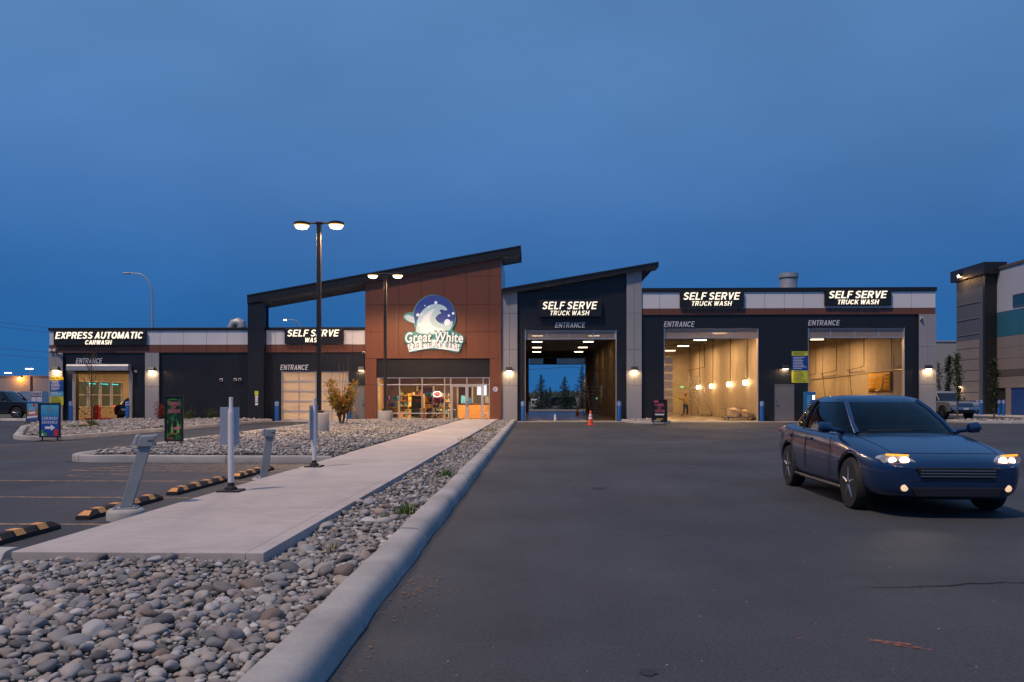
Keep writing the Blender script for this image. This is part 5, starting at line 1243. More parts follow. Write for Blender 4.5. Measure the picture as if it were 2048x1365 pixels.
# ---- shop things
def shop_box(name, x0, x1, y0, y1, z0, z1, m, label, cat, group=None, bev=.0):
    return tag(MB().box(x0, x1, y0, y1, z0, z1).build(name, m, origin=((x0 + x1) / 2, (y0 + y1) / 2, z0), bevel=bev), label, cat, group)
cn = thing('shop_counter', (-4.2, 53.0, .02), 'oak panelled shop counter with dark top behind the glass doors', 'counter')
for k in range(5): MB().box(-5.1, -2.7, 52.9, 52.95, .05 + k * .19, .05 + k * .19 + .18).build('plank', M['wood'], cn)
MB().box(-5.1, -2.7, 52.951, 53.4, .02, 1.0).build('carcass', M['darkgap'], cn); mat('counter_top', (.10, .055, .03), .35)
MB().box(-5.15, -2.6, 52.85, 53.45, 1.001, 1.06).build('top', 'counter_top', cn)
for k, (x, z, w, h, m) in enumerate(((-4.9, 1.07, .3, .5, 'sign_sky'), (-4.45, 1.07, .22, .35, 'machine_blue'), (-3.9, 1.07, .35, .55, 'print_black'), (-3.3, 1.07, .3, .45, 'steel'))):
    shop_box('counter_display', x, x + w, 53.0, 53.3, z, z + h, m if m != 'steel' else M['steel'], ('pale blue', 'small blue', 'black', 'grey')[k] + ' display box standing on the shop counter', 'display', 'boxes on the shop counter')
emis('menu_glow', (.8, .85, 1.0), 1.1)
shop_box('menu_screen', -4.0, -3.35, 55.28, 55.35, 1.6, 2.35, 'menu_glow', 'lit menu screen on the back wall behind the glass doors', 'screen')
mat('shelf_board', (.60, .33, .10), .5); mat('goods_purple', (.12, .05, .20), .5); mat('goods_teal', (.06, .24, .28), .5); mat('goods_green', (.24, .32, .14), .6); mat('goods_red', (.35, .03, .03), .5); mat('goods_cream', (.6, .5, .3), .6)
mat('towel_orange', (.72, .33, .04), .8)
GOODS = ['goods_purple', 'goods_teal', 'goods_green', 'goods_red', 'goods_cream', 'towel_orange', 'goods_cream', 'print_black', 'shelf_board']
def shelf(x, y, w, h, label, seed, n=4, d=.5):
    r = random.Random(seed); e = thing('shop_shelf', (x, y, .02), label, 'shelf', 'shelves of goods in the shop')
    for s in (x - w / 2, x + w / 2 - .03): MB().box(s, s + .03, y, y + d, .02, h).build('side', 'shelf_board', e)
    for k in range(n):
        z = .1 + k * (h - .15) / n; sb = MB().box(x - w / 2 + .031, x + w / 2 - .031, y + .01, y + d - .01, z, z + .03).build('board', 'shelf_board', e)
        xx = x - w / 2 + .06
        while xx < x + w / 2 - .15:
            ww = r.uniform(.08, .2); MB().box(xx, xx + ww, y + .06, y + d - .1, z + .031, z + r.uniform(.16, (h - .2) / n - .06)).build('goods', r.choice(GOODS), sb); xx += ww + .03
    return e
shelf(-9.0, 49.7, .9, 1.25, 'low shelf of pale green goods at the left of the shop window', 1, 3)
shelf(-6.35, 50.2, 1.2, 1.5, 'oak shelf of goods in the middle of the shop window', 2, 4)
shelf(-7.7, 51.5, 1.0, 1.7, 'taller goods shelf further back on the left side of the shop', 3, 4)
shelf(-8.35, 53.2, 1.4, 2.0, 'tall back shelf of coloured goods left of the inner door', 5, 5)
shelf(-6.1, 53.6, 1.1, 1.9, 'tall back shelf of coloured goods behind the neon sign', 6, 5)
for k_, (x_, z_, m_) in enumerate(((-9.3, 1.35, 'goods_purple'), (-8.75, 1.32, 'goods_teal'), (-6.7, 1.55, 'goods_teal'), (-6.2, 1.56, 'goods_purple'))): shop_box('display_tub', x_ - .16, x_ + .16, 49.8 if k_ < 2 else 50.3, 50.1 if k_ < 2 else 50.6, 1.27 if k_ < 2 else 1.52, z_ + .2, m_, ('purple tub on the low left shop shelf', 'teal tub on the low left shop shelf', 'teal box on the middle shop shelf', 'purple box on the middle shop shelf')[k_], 'display', 'boxes on top of the shop shelves', .02)
shop_box('poster_stand', -7.75, -7.0, 49.9, 49.96, .25, 1.55, 'print_black', 'black poster stand behind the shop glass', 'poster stand')
tag(caps_mb('TUNNEL', -7.62, -7.12, 1.18, 1.34, 49.893).build('poster_print', 'goods_red', origin=(-7.4, 49.893, 1.18)), 'small red print on the black poster stand in the shop', 'print')
mat('towel_orange', (.72, .33, .04), .8)
tw = thing('towel_stack', (-6.98, 49.3, .02), 'stack of orange towels on the shop floor by the poster', 'towels')
for k in range(6): MB().box(-7.12 + .02 * (k % 2), -6.8 + .02 * (k % 3), 49.2, 49.5, .02 + k * .13, .14 + k * .13).build('towel', 'towel_orange', tw, bevel=.03)
mat('steel_grey', (.25, .26, .27), .5)
tag(MB().lathe([(.19, 0), (.22, .05), (.22, .62), (.16, .72), (.05, .76)], (-5.1, 49.3, .02), 18).build('shop_bin', 'steel_grey', origin=(-5.1, 49.3, .02), smooth=True), 'grey domed waste bin behind the shop glass', 'bin')
shop_box('plush_display', -9.5, -9.05, 49.3, 49.6, .02, .75, 'goods_green', 'pale green display at the far left of the shop window', 'display', bev=.08)
# neon OPEN sign and red shirt hung behind the glass
emis('neon_white', (1., .75, .9), 4.); emis('neon_red', (1., .16, .03), 4.)
ne = thing('open_sign', (sx(874.5, FY + .1), FY + .1, sz(796, 874, FY + .1)), 'glowing neon OPEN sign with white ring in the shop window', 'sign')
cx_, cz_ = sx(874.5, FY + .1), sz(788.8, 874, FY + .1)
MB().tube([(cx_ + .25 * math.cos(2 * math.pi * k / 28), FY + .10, cz_ + .155 * math.sin(2 * math.pi * k / 28)) for k in range(29)], .018, 8).build('ring', 'neon_white', ne, smooth=True)
caps_mb('OPEN', cx_ - .17, cx_ + .17, cz_ - .07, cz_ + .07, FY + .11, .02).build('lettering', 'neon_red', ne)
mat('shirt_red', (.70, .015, .015), .8)
sh = [(-.2, .0), (.2, .0), (.2, .32), (.33, .24), (.38, .34), (.2, .46), (.07, .46), (0, .42), (-.07, .46), (-.2, .46), (-.38, .34), (-.33, .24), (-.2, .32)]
tag(MB().prism([(cx_ + .02 + a * .75, cz_ - .55 + b_ * .8) for a, b_ in sh], FY + .12, FY + .16, 'Y').build('hanging_shirt', 'shirt_red', origin=(cx_, FY + .14, cz_ - .55), bevel=.01), 'red shirt hanging under the neon OPEN sign', 'shirt')
for k, (x, y) in enumerate(((-8.4, 50.5), (-5.9, 50.8), (-3.7, 51.2))):
    e = thing('shop_lamp', (x, y, 2.95), ('left', 'middle', 'right')[k] + ' flat ceiling lamp in the shop', 'ceiling lamp', 'flat lamps in the shop ceiling')
    MB().box(x - .3, x + .3, y - .3, y + .3, 2.96, 2.998).build('lens', 'bay_lamp_glow', e); light('AREA', 'lamp_light', (x, y, 2.93), 230, (1., .60, .27), e, .5, (0, 0, -1))

# ---- person with a spray wand
def skin_mesh(name, joints, edges, m, parent, root=0, sub=2, smooth=True):
    me = bpy.data.meshes.new(name); me.from_pydata([j[0] for j in joints], edges, []); o = bpy.data.objects.new(name, me); COL.objects.link(o); o.parent = parent
    sk = o.modifiers.new('skin', 'SKIN'); sk.use_smooth_shade = True
    for i_, j in enumerate(joints):
        r = j[1]; me.skin_vertices[0].data[i_].radius = r if isinstance(r, tuple) else (r, r); me.skin_vertices[0].data[i_].use_root = (i_ == root)
    s = o.modifiers.new('sub', 'SUBSURF'); s.levels = sub; s.render_levels = sub
    me.materials.append(MATS[m] if isinstance(m, str) else m); return o
mat('skin_tone', (.42, .24, .16), .6); mat('tan_jacket', (.42, .31, .17), .85, noise=(9, .2)); mat('blue_jeans', (.05, .09, .17), .85, noise=(8, .15)); mat('red_cap', (.38, .06, .03), .7); mat('dark_shoe', (.03, .025, .02), .6)
P_ = thing('person', (12.25, 65.5, .015), 'person in tan jacket, jeans and reddish cap holding a spray wand in the bay', 'person', rz=.25, local=True)
bj = [((0, 0, .92), .15), ((0, 0, 1.15), (.15, .11)), ((0, -.01, 1.38), (.17, .11)), ((0, -.01, 1.50), .06), ((0, -.03, 1.60), (.075, .09)), ((0, -.03, 1.70), (.078, .095)), ((0, -.02, 1.77), .05),
      ((-.20, 0, 1.40), .06), ((-.42, -.14, 1.28), .048), ((-.62, -.28, 1.36), .038), ((-.69, -.32, 1.38), .032), ((.20, 0, 1.40), .06), ((.40, -.06, 1.22), .048), ((.22, -.27, 1.24), .038), ((.16, -.31, 1.25), .032),
      ((-.10, 0, .88), .095), ((-.14, -.04, .48), .065), ((-.17, .02, .09), .045), ((-.18, -.14, .035), .035), ((.10, 0, .88), .095), ((.13, -.03, .48), .065), ((.15, .03, .09), .045), ((.17, -.13, .035), .035)]
be = [(0, 1), (1, 2), (2, 3), (3, 4), (4, 5), (5, 6), (2, 7), (7, 8), (8, 9), (9, 10), (2, 11), (11, 12), (12, 13), (13, 14), (0, 15), (15, 16), (16, 17), (17, 18), (0, 19), (19, 20), (20, 21), (21, 22)]
for hi, d_ in ((10, Vector((-.8, -.35, .1))), (14, Vector((-.7, -.6, .1)))):
    h_ = Vector(bj[hi][0]); d_.normalize(); sd = d_.cross(Vector((0, 0, 1))).normalized()
    for k, L_ in enumerate((.07, .08, .085, .075, .055)):
        o_ = sd * (.012 * (k - 2)) + (Vector((0, 0, .02)) if k == 4 else Vector()); n_ = len(bj)
        bj += [(tuple(h_ + d_ * L_ * .55 + o_ * 1.6), .010), (tuple(h_ + d_ * L_ + o_ * 1.7 + Vector((0, 0, -.025))), .008)]; be += [(hi, n_), (n_, n_ + 1)]
skin_mesh('body', bj, be, 'skin_tone', P_)
skin_mesh('jacket', [((0, 0, .82), (.20, .16)), ((0, 0, 1.15), (.20, .15)), ((0, -.01, 1.36), (.21, .14)), ((0, 0, 1.47), .09), ((-.21, 0, 1.40), .085), ((-.42, -.14, 1.28), .068), ((-.60, -.27, 1.35), .055), ((.21, 0, 1.40), .085), ((.40, -.06, 1.22), .068), ((.24, -.25, 1.24), .055)], [(0, 1), (1, 2), (2, 3), (2, 4), (4, 5), (5, 6), (2, 7), (7, 8), (8, 9)], 'tan_jacket', P_)
skin_mesh('jeans', [((0, 0, .90), (.17, .13)), ((-.10, 0, .80), .115), ((-.14, -.04, .48), .085), ((-.17, .02, .10), .07), ((.10, 0, .80), .115), ((.13, -.03, .48), .085), ((.15, .03, .10), .07)], [(0, 1), (1, 2), (2, 3), (0, 4), (4, 5), (5, 6)], 'blue_jeans', P_)
for s, yy in ((-.17, .02), (.155, .03)): skin_mesh('shoe', [((s, yy + .05, .05), .05), ((s - .01, yy - .12, .04), .045), ((s - .01, yy - .2, .035), .035)], [(0, 1), (1, 2)], 'dark_shoe', P_)
MB().lathe([(.095, 0), (.10, .04), (.085, .09), (.04, .12), (0, .125)], (0, -.03, 1.69), 14).box(-.07, .07, -.22, -.10, 1.695, 1.71).build('cap', 'red_cap', P_, smooth=True)
MB().lathe([(.09, 0), (.096, .10), (.09, .14)], (0, -.005, 1.60), 12).build('hair', 'dark_shoe', P_, smooth=True)
wv = MB().tube([(-.45, -.38, 1.27), (-.75, -.38, 1.40), (-1.35, -.5, 1.52)], .014, 6).tube([(-.45, -.38, 1.27), (-.2, -.42, 1.0), (-.3, -.3, .4), (.4, .3, .03)], .012, 6)
wo = wv.build('spray_wand', M['rubber'], origin=(0, 0, 0)); wo.matrix_world = Matrix.Translation((12.25, 65.5, .015)) @ Matrix.Rotation(.25, 4, 'Z'); tag(wo, 'thin black spray wand and hose held by the person', 'spray wand')
# ================================================================== parking lot furniture
def gp(px, py, z=0.):
    zc = (CAM_H - z) * F_PX / (py - HOR); xc = (px - 1024) / F_PX * zc
    return (xc * math.cos(TH) - zc * math.sin(TH), xc * math.sin(TH) + zc * math.cos(TH))
# rubber wheel stops
def wheel_stop(x, y0, y1, label):
    L_ = y1 - y0; e = thing('wheel_stop', (x, y0, 0), label, 'wheel stop', 'black and yellow wheel stops along the walkway', local=True)
    w, h, t = .085, .10, .045; n = 2
    b = MB(); prof = [(-w, 0), (-w, .045), (-t, h), (t, h), (w, .045), (w, 0)]
    ys3 = [0, .13, L_ - .13, L_]
    for i_, yy in enumerate(ys3):
        k = .42 if i_ in (0, 3) else 1.
        for a, z in prof: b.v.append((a if z < .05 else a * (1 if k == 1 else .9), yy, z if z < .05 else .045 + (h - .045) * (0.02 if k != 1 else 1)))
    m_ = len(prof)
    for i_ in range(3):
        for k in range(m_ - 1): b.f.append((i_ * m_ + k, (i_ + 1) * m_ + k, (i_ + 1) * m_ + k + 1, i_ * m_ + k + 1))
    b.f += [tuple(range(m_)), tuple(3 * m_ + k for k in range(m_ - 1, -1, -1))]
    b.build('rubber_block', M['rubber'], e, bevel=.006)
    # reflective patches wrap over the bevelled faces, each lying just off the rubber
    off = .0025
    def patch(ya, yb):
        q = MB()
        for s in (-1, 1):
            q.quad((s * (w + off), ya, .048), (s * (w + off), yb, .048), (s * (t + off), yb, h + off), (s * (t + off), ya, h + off))
        q.quad((-t, ya, h + off), (t, ya, h + off), (t, yb, h + off), (-t, yb, h + off)); q.build('patch', M['yellow'], e)
    npt = 4
    for k in range(npt):
        c = .30 + (L_ - .60) * k / (npt - 1); patch(c - .075, c + .075)
    for s, ya, yb in ((0, .012, .118), (1, L_ - .118, L_ - .012)):
        lo, hi = (ya, yb) if s == 0 else (yb, ya); zl, zh = .052, h - .008
        MB().quad((-w * .82, lo, zl), (w * .82, lo, zl), (t * .95, hi, zh + .004), (-t * .95, hi, zh + .004)).build('patch', M['yellow'], e)
    return e
wheel_stop(-5.17, 6.75, 8.45, 'black and yellow wheel stop cut off by the left edge of the photo')
wheel_stop(-5.20, 9.05, 10.88, 'black and yellow wheel stop behind the near grey plug post')
wheel_stop(-5.24, 11.40, 13.33, 'third wheel stop from the camera, left of the near white pole')
wheel_stop(-5.18, 13.70, 15.5, 'farthest wheel stop, behind the far grey plug post')

# block heater plug posts, both leaning
def plug_post(px, py, zb, h, lean, rz, label, pier):
    x, y = gp(px, py, zb); e = thing('plug_post', (x, y, zb), label, 'plug post', 'leaning grey plug posts by the walkway', rz=rz, local=True)
    lx, ly = lean
    def P(u, v, z): return (u + lx * z / h, v + ly * z / h, z)
    w, d = .066, .055
    t = MB(); t.add([P(-w, -d, .012), P(w, -d, .012), P(w, d, .012), P(-w, d, .012), P(-w, -d, h), P(w, -d, h), P(w, d, h), P(-w, d, h)], [(0, 3, 2, 1), (4, 5, 6, 7), (0, 1, 5, 4), (1, 2, 6, 5), (2, 3, 7, 6), (3, 0, 4, 7)])
    t.build('post', M['plugpaint'], e, bevel=.008)
    MB().add([(-.13, -.11, -.005), (.13, -.11, .0), (.13, .11, .0), (-.13, .11, -.005), (-.13, -.11, .008), (.13, -.11, .011), (.13, .11, .011), (-.13, .11, .008)], [(0, 3, 2, 1), (4, 5, 6, 7), (0, 1, 5, 4), (1, 2, 6, 5), (2, 3, 7, 6), (3, 0, 4, 7)]).build('base_plate', M['galv'], e)
    for a in (-.1, .1):
        for b_ in (-.085, .085): MB().cyl(a, b_, .01, .04, .012, n=6).build('bolt', M['galv'], e)
    hb = MB(); q = .09
    hb.add([P(-q, -.085, h - .10), P(q, -.085, h - .10), P(q, .09, h - .10), P(-q, .09, h - .10), P(-q, -.085, h + .025), P(q, -.085, h + .035), P(q, .09, h + .045), P(-q, .09, h + .035)], [(0, 3, 2, 1), (4, 5, 6, 7), (0, 1, 5, 4), (1, 2, 6, 5), (2, 3, 7, 6), (3, 0, 4, 7)])
    hd = hb.build('head_box', M['plugpaint'], e, bevel=.012)
    MB().add([P(-q - .055, -.06, h - .08), P(-q - .002, -.06, h - .08), P(-q - .002, .06, h - .08), P(-q - .055, .06, h - .08), P(-q - .045, -.06, h + .04), P(-q - .002, -.06, h + .045), P(-q - .002, .06, h + .045), P(-q - .045, .06, h + .04)], [(0, 3, 2, 1), (4, 5, 6, 7), (0, 1, 5, 4), (1, 2, 6, 5), (2, 3, 7, 6), (3, 0, 4, 7)]).build('outlet_cover', M['galv'], e, bevel=.012)
    mat('small_tag', (.08, .085, .09), .5)
    MB().add([P(.02, -.088, h - .04), P(.075, -.088, h - .04), P(.075, -.088, h - .015), P(.02, -.088, h - .015)], [(0, 1, 2, 3)]).build('number_tag', 'small_tag', hd)
    if pier: MB().lathe([(.21, -zb), (.21, -.05), (.195, -.02), (.17, -.006)], (0, 0, 0), 20).build('concrete_pier', 'pier_concrete', e, smooth=True)
    return e
plug_post(252, 1016, .13, .80, (.22, .10), .35, 'near grey plug post leaning on a round concrete pier', True)
plug_post(527, 955, .03, .80, (.115, .05), .35, 'far grey plug post leaning beside the walkway edge', True)

# white flexible poles with sign plates seen from behind
def delineator(px, py, zb, h, plate, label, prz):
    x, y = gp(px, py, zb); e = thing('flexible_pole', (x, y, zb), label, 'sign pole', 'white flexible sign poles on the walkway', local=True)
    MB().box(-.15, .15, -.15, .15, .0, .025).build('base_pad', M['rubber'], e, bevel=.01)
    MB().lathe([(.085, .025), (.08, .05), (.045, .075), (.04, .12)], (0, 0, 0), 16).build('hinge', M['rubber'], e, smooth=True)
    MB().lathe([(.040, .12), (.041, h - .22), (.040, h - .20), (.034, h - .17), (.026, h - .15), (.026, h), (.02, h + .004)], (0, 0, 0), 16).build('pole', M['plastic'], e, smooth=True)
    c, s = math.cos(prz), math.sin(prz); w = .13; y0 = .05
    v = []
    for u, t in ((-w - .03, 0), (w - .04, 0), (w - .04, .012), (-w - .03, .012)):
        v.append((u * c - (t) * s, y0 + u * s + t * c))
    MB().prism(v, plate[0], plate[1], 'Z').build('sign_plate', 'plate_back', e, bevel=.003)
    for z in (plate[0] + .1, plate[1] - .1): MB().box(-.02, .02, .0, y0 + .002, z - .01, z + .01).build('clamp', M['galv'], e)
    return e
mat('plate_back', (.45, .49, .54), .4, .5)
delineator(462, 983, .15, 1.26, (.62, 1.13), 'near white pole carrying a sign plate seen from behind', .25)
delineator(628.5, 934, .15, 1.25, (.50, 1.12), 'far white pole with its sign plate seen edge-on', 1.25)

# ------------------------------------------------------------------ lot lamps with two heads on concrete piers
emis('lot_lamp_glow', (1.0, .76, .48), 9.); emis('lot_lamp_fringe', (1.0, .50, .14), 1.5)
def lot_lamp(px, Y, ptop, ppier, arm, label, power):
    x = sx(px, Y); zt_ = sz(ptop, px, Y); zp = sz(ppier, px, Y); e = thing('lot_lamp', (x, Y, 0), label, 'street lamp', 'twin-headed lot lamps in the stone island')
    MB().lathe([(.37, -.02), (.37, zp - .03), (.345, zp)], (x, Y, 0), 28).build('concrete_pier', 'pier_concrete', e, smooth=True)
    MB().box(x - .16, x + .16, Y - .16, Y + .16, zp, zp + .09).build('base_cover', M['bronze'], e, bevel=.015)
    MB().box(x - .075, x + .075, Y - .075, Y + .075, zp + .09, zt_ - .02).build('pole', M['bronze'], e, bevel=.012)
    MB().box(x - .13, x + .13, Y - .09, Y + .09, zt_ - .02, zt_ + .07).build('pole_cap', M['bronze'], e, bevel=.02)
    for s in (-1, 1):
        a = MB().tube([(x + s * .12, Y, zt_ + .03), (x + s * (arm - .18), Y, zt_ + .035)], .035, 8).build('arm', M['bronze'], e)
        cx2 = x + s * arm
        hd = MB().lathe([(.26, -.045), (.285, -.02), (.285, .03), (.20, .075), (.06, .095)], (cx2, Y, zt_), 24).build('lamp_head', M['bronze'], e, smooth=True)
        MB().lathe([(.10, -.19), (.20, -.16), (.245, -.075)], (cx2, Y, zt_), 22).build('lens', 'lot_lamp_glow', hd, smooth=True)
        MB().lathe([(.25, -.085), (.275, -.065), (.27, -.046)], (cx2, Y, zt_), 22).build('fringe_ring', 'lot_lamp_fringe', hd, smooth=True)  # glowing ring added to give the lens its warm fringe
        light('SPOT', 'lamp_light', (cx2, Y, zt_ - .24), power, (1., .60, .30), e, aim=(0, 0, -1), spot=math.radians(168), blend=.3, rad=.15)
lot_lamp(638, 28.9, 448, 826, .63, 'nearer lot lamp, the taller of the two in the photo', 1400)
lot_lamp(770.5, 42.0, 549.5, 822, .66, 'farther lot lamp in front of the storefront tower', 1200)

# ------------------------------------------------------------------ free-standing poster boards
def board(x, y, z, w, h, zl, rz, label, face):
    e = thing('poster_board', (x, y, z), label, 'poster board', 'free-standing poster boards', rz=rz, local=True)
    t = .045
    MB().box(-w / 2, -w / 2 + t, -.03, .03, zl, zl + h).box(w / 2 - t, w / 2, -.03, .03, zl, zl + h).box(-w / 2 + t, w / 2 - t, -.03, .03, zl, zl + t).box(-w / 2 + t, w / 2 - t, -.03, .03, zl + h - t, zl + h).build('frame', M['frame'], e, bevel=.006)
    f = MB().box(-w / 2 + t, w / 2 - t, -.012, .012, zl + t, zl + h - t).build('poster', face, e)
    for s in (-w * .36, w * .36): MB().tube([(s, 0, .02), (s, 0, zl)], .022, 8).build('spring_leg', M['frame'], e)
    b = MB()
    for s in (-w * .36, w * .36): b.box(s - .03, s + .03, -.30, .30, .0, .03)
    b.box(-w * .36 + .031, w * .36 - .031, -.03, .03, .0, .03).build('foot', M['frame'], e, bevel=.006)
    return e, f
def grad_mat(name, stops, z0, z1, scale=0):
    """printed poster whose ink runs from one colour to another up its height"""
    m = bpy.data.materials.new(name); m.use_nodes = True; MATS[name] = m; N = m.node_tree.nodes; L = m.node_tree.links; b = N['Principled BSDF']; b.inputs['Roughness'].default_value = .45
    t = N.new('ShaderNodeTexCoord'); s = N.new('ShaderNodeSeparateXYZ'); L.new(t.outputs['Object'], s.inputs[0]); r = N.new('ShaderNodeMapRange'); r.inputs[1].default_value = z0; r.inputs[2].default_value = z1; L.new(s.outputs['Z'], r.inputs[0])
    src = r.outputs[0]
    if scale:
        n = N.new('ShaderNodeTexNoise'); n.inputs['Scale'].default_value = scale; n.inputs['Detail'].default_value = 3; L.new(t.outputs['Object'], n.inputs[0]); src = n.outputs[0]
    c = N.new('ShaderNodeValToRGB'); els = c.color_ramp.elements
    while len(els) < len(stops): els.new(.5)
    for e_, (p, col) in zip(els, stops): e_.position = p; e_.color = (*col, 1)
    L.new(src, c.inputs[0]); L.new(c.outputs[0], b.inputs['Base Color']); return m
mat('ink_white', (.85, .85, .88), .5); mat('ink_pink', (.80, .16, .25), .5); mat('ink_green', (.05, .35, .06), .5); mat('ink_red', (.6, .04, .03), .5); mat('ink_gold', (.75, .45, .03), .5); mat('ink_lime', (.16, .45, .08), .5); mat('ink_teal', (.10, .30, .36), .5); mat('ink_black', (.01, .01, .012), .5); mat('ink_skyblue', (.15, .45, .7), .5)
def txt(e, s, x0, x1, z0, z1, m, y=-.014, bold=.03, shear=.0): caps_mb(s, x0, x1, z0, z1, y, 0, shear, tk=.9).build('print', m, e)
def flat(e, poly, m, y=-.0135): MB().prism(poly, y, y + .001, 'Y').build('print', m, e)
# car wash entrance board
grad_mat('poster_sea', [(0, (.02, .05, .30)), (.45, (.015, .10, .45)), (.7, (.05, .35, .62)), (1, (.12, .50, .68))], .2, 1.25)
e, f = board(sx(100, 25.7), 25.7, 0, .70, 1.13, .12, 0., 'poster board reading CAR WASH ENTRANCE with a white arrow', 'poster_sea')
txt(e, 'CAR WASH', -.26, .26, .70, .79, 'ink_white', shear=.2); txt(e, 'ENTRANCE', -.26, .26, .57, .66, 'ink_white', shear=.2)
flat(e, [(-.16, .40), (.04, .40), (.04, .34), (.18, .44), (.04, .54), (.04, .48), (-.16, .48)], 'ink_white')
flat(e, disc((0, 1.03), .105, 20), 'ink_teal'); flat(e, [(-.07, 1.0), (.02, 1.02), (.08, 1.10), (.0, 1.06)], 'ink_skyblue', -.0148)
flat(e, [(-.29, .18), (-.08, .18), (-.13, .30), (-.2, .26), (-.24, .40), (-.29, .34)], 'ink_green'); flat(e, [(.12, .18), (.28, .18), (.28, .36), (.22, .40), (.16, .37)], 'ink_red'); flat(e, disc((-.24, .21), .035, 10), 'ink_white', -.0148)
# holiday board further back
grad_mat('poster_sky', [(0, (.04, .12, .4)), (.3, (.35, .22, .10)), (.55, (.30, .2, .12)), (.8, (.1, .42, .66)), (1, (.1, .42, .66))], .2, 1.2)
e, f = board(sx(65, 44.5), 44.5, 0, .74, 1.08, .10, 0., 'blue and tan poster board farther back by the dark pickup', 'poster_sky')
flat(e, disc((.1, 1.02), .09, 16), 'ink_red'); flat(e, [(-.26, .8), (-.1, .95), (.12, .86), (.2, .7), (-.05, .72), (-.2, .68)], 'ink_skyblue'); flat(e, [(-.2, .5), (.18, .56), (.18, .66), (-.2, .62)], 'ink_white'); flat(e, [(-.14, .42), (.2, .46), (.2, .54), (-.14, .49)], 'ink_pink'); flat(e, [(-.32, .26), (.3, .34), (.3, .42), (-.32, .36)], 'ink_white')
# tunnel of terror boards
grad_mat('poster_terror', [(.3, (.004, .008, .006)), (.5, (.012, .05, .018)), (.62, (.05, .22, .05)), (.75, (.01, .03, .015))], 0, 1, 5.)
e, f = board(sx(348, 21.9), 21.9, .10, .50, 1.27, .10, .12, 'tall dark poster board reading TUNNEL OF TERROR in green and pink', 'poster_terror')
txt(e, 'TUNNEL', -.17, .16, 1.10, 1.20, 'ink_pink'); txt(e, 'OF', -.05, .06, 1.01, 1.08, 'ink_pink'); txt(e, 'TERROR', -.17, .17, .89, .99, 'ink_pink')
for (a, b_, c, d) in ((-.12, .34, .05, .72), (-.05, .34, .04, .6), (.03, .34, .05, .75), (.11, .34, .04, .66)):
    flat(e, [(a - c, b_), (a + c, b_), (a + c * .7, d - .1), (a + c * .25, d - .06), (a + c * .3, d), (a - c * .3, d), (a - c * .25, d - .06), (a - c * .7, d - .1)], 'ink_lime' if a in (-.05, .11) else 'ink_black')
flat(e, [(.0, .42), (.17, .46), (.17, .53), (.0, .49)], 'ink_pink', -.0148); txt(e, '7 P.M.', -.12, .10, .29, .34, 'ink_gold'); flat(e, [(-.18, .18), (-.02, .18), (-.02, .21), (-.18, .21)], 'ink_red'); flat(e, [(-.1, 1.26), (.08, 1.26), (.08, 1.285), (-.1, 1.285)], 'ink_green')
e, f = board(sx(1319, 42.4), 42.4, 0, .82, 1.2, .14, .0, 'black poster board reading TUNNEL OF TERROR in pink by the bright bay', 'ink_black')
txt(e, 'TUNNEL', -.26, .26, .98, 1.12, 'ink_pink'); txt(e, 'OF', -.09, .09, .84, .94, 'ink_pink'); txt(e, 'TERROR', -.26, .26, .66, .80, 'ink_pink'); flat(e, [(-.3, 1.2), (-.06, 1.2), (-.06, 1.27), (-.3, 1.27)], 'ink_pink')
flat(e, [(-.2, .50), (.2, .50), (.26, .58), (-.26, .58)], 'ink_white')
for s in (-.12, 0, .12): flat(e, [(s - .03, .36), (s + .03, .36), (s + .02, .5), (s, .56), (s - .02, .5)], 'ink_black', -.0148)
flat(e, [(-.18, .28), (.18, .28), (.18, .33), (-.18, .33)], 'ink_gold'); flat(e, [(-.3, .20), (.05, .20), (.05, .23), (-.3, .23)], 'ink_white')
# ================================================================== vehicles
mat('blue_car_paint', (.007, .034, .105), .28, .35, coat=.8); mat('black_car_paint', (.008, .009, .011), .25, .2, coat=.8); mat('silver_truck_paint', (.28, .28, .29), .35, .3, coat=.6)
emis('headlamp_on', (1.0, .86, .62), 8.); emis('marker_amber', (1.0, .30, .02), 1.6); emis('tail_red', (1.0, .05, .02), 4.); mat('tail_lens', (.30, .01, .01), .2, coat=.5); mat('lamp_glass', (.55, .57, .6), .12, .3)
emis('fog_dim', (1., .7, .4), .6)
CARGLASS = glass_mat('car_glass', (.32, .37, .38))
def rring(hw, y0, y1, z, n=28, p=4.):
    cy = (y0 + y1) / 2; hl = (y1 - y0) / 2; out = []
    for k in range(n):
        a = 2 * math.pi * k / n; c, s = math.cos(a), math.sin(a)
        out.append((hw * math.copysign(abs(c) ** (2 / p), c), cy + hl * math.copysign(abs(s) ** (2 / p), s), z))
    return out
def ring_loft(rings, cap=True):
    mb = MB(); n = len(rings[0])
    for r in rings: mb.v += r
    for i_ in range(len(rings) - 1):
        for k in range(n): mb.f.append((i_ * n + k, i_ * n + (k + 1) % n, (i_ + 1) * n + (k + 1) % n, (i_ + 1) * n + k))
    if cap: mb.f += [tuple(range(n - 1, -1, -1)), tuple((len(rings) - 1) * n + k for k in range(n))]
    return mb
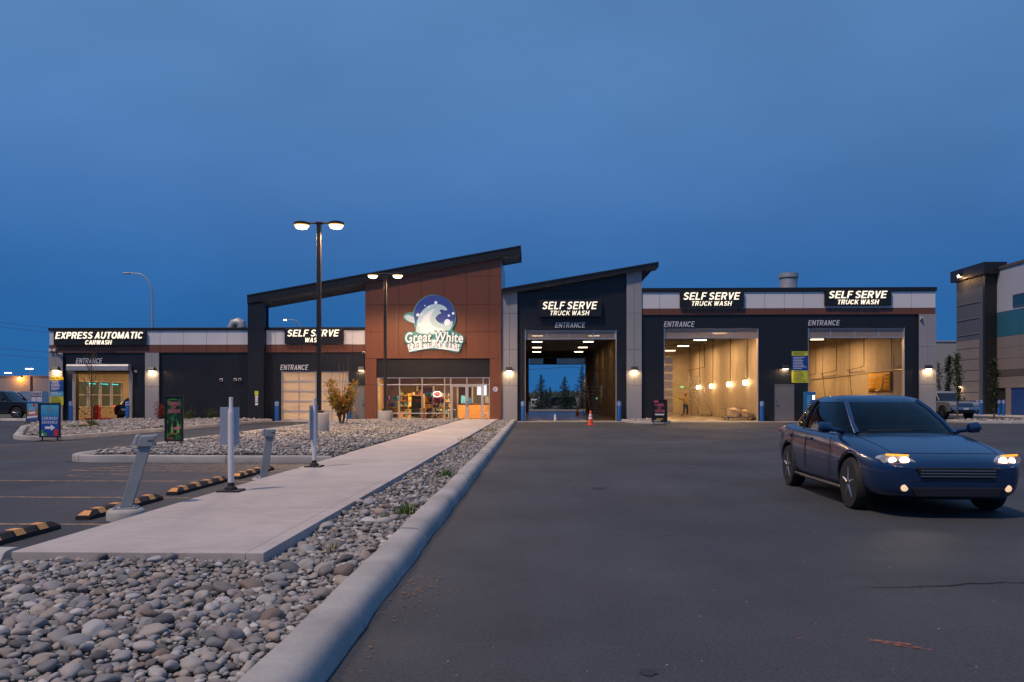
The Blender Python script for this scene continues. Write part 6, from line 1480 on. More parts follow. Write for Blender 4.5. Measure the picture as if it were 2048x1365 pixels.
def wheel(e, x, y, r, w, name='wheel'):
    s = 1 if x > 0 else -1
    t = MB().lathe([(r * .66, -w / 2), (r * .93, -w / 2), (r, -w * .32), (r, w * .32), (r * .93, w / 2), (r * .66, w / 2)], (x, y, r), 30, 'X').build(name, M['tyre'], e, smooth=True)
    rm = MB().lathe([(r * .67, -w * .3), (r * .67, w * .47), (r * .62, w * .48), (r * .60, w * .1)] if s > 0 else [(r * .60, -w * .1), (r * .62, -w * .48), (r * .67, -w * .47), (r * .67, w * .3)], (x, y, r), 26, 'X')
    for k in range(5):
        a = 2 * math.pi * k / 5 + .3; xo = x + s * w * .40
        rm.tube([(xo, y + r * .1 * math.cos(a), r + r * .1 * math.sin(a)), (xo, y + r * .63 * math.cos(a), r + r * .63 * math.sin(a))], [r * .11, r * .08], 6)
    rm.lathe([(r * .13, -.02), (r * .12, .02)], (x + s * w * .40, y, r), 12, 'X').build('rim', M['rim'], t, smooth=True)
def loft_body(stations, paint, cutters, e):
    mb = MB(); n = None
    for (y, w, zb, zs_, zt_) in stations:
        half = [(0, zb), (w * .80, zb), (w * .965, zb + .09), (w, zb + .28), (w * .99, (zs_ + zb + .28) / 2 + .05), (w * .955, zs_), (w * .84, zs_ * .4 + zt_ * .6), (w * .46, zt_ - .006), (0, zt_)]
        full = half + [(-a, b) for a, b in half[-2:0:-1]]; n = len(full); mb.v += [(a, y, b) for a, b in full]
    m_ = len(stations)
    for i_ in range(m_ - 1):
        for k in range(n): mb.f.append((i_ * n + k, (i_ + 1) * n + k, (i_ + 1) * n + (k + 1) % n, i_ * n + (k + 1) % n))
    mb.f += [tuple(range(n)), tuple((m_ - 1) * n + k for k in range(n - 1, -1, -1))]
    o = mb.build('body', paint, None, smooth=True); o.data.materials.append(M['darkgap'])
    s = o.modifiers.new('s', 'SUBSURF'); s.levels = 3; s.render_levels = 3
    cs = []
    for (x0, x1, y, z, r) in cutters:
        c = MB().lathe([(r, x0), (r, x1)], (0, y, z), 36, 'X').build('cut', M['darkgap']); cs.append(c)
        b = o.modifiers.new('b', 'BOOLEAN'); b.object = c; b.operation = 'DIFFERENCE'; b.solver = 'EXACT'
        try: b.material_mode = 'TRANSFER'
        except Exception: pass
    dg = bpy.context.evaluated_depsgraph_get(); me = bpy.data.meshes.new_from_object(o.evaluated_get(dg))
    for c in cs: bpy.data.objects.remove(c)
    bpy.data.objects.remove(o)
    me.name = 'body'; me.shade_smooth()
    try: me.set_sharp_from_angle(angle=math.radians(38))
    except Exception: pass
    ob = bpy.data.objects.new('body', me); COL.objects.link(ob); ob.parent = e; ORIG[ob.name] = (0, 0, 0)
    return ob
def sedan(loc, rz, paint, label, lights_on=False, tail_on=False):
    e = thing('car', loc, label, 'car', rz=rz, local=True)
    st = [(0.0, .60, .30, .57, .62), (.06, .72, .24, .62, .68), (.22, .82, .20, .68, .745), (.55, .885, .18, .74, .83), (1.0, .905, .18, .80, .91), (1.42, .91, .18, .86, .975), (2.3, .915, .18, .90, .98), (3.2, .915, .18, .925, .99), (3.85, .905, .19, .94, 1.03), (4.25, .875, .22, .92, 1.04), (4.5, .80, .27, .87, 1.0), (4.58, .70, .33, .80, .92)]
    body = loft_body(st, MATS[paint], [(-1.2, -.60, .92, .335, .375), (.60, 1.2, .92, .335, .375), (-1.2, -.60, 3.62, .335, .375), (.60, 1.2, 3.62, .335, .375)], e)
    g = ring_loft([rring(.80, 1.22, 4.16, .92), rring(.775, 1.45, 4.0, 1.05), rring(.70, 1.80, 3.72, 1.24), rring(.63, 2.10, 3.45, 1.36)], cap=False).build('windows', CARGLASS, e, smooth=True)
    MB().box(-.66, .66, 1.62, 1.80, .96, 1.03).build('dashboard', M['rubber'], e, bevel=.02)
    for (a, b_) in ((-.36, 2.62), (.36, 2.62), (-.36, 3.42), (.36, 3.42)):
        MB().box(a - .22, a + .22, b_, b_ + .12, .93, 1.10).build('seat_back', M['rubber'], e, bevel=.04); MB().box(a - .12, a + .12, b_ + .02, b_ + .10, 1.12, 1.27).build('headrest', M['rubber'], e, bevel=.04)
    MB().tube([(.36 + .17 * math.cos(t * .3142), 1.93 + .06 * math.sin(t * .3142), 1.0 + .16 * math.sin(t * .3142)) for t in range(11)], .014, 6).build('steering_wheel', M['rubber'], e, smooth=True)
    MB().box(-.10, .10, 2.02, 2.05, 1.27, 1.32).build('rear_mirror', M['rubber'], e)
    for s in (-1, 1): MB().tube([(s * .80, 1.60, .925), (s * .83, 2.6, .935), (s * .79, 3.75, .965)], .010, 6).build('belt_trim', M['chrome'], e)
    MB().tube([(-.86, .75, .24), (-.88, 2.2, .235), (-.86, 3.9, .24)], .028, 6).build('sill_trim', M['black_flat'], e); MB().tube([(.86, .75, .24), (.88, 2.2, .235), (.86, 3.9, .24)], .028, 6).build('sill_trim', M['black_flat'], e)
    ring_loft([rring(.645, 2.06, 3.50, 1.345), rring(.60, 2.16, 3.38, 1.395), rring(.50, 2.35, 3.2, 1.43), rring(.30, 2.5, 3.0, 1.445)]).build('roof', MATS[paint], e, smooth=True)
    for s in (-1, 1):
        for ang, rr_, pm_ in ((-52, (.035, .03, .03, .03), MATS[paint]), (4, (.04, .035, .03, .028), M['black_flat']), (56, (.06, .055, .045, .035), MATS[paint])):
            pts_ = []
            for (hw, a0, a1, zz) in ((.80, 1.22, 4.16, .93), (.775, 1.45, 4.0, 1.05), (.70, 1.80, 3.72, 1.24), (.63, 2.10, 3.45, 1.365)):
                c_, s_ = math.cos(math.radians(ang)), math.sin(math.radians(ang)); pts_.append((s * hw * abs(c_) ** .5, (a0 + a1) / 2 + (a1 - a0) / 2 * math.copysign(abs(s_) ** .5, s_), zz))
            MB().tube(pts_, list(rr_), 8).build('pillar', pm_, e, smooth=True)
        m_ = MB().tube([(s * .72, 1.66, .95), (s * .90, 1.62, .98), (s * .92, 1.60, 1.0), (s * 1.03, 1.60, 1.01), (s * 1.07, 1.60, 1.01)], [.03, .035, .07, .075, .04], 10).build('mirror', MATS[paint], e, smooth=True)
        for yy in (2.0, 3.05): MB().box(s * .895 - .02, s * .895 + .02, yy + .42, yy + .60, .80, .83).build('door_handle', MATS[paint], e, bevel=.008)
        for yy in (1.62, 2.70, 3.42): MB().tube([(s * .916, yy, .34), (s * .921, yy, .60), (s * .888, yy, .88)], .005, 5).build('door_seam', M['darkgap'], e)
        # lamps
        hl = ring_loft([[(s * (.62 + .185 * math.cos(a)), .095 + .13 * (math.cos(a) * .5 + .5) * .9 + dy, .665 + .066 * math.sin(a) + .02 * math.cos(a)) for a in [2 * math.pi * k / 24 for k in range(24)]] for dy in (.10, -.035)]).build('headlight', M['lamp_glass'], e, smooth=True)
        for (bx_, by_, br_) in ((.55, .082, .050), (.67, .128, .043)):
            MB().lathe([(.002, -.012), (br_ * .6, -.010), (br_, 0.), (br_, .05)], (s * bx_, by_, .665), 22, 'Y').build('bulb', 'headlamp_on' if lights_on else M['chrome'], hl, smooth=True)
        MB().tube([(s * .52, .062, .733), (s * .64, .090, .738), (s * .745, .150, .738)], .011, 8).build('marker_light', 'marker_amber' if lights_on else 'tail_lens', e, smooth=True)
        MB().lathe([(.001, -.02), (.04, -.015), (.045, .04)], (s * .58, .04, .36), 14, 'Y').build('fog_light', 'fog_dim' if lights_on else M['lamp_glass'], e, smooth=True)
        ring_loft([[(s * (.66 + .17 * math.cos(a)), 4.47 + dy - .12 * (math.cos(a) * .5 + .5), .86 + .07 * math.sin(a)) for a in [2 * math.pi * k / 18 for k in range(18)]] for dy in (-.05, .06)]).build('tail_light', 'tail_red' if tail_on else 'tail_lens', e, smooth=True)
        if lights_on: light('SPOT', 'headlight_beam', (s * .63, .02, .67), 16, (1., .80, .55), e, aim=(s * .12, -1, -.06), spot=math.radians(85), blend=1., rad=.05)
    from mathutils.bvhtree import BVHTree
    bv = BVHTree.FromPolygons([v.co.copy() for v in body.data.vertices], [tuple(p.vertices) for p in body.data.polygons])
    def seam(pts, d, r=.0045, name='panel_seam', m=M['darkgap']):
        out = []
        for p in pts:
            hit = bv.ray_cast(Vector(p), Vector(d))
            if hit[0] is not None: out.append(hit[0])
        if len(out) > 1: MB().tube(out, r, 5).build(name, m, e)
    for s in (-1, 1):
        seam([(s * (.60 + .10 * t / 10), .30 + 1.05 * t / 10, 2) for t in range(11)], (0, 0, -1))
        seam([(s * 2, .14 + .045 * t, .50 + .012 * t) for t in range(12)], (-s, 0, 0))
        seam([(s * 2, 3.95 + .05 * t, .62) for t in range(12)], (-s, 0, 0))
        seam([(s * 2, 1.30 + .24 * t, .575) for t in range(10)], (-s, 0, 0), .012, 'side_moulding', MATS[paint])
        seam([(s * 2, yy_, zz_) for (yy_, zz_) in [(.92 - .40 * math.cos(t * math.pi / 12), .335 + .40 * math.sin(t * math.pi / 12)) for t in range(13)]], (-s, 0, 0), .012, 'arch_lip', M['black_flat'])
        seam([(s * 2, yy_, zz_) for (yy_, zz_) in [(3.62 - .40 * math.cos(t * math.pi / 12), .335 + .40 * math.sin(t * math.pi / 12)) for t in range(13)]], (-s, 0, 0), .012, 'arch_lip', M['black_flat'])
    seam([(-.60 + .12 * t, .30 - .05 * math.cos((t - 5) * .3), 2) for t in range(11)], (0, 0, -1))
    seam([(-.62 + .124 * t, 1.36 - .06 * math.cos((t - 5) * .25), 2) for t in range(11)], (0, 0, -1), .012, 'cowl', M['black_flat'])
    seam([(-.70 + .14 * t, -1, .445) for t in range(11)], (0, 1, 0))
    MB().prism([(-.40, .47), (.40, .47), (.47, .60), (-.47, .60)], -.012, .10, 'Y').build('grille', M['black_flat'], e, bevel=.01)
    for k in range(3): MB().box(-.42, .42, -.022, -.013, .495 + k * .033, .505 + k * .033).build('grille_bar', M['chrome'], e)
    MB().prism([(-.46, .26), (.46, .26), (.52, .37), (-.52, .37)], -.004, .12, 'Y').build('lower_grille', M['black_flat'], e, bevel=.01)
    MB().box(-.25, .25, 4.55, 4.60, .60, .72).build('plate', M['plate'], e); MB().box(-.6, .6, 4.50, 4.59, .30, .40).build('rear_valance', M['black_flat'], e, bevel=.02)
    MB().tube([(-.52, 1.30, .975), (0, 1.22, .985), (.2, 1.26, .983)], .008, 5).build('wiper', M['black_flat'], e)
    for s in (-1, 1):
        for yy in (.92, 3.62): wheel(e, s * .80, yy, .325, .21)
    return e
sedan((4.86, 9.35, 0), -.03, 'blue_car_paint', 'dark blue car driving toward the camera with its headlights on', lights_on=True)
sedan((-26.35, 55.3, .015), math.pi, 'black_car_paint', 'dark car seen from behind inside the express tunnel, tail light glowing', tail_on=True)

def pickup(loc, rz, paint, label):
    e = thing('pickup_truck', loc, label, 'pickup truck', rz=rz, local=True)
    def arch(y, r=.47, n=9): return [(y - r * math.cos(math.pi * k / n), .45 + r * .95 * math.sin(math.pi * k / n)) for k in range(n + 1)]
    prof = [(.02, .52), (0, .62), (0, 1.0), (.10, 1.12), (.5, 1.17), (1.45, 1.22), (3.55, 1.24), (5.70, 1.22), (5.78, 1.15), (5.78, .60), (5.70, .52)] + [(a, b) for a, b in reversed(arch(4.65))] + [(a, b) for a, b in reversed(arch(.95))]
    MB().prism(prof, -.98, .98, 'X').build('body', MATS[paint], e, bevel=.07, seg=3)
    MB().box(-.80, .80, 3.85, 5.65, 1.10, 1.26).build('bed_liner', M['black_flat'], e)
    for s in (-1, 1): MB().box(s * .9 - .08, s * .9 + .08, 3.62, 5.76, 1.235, 1.30).build('bed_rail', MATS[paint], e, bevel=.02)
    ring_loft([rring(.90, 1.35, 3.62, 1.20, p=6), rring(.86, 1.62, 3.58, 1.42, p=6), rring(.77, 2.0, 3.5, 1.76, p=6)]).build('windows', M['darkglass'], e, smooth=True)
    ring_loft([rring(.79, 1.98, 3.52, 1.75, p=6), rring(.76, 2.06, 3.46, 1.84, p=6), rring(.66, 2.2, 3.35, 1.89, p=6)]).build('roof', MATS[paint], e, smooth=True)
    for s in (-1, 1):
        for (a, b_, c, d, r) in ((1.42, 1.98, .88, .79, .04), (2.72, 2.74, .92, .80, .05), (3.56, 3.48, .88, .79, .06)):
            MB().tube([(s * c, a, 1.24), (s * d, b_, 1.80)], r, 8).build('pillar', MATS[paint], e, smooth=True)
        MB().box(s * 1.08 - .10, s * 1.08 + .10, 1.72, 1.82, 1.22, 1.44).build('mirror', M['black_flat'], e, bevel=.03)
        hl = MB().box(s * .76 - .20, s * .76 + .20, -.02, .10, .90, 1.09).build('headlight', M['lamp_glass'], e, bevel=.02)
        MB().box(s * .86 - .09, s * .86 + .09, 5.74, 5.80, .85, 1.15).build('tail_light', 'tail_lens', e, bevel=.01)
        MB().lathe([(.001, -.03), (.06, -.02), (.06, .05)], (s * .72, -.06, .58), 14, 'Y').build('fog_light', M['lamp_glass'], e, smooth=True)
        for yy in (.95, 4.65): wheel(e, s * .86, yy, .41, .27)
        MB().box(s * .95 - .04, s * .95 + .04, 1.5, 4.1, .40, .50).build('step_bar', M['black_flat'], e, bevel=.02)
    gr = MB().box(-.54, .54, -.03, .06, .84, 1.08).build('grille', M['black_flat'], e, bevel=.02)
    for k in range(4): MB().box(-.53, .53, -.05, -.032, .865 + k * .055, .89 + k * .055).build('grille_bar', M['chrome'], gr)
    MB().box(-.98, .98, -.12, .03, .62, .80).build('bumper', M['chrome'] if paint.startswith('silver') else M['black_flat'], e, bevel=.03)
    MB().box(-.90, .90, -.06, .06, .42, .615).build('air_dam', M['black_flat'], e, bevel=.02)
    MB().box(-.16, .16, -.135, -.121, .64, .76).build('plate', M['plate'], e); MB().box(-.95, .95, 5.76, 5.9, .55, .72).build('rear_bumper', M['chrome'], e, bevel=.02)
    MB().box(-.8, .8, .4, 5.4, .35, .60).build('chassis', M['darkgap'], e)
    return e
pickup((28.35, 53.6, 0), .10, 'silver_truck_paint', 'silver pickup truck parked beyond the right end of the car wash')
pickup((-33.4, 53.0, 0), math.pi / 2, 'black_car_paint', 'black pickup truck at the left edge behind the poster boards')
# ================================================================== trees and shrubs
mat('bark', (.10, .075, .055), .9, noise=(20, .25)); mat('pale_bark', (.20, .16, .12), .85, noise=(20, .2))
leaf_mat('autumn_leaf', [(.52, .17, .03), (.58, .32, .05), (.28, .30, .06), (.50, .22, .04), (.20, .25, .05), (.55, .20, .03)])
leaf_mat('green_leaf', [(.05, .09, .025), (.08, .12, .03), (.035, .065, .02), (.10, .12, .03)])
leaf_mat('dark_leaf', [(.03, .05, .02), (.05, .07, .025), (.07, .08, .03)]); leaf_mat('red_leaf', [(.30, .03, .02), (.2, .02, .02), (.34, .06, .03)]); leaf_mat('brown_leaf', [(.16, .06, .035), (.10, .05, .03), (.2, .09, .04)])
leaf_mat('spruce_needle', [(.018, .040, .030), (.028, .055, .038), (.012, .028, .022)], .1)
def leaves(name, centres, size, m, parent, seed=0, squash=.7):
    """one small folded blade per centre, joined as a crown"""
    r = np.random.RandomState(seed); C = np.asarray(centres) - np.array(ORIG[parent.name]); n = len(C)
    u = r.normal(size=(n, 3)); u /= np.linalg.norm(u, axis=1)[:, None]; w = r.normal(size=(n, 3)); w -= (w * u).sum(1)[:, None] * u; w /= np.linalg.norm(w, axis=1)[:, None]
    s = size * r.uniform(.55, 1.25, n)[:, None]
    V = np.stack([C - u * s, C + w * s * squash * .55, C + u * s, C - w * s * squash * .55], 1).reshape(-1, 3)
    F_ = np.arange(4 * n).reshape(-1, 4); return np_mesh(name, V, F_, m, parent, smooth=False)
def limbs(base, h, n, spread, r0, seed, up=.75, sub=3):
    """stems that fork, returned as tubes plus their tips"""
    r = random.Random(seed); mb = MB(); pts = []
    for k in range(n):
        a = 2 * math.pi * k / n + r.uniform(-.5, .5); hh = h * r.uniform(.65, 1.0); sp = spread * r.uniform(.35, 1.0)
        P0 = Vector(base) + Vector((math.cos(a) * .05, math.sin(a) * .05, 0)); P1 = P0 + Vector((math.cos(a) * sp * .35, math.sin(a) * sp * .35, hh * .5)); P2 = P0 + Vector((math.cos(a) * sp, math.sin(a) * sp, hh))
        mb.tube([P0, P1, P2], [r0, r0 * .6, r0 * .2], 6)
        for t in range(sub):
            q = P1.lerp(P2, r.uniform(0, .8)) if t % 2 else P0.lerp(P1, r.uniform(.5, 1)); b = r.uniform(0, 6.28); L_ = h * r.uniform(.15, .32)
            e2 = q + Vector((math.cos(b) * L_ * (1 - up), math.sin(b) * L_ * (1 - up), L_ * up)); mb.tube([q, (q + e2) / 2 + Vector((0, 0, .03)), e2], [r0 * .4, r0 * .25, r0 * .1], 5); pts += [q.lerp(e2, u) for u in (.4, .6, .8, 1.)]
        pts += [P1.lerp(P2, u) for u in (.2, .4, .6, .8, 1.)]
    return mb, pts
def leafy(name, base, h, n, spread, r0, nleaf, lsize, m, seed, label, cat='tree', group=None, up=.75, low=.15, jit=.12, bark='bark', sub=3):
    t = thing(name, base, label, cat, group); mb, pts = limbs(base, h, n, spread, r0, seed, up, sub); mb.build('trunk' if cat == 'tree' else 'stems', bark, t, smooth=True)
    r = random.Random(seed + 1); C = []
    for i_ in range(nleaf):
        p = r.choice(pts); C.append((p.x + r.gauss(0, jit), p.y + r.gauss(0, jit), max(base[2] + h * low * r.random(), p.z + r.gauss(0, jit * 1.1))))
    if nleaf: leaves('crown' if cat == 'tree' else 'foliage', C, lsize, m, t, seed)
    return t
# young autumn tree in front of the glazed door, with bare whips and a stake
at = (-9.15, 37.6, .12)
t = leafy('autumn_tree', at, 2.15, 10, .95, .030, 1900, .10, 'autumn_leaf', 12, 'young tree with orange and green leaves in front of the glazed door', up=.6, low=.3, jit=.10)
mb = MB(); r_ = random.Random(3)
for k in range(6):
    a = r_.uniform(0, 6.28); hh = r_.uniform(2.3, 3.4); mb.tube([(at[0], at[1], at[2] + .4), (at[0] + .15 * math.cos(a), at[1] + .15 * math.sin(a), at[2] + hh * .6), (at[0] + (.25 + .2 * k / 6) * math.cos(a), at[1] + .4 * math.sin(a), at[2] + hh)], [.014, .009, .004], 5)
mb.build('bare_whips', 'pale_bark', t, smooth=True)
mat('stake_green', (.02, .07, .06), .6)
tag(MB().tube([(-8.82, 37.3, .1), (-8.8, 37.3, 1.75)], .02, 6).build('tree_stake', 'stake_green', origin=(-8.8, 37.3, .1)), 'thin dark stake beside the orange-leaved tree', 'stake')
# bare sapling in the express island with dry leaves and grass round its foot
sb = (sx(183, 35.2), 35.2, .10); t = thing('bare_sapling', sb, 'almost bare sapling in front of the roller shutter', 'tree')
mb = MB().tube([sb, (sb[0] + .02, sb[1], 1.6), (sb[0] - .02, sb[1], 3.6)], [.04, .025, .006], 7); r_ = random.Random(8); tips = []
for k in range(34):
    z = .9 + 2.4 * k / 34; a = r_.uniform(0, 6.28); L_ = (1.5 - .25 * z) * r_.uniform(.5, 1.) * .75; e_ = Vector((sb[0] + math.cos(a) * L_ * .6, sb[1] + math.sin(a) * L_ * .6, z + L_ * .9)); q = Vector((sb[0], sb[1], z))
    mb.tube([q, q.lerp(e_, .5) + Vector((0, 0, -.03)), e_], [.011, .007, .003], 4)
    for s in range(3):
        p = q.lerp(e_, .35 + .2 * s); b = a + r_.uniform(-1, 1); mb.tube([p, p + Vector((math.cos(b) * .2, math.sin(b) * .2, .28))], [.005, .002], 4)
mb.build('trunk', 'bark', t, smooth=True); C = [(sb[0] + r_.gauss(0, .35), sb[1] + r_.gauss(0, .3), .75 + r_.gauss(0, .22)) for _ in range(120)]; leaves('crown', C, .06, 'brown_leaf', t, 4)
tuft(sb[0], sb[1], .12, 260, .34, .28, 'grass_blade', 'green grass clump round the foot of the bare sapling', group=None)
tuft(sb[0] - .1, sb[1] - 1.0, .12, 380, .16, .75, 'grass_blade', 'low spread of green grass in front of the bare sapling', group=None)
bl, bf = stone_templates(3, 1, 9); mb = MB(); mb.v = [tuple(p) for p in bl[0] * .26 + np.array([sb[0] + .05, sb[1] - .7, .24])]; mb.f = [tuple(q) for q in bf]; tag(mb.build('boulder', mat('pinkish_rock', (.36, .26, .20), .8, noise=(8, .2)), origin=(sb[0], sb[1] - .7, .1), smooth=True), 'single pale boulder in the grass at the bare sapling', 'boulder')
# shrubs against the black wall
leafy('shrub', (sx(322, 47.3), 47.3, .1), .95, 10, .32, .012, 420, .07, 'red_leaf', 21, 'red-leaved shrub at the foot of the grey pier', 'shrub', 'shrubs along the black wall')
leafy('shrub', (sx(376, 47.2), 47.2, .1), .55, 9, .38, .010, 260, .07, 'green_leaf', 22, 'left one of the two low green shrubs by the black wall', 'shrub', 'shrubs along the black wall')
leafy('shrub', (sx(424, 47.2), 47.2, .1), .6, 9, .34, .010, 260, .07, 'green_leaf', 23, 'right one of the two low green shrubs by the black wall', 'shrub', 'shrubs along the black wall')
# narrow trees on the right
def column_tree(x, y, z, h, w, nleaf, label, m, seed, lo=.22, ls=.085):
    t = thing('column_tree', (x, y, z), label, 'tree', 'narrow trees right of the car wash'); r = random.Random(seed); mb = MB().tube([(x, y, z), (x + .02, y, z + h * .5), (x, y, z + h * .95)], [.055, .035, .008], 7)
    C = []
    for k in range(46):
        f_ = lo + (1 - lo) * k / 46; a = r.uniform(0, 6.28); L_ = w * (.55 + .6 * math.sin(math.pi * min(1, (f_ - lo) / (1 - lo) * .9 + .12))) * r.uniform(.5, 1.); q = Vector((x, y, z + h * f_ * .93)); e_ = q + Vector((math.cos(a) * L_ * .6, math.sin(a) * L_ * .6, L_ * 1.3))
        mb.tube([q, e_], [.012, .004], 4)
        for _ in range(nleaf // 46): p = q.lerp(e_, r.uniform(.25, 1.05)); C.append((p.x + r.gauss(0, .07), p.y + r.gauss(0, .07), p.z + r.gauss(0, .09)))
    mb.build('trunk', 'bark', t, smooth=True); leaves('crown', C, ls, m, t, seed); return t
def cz(py, px, Y): return sz(py, px, Y)
column_tree(sx(1914.5, 47.0), 47.0, .1, cz(704, 1914, 47) - .1, .40, 800, 'slim tree standing in front of the silver pickup', 'green_leaf', 31, .30)
column_tree(sx(1897, 60), 60, 0, cz(708, 1897, 60),   .50, 1500, 'dense dark narrow tree behind the silver pickup', 'dark_leaf', 32, .15)
column_tree(sx(1988, 47.2), 47.2, .1, cz(715, 1988, 47) - .1, .42, 1150, 'narrow leafy tree in front of the blue storage doors', 'dark_leaf', 33, .16)
column_tree(sx(1877, 66), 66, 0, cz(722, 1877, 66), .5, 350, 'thin nearly bare tree at the corner of the car wash', 'dark_leaf', 34, .2)
# spruces seen through the open bay
def spruce(px, Y, ptop, w, label, seed, zb=0.):
    x = sx(px, Y); h = sz(ptop, px, Y) - zb; t = thing('spruce_tree', (x, Y, zb), label, 'tree', 'spruces seen through the open bay'); r = np.random.RandomState(seed); MB().tube([(x, Y, zb), (x, Y, zb + h)], [.11, .01], 7).build('trunk', 'bark', t)
    C = []; n_t = 26
    for k in range(n_t):
        f_ = .06 + .94 * k / n_t; L_ = w * (1 - f_) ** .85 * r.uniform(.8, 1.12) + .05; nb = max(4, int(11 * (1 - f_)) + 3)
        for b in range(nb):
            a = r.uniform(0, 6.283); LL = L_ * r.uniform(.7, 1.1); m_ = int(4 + 16 * LL)
            for q in range(m_):
                u = (q + .5) / m_; wd = .12 * LL * (1 - u) + .03
                C.append((x + math.cos(a) * LL * u + r.normal() * wd, Y + math.sin(a) * LL * u + r.normal() * wd, zb + h * f_ - .18 * LL * math.sin(u * 2.2) + .08 * LL * u * u + r.normal() * .04))
    leaves('crown', C, .11, 'spruce_needle', t, seed, .5)
spruce(1082, 100, 748, 1.75, 'left spruce seen through the open bay', 1); spruce(1129, 96, 752, 1.6, 'middle spruce seen through the open bay', 2); spruce(1164, 98, 729, 2.0, 'right and tallest spruce seen through the open bay', 3); spruce(1100, 150, 774, 1.6, 'small distant spruce between the left and middle ones', 4, gh(0, 150)); spruce(1093, 155, 777, 1.3, 'second small distant spruce beside the left one', 5, gh(0, 155))
# a far wood on the skyline
r = np.random.RandomState(5); mb = MB(); V = []; 
for i_ in range(2600):
    x = r.uniform(-420, 420); y = r.uniform(480, 560); h = r.uniform(5, 9.5); w = r.uniform(1.5, 3.2); z = gh(x, y); n = 6; o = len(mb.v)
    mb.v += [(x + w * math.cos(k * 1.047) * r.uniform(.7, 1.2), y + w * math.sin(k * 1.047), z + h * .25) for k in range(6)] + [(x + w * .8 * math.cos(k * 1.047 + .5), y + w * .8 * math.sin(k * 1.047 + .5), z + h * r.uniform(.5, .75)) for k in range(6)] + [(x, y, z + h)]
    mb.f += [(o + k, o + (k + 1) % 6, o + 6 + k) for k in range(6)] + [(o + 6 + k, o + (k + 1) % 6, o + 6 + (k + 1) % 6) for k in range(6)] + [(o + 6 + k, o + 6 + (k + 1) % 6, o + 12) for k in range(6)]
o = mb.build('far_wood', mat('far_foliage', (.03, .045, .03), .9)); tag(o, 'low dark line of woodland on the horizon', 'woodland'); stuff(o)
# ================================================================== surroundings
# ---- storage building on the right
SXW = 38.6
mat('storage_grey', (.11, .115, .125), .6, noise=(.5, .08)); mat('storage_white', (.50, .51, .55), .5, noise=(.4, .05)); mat('storage_teal', (.035, .16, .22), .45, noise=(.4, .08)); mat('storage_beige', (.26, .22, .19), .7, noise=(.5, .08)); mat('belt_brown', (.11, .09, .075), .7); mat('storage_door_blue', (.012, .055, .22), .45, ribs=(3., .6, 'Z'))
S_ = thing('storage_building', (SXW, 66, 0), 'tall grey, white, teal and beige storage building with blue doors at right edge', 'building')
ztop = 12.35
MB().box(SXW + .08, SXW + 16, 48, 72, 3.0, ztop - .05).build('wall', M['joint'], S_)
ysb = [48.0, 52.2, 56.4, 60.6, 64.8, 68.3]
for a, b in zip(ysb[:-1], ysb[1:]):
    MB().box(SXW, SXW + .078, a + .02, b - .02, 8.55, ztop - .25).build('panel', 'storage_white', S_)
    for z0, z1 in ((6.5, 8.53),): MB().box(SXW, SXW + .078, a + .02, b - .02, z0, z1).build('panel', 'storage_teal', S_)
    for z0, z1 in ((3.75, 4.65), (4.67, 5.57), (5.59, 6.48)): MB().box(SXW, SXW + .078, a + .02, b - .02, z0, z1).build('panel', 'storage_beige', S_)
MB().box(SXW - .04, SXW + .079, 48, 68.3, 3.2, 3.73).build('belt', 'belt_brown', S_)
MB().box(SXW - .08, SXW + 16, 47.9, 68.3, ztop - .24, ztop).build('parapet_cap', 'belt_brown', S_)
# windows in the white storey
for y0, y1 in ((57.0, 65.7),):
    z0, z1 = 8.75, 9.75
    f_ = MB().box(SXW - .06, SXW - .002, y0, y1, z1 - .1, z1).box(SXW - .06, SXW - .002, y0, y1, z0, z0 + .06); n = 5
    for k in range(n + 1): y = y0 + (y1 - y0) * k / n; f_.box(SXW - .06, SXW - .002, y - .03, y + .03, z0 + .061, z1 - .101)
    w_ = f_.build('window', 'storage_grey', S_)
    for k in range(n): MB().box(SXW - .03, SXW - .01, y0 + (y1 - y0) * k / n + .04, y0 + (y1 - y0) * (k + 1) / n - .04, z0 + .061, z1 - .101).build('pane', mat('teal_pane', (.02, .07, .10), .08, spec=.8), w_)
# stair tower with its canopy
TX = SXW - .9
MB().box(TX, SXW + 8, 68.32, 72.7, 0, 12.2).build('tower_wall', 'storage_grey', S_)
for k in range(6):
    z = 1.6 + 1.35 * k; MB().box(TX - .05, TX - .002, 69.0, 72.6, z + 1.25, z + 1.3).build('panel_joint', 'storage_beige', S_)
MB().box(TX - .06, TX - .003, 69.0, 72.6, 1.2, 6.4).build('tower_panel', 'storage_beige', S_)
for k in range(5): MB().box(TX - .075, TX - .061, 69.0, 72.6, 1.9 + .95 * k, 1.94 + .95 * k).build('panel_joint', 'belt_brown', S_)
MB().box(TX - .10, SXW + .3, 68.0, 68.31, 0, 12.3).build('tower_fin', M['black_flat'], S_)
MB().box(TX - .40, SXW + .6, 67.6, 73.0, 11.75, 12.75).build('canopy', M['black_flat'], S_, bevel=.03)
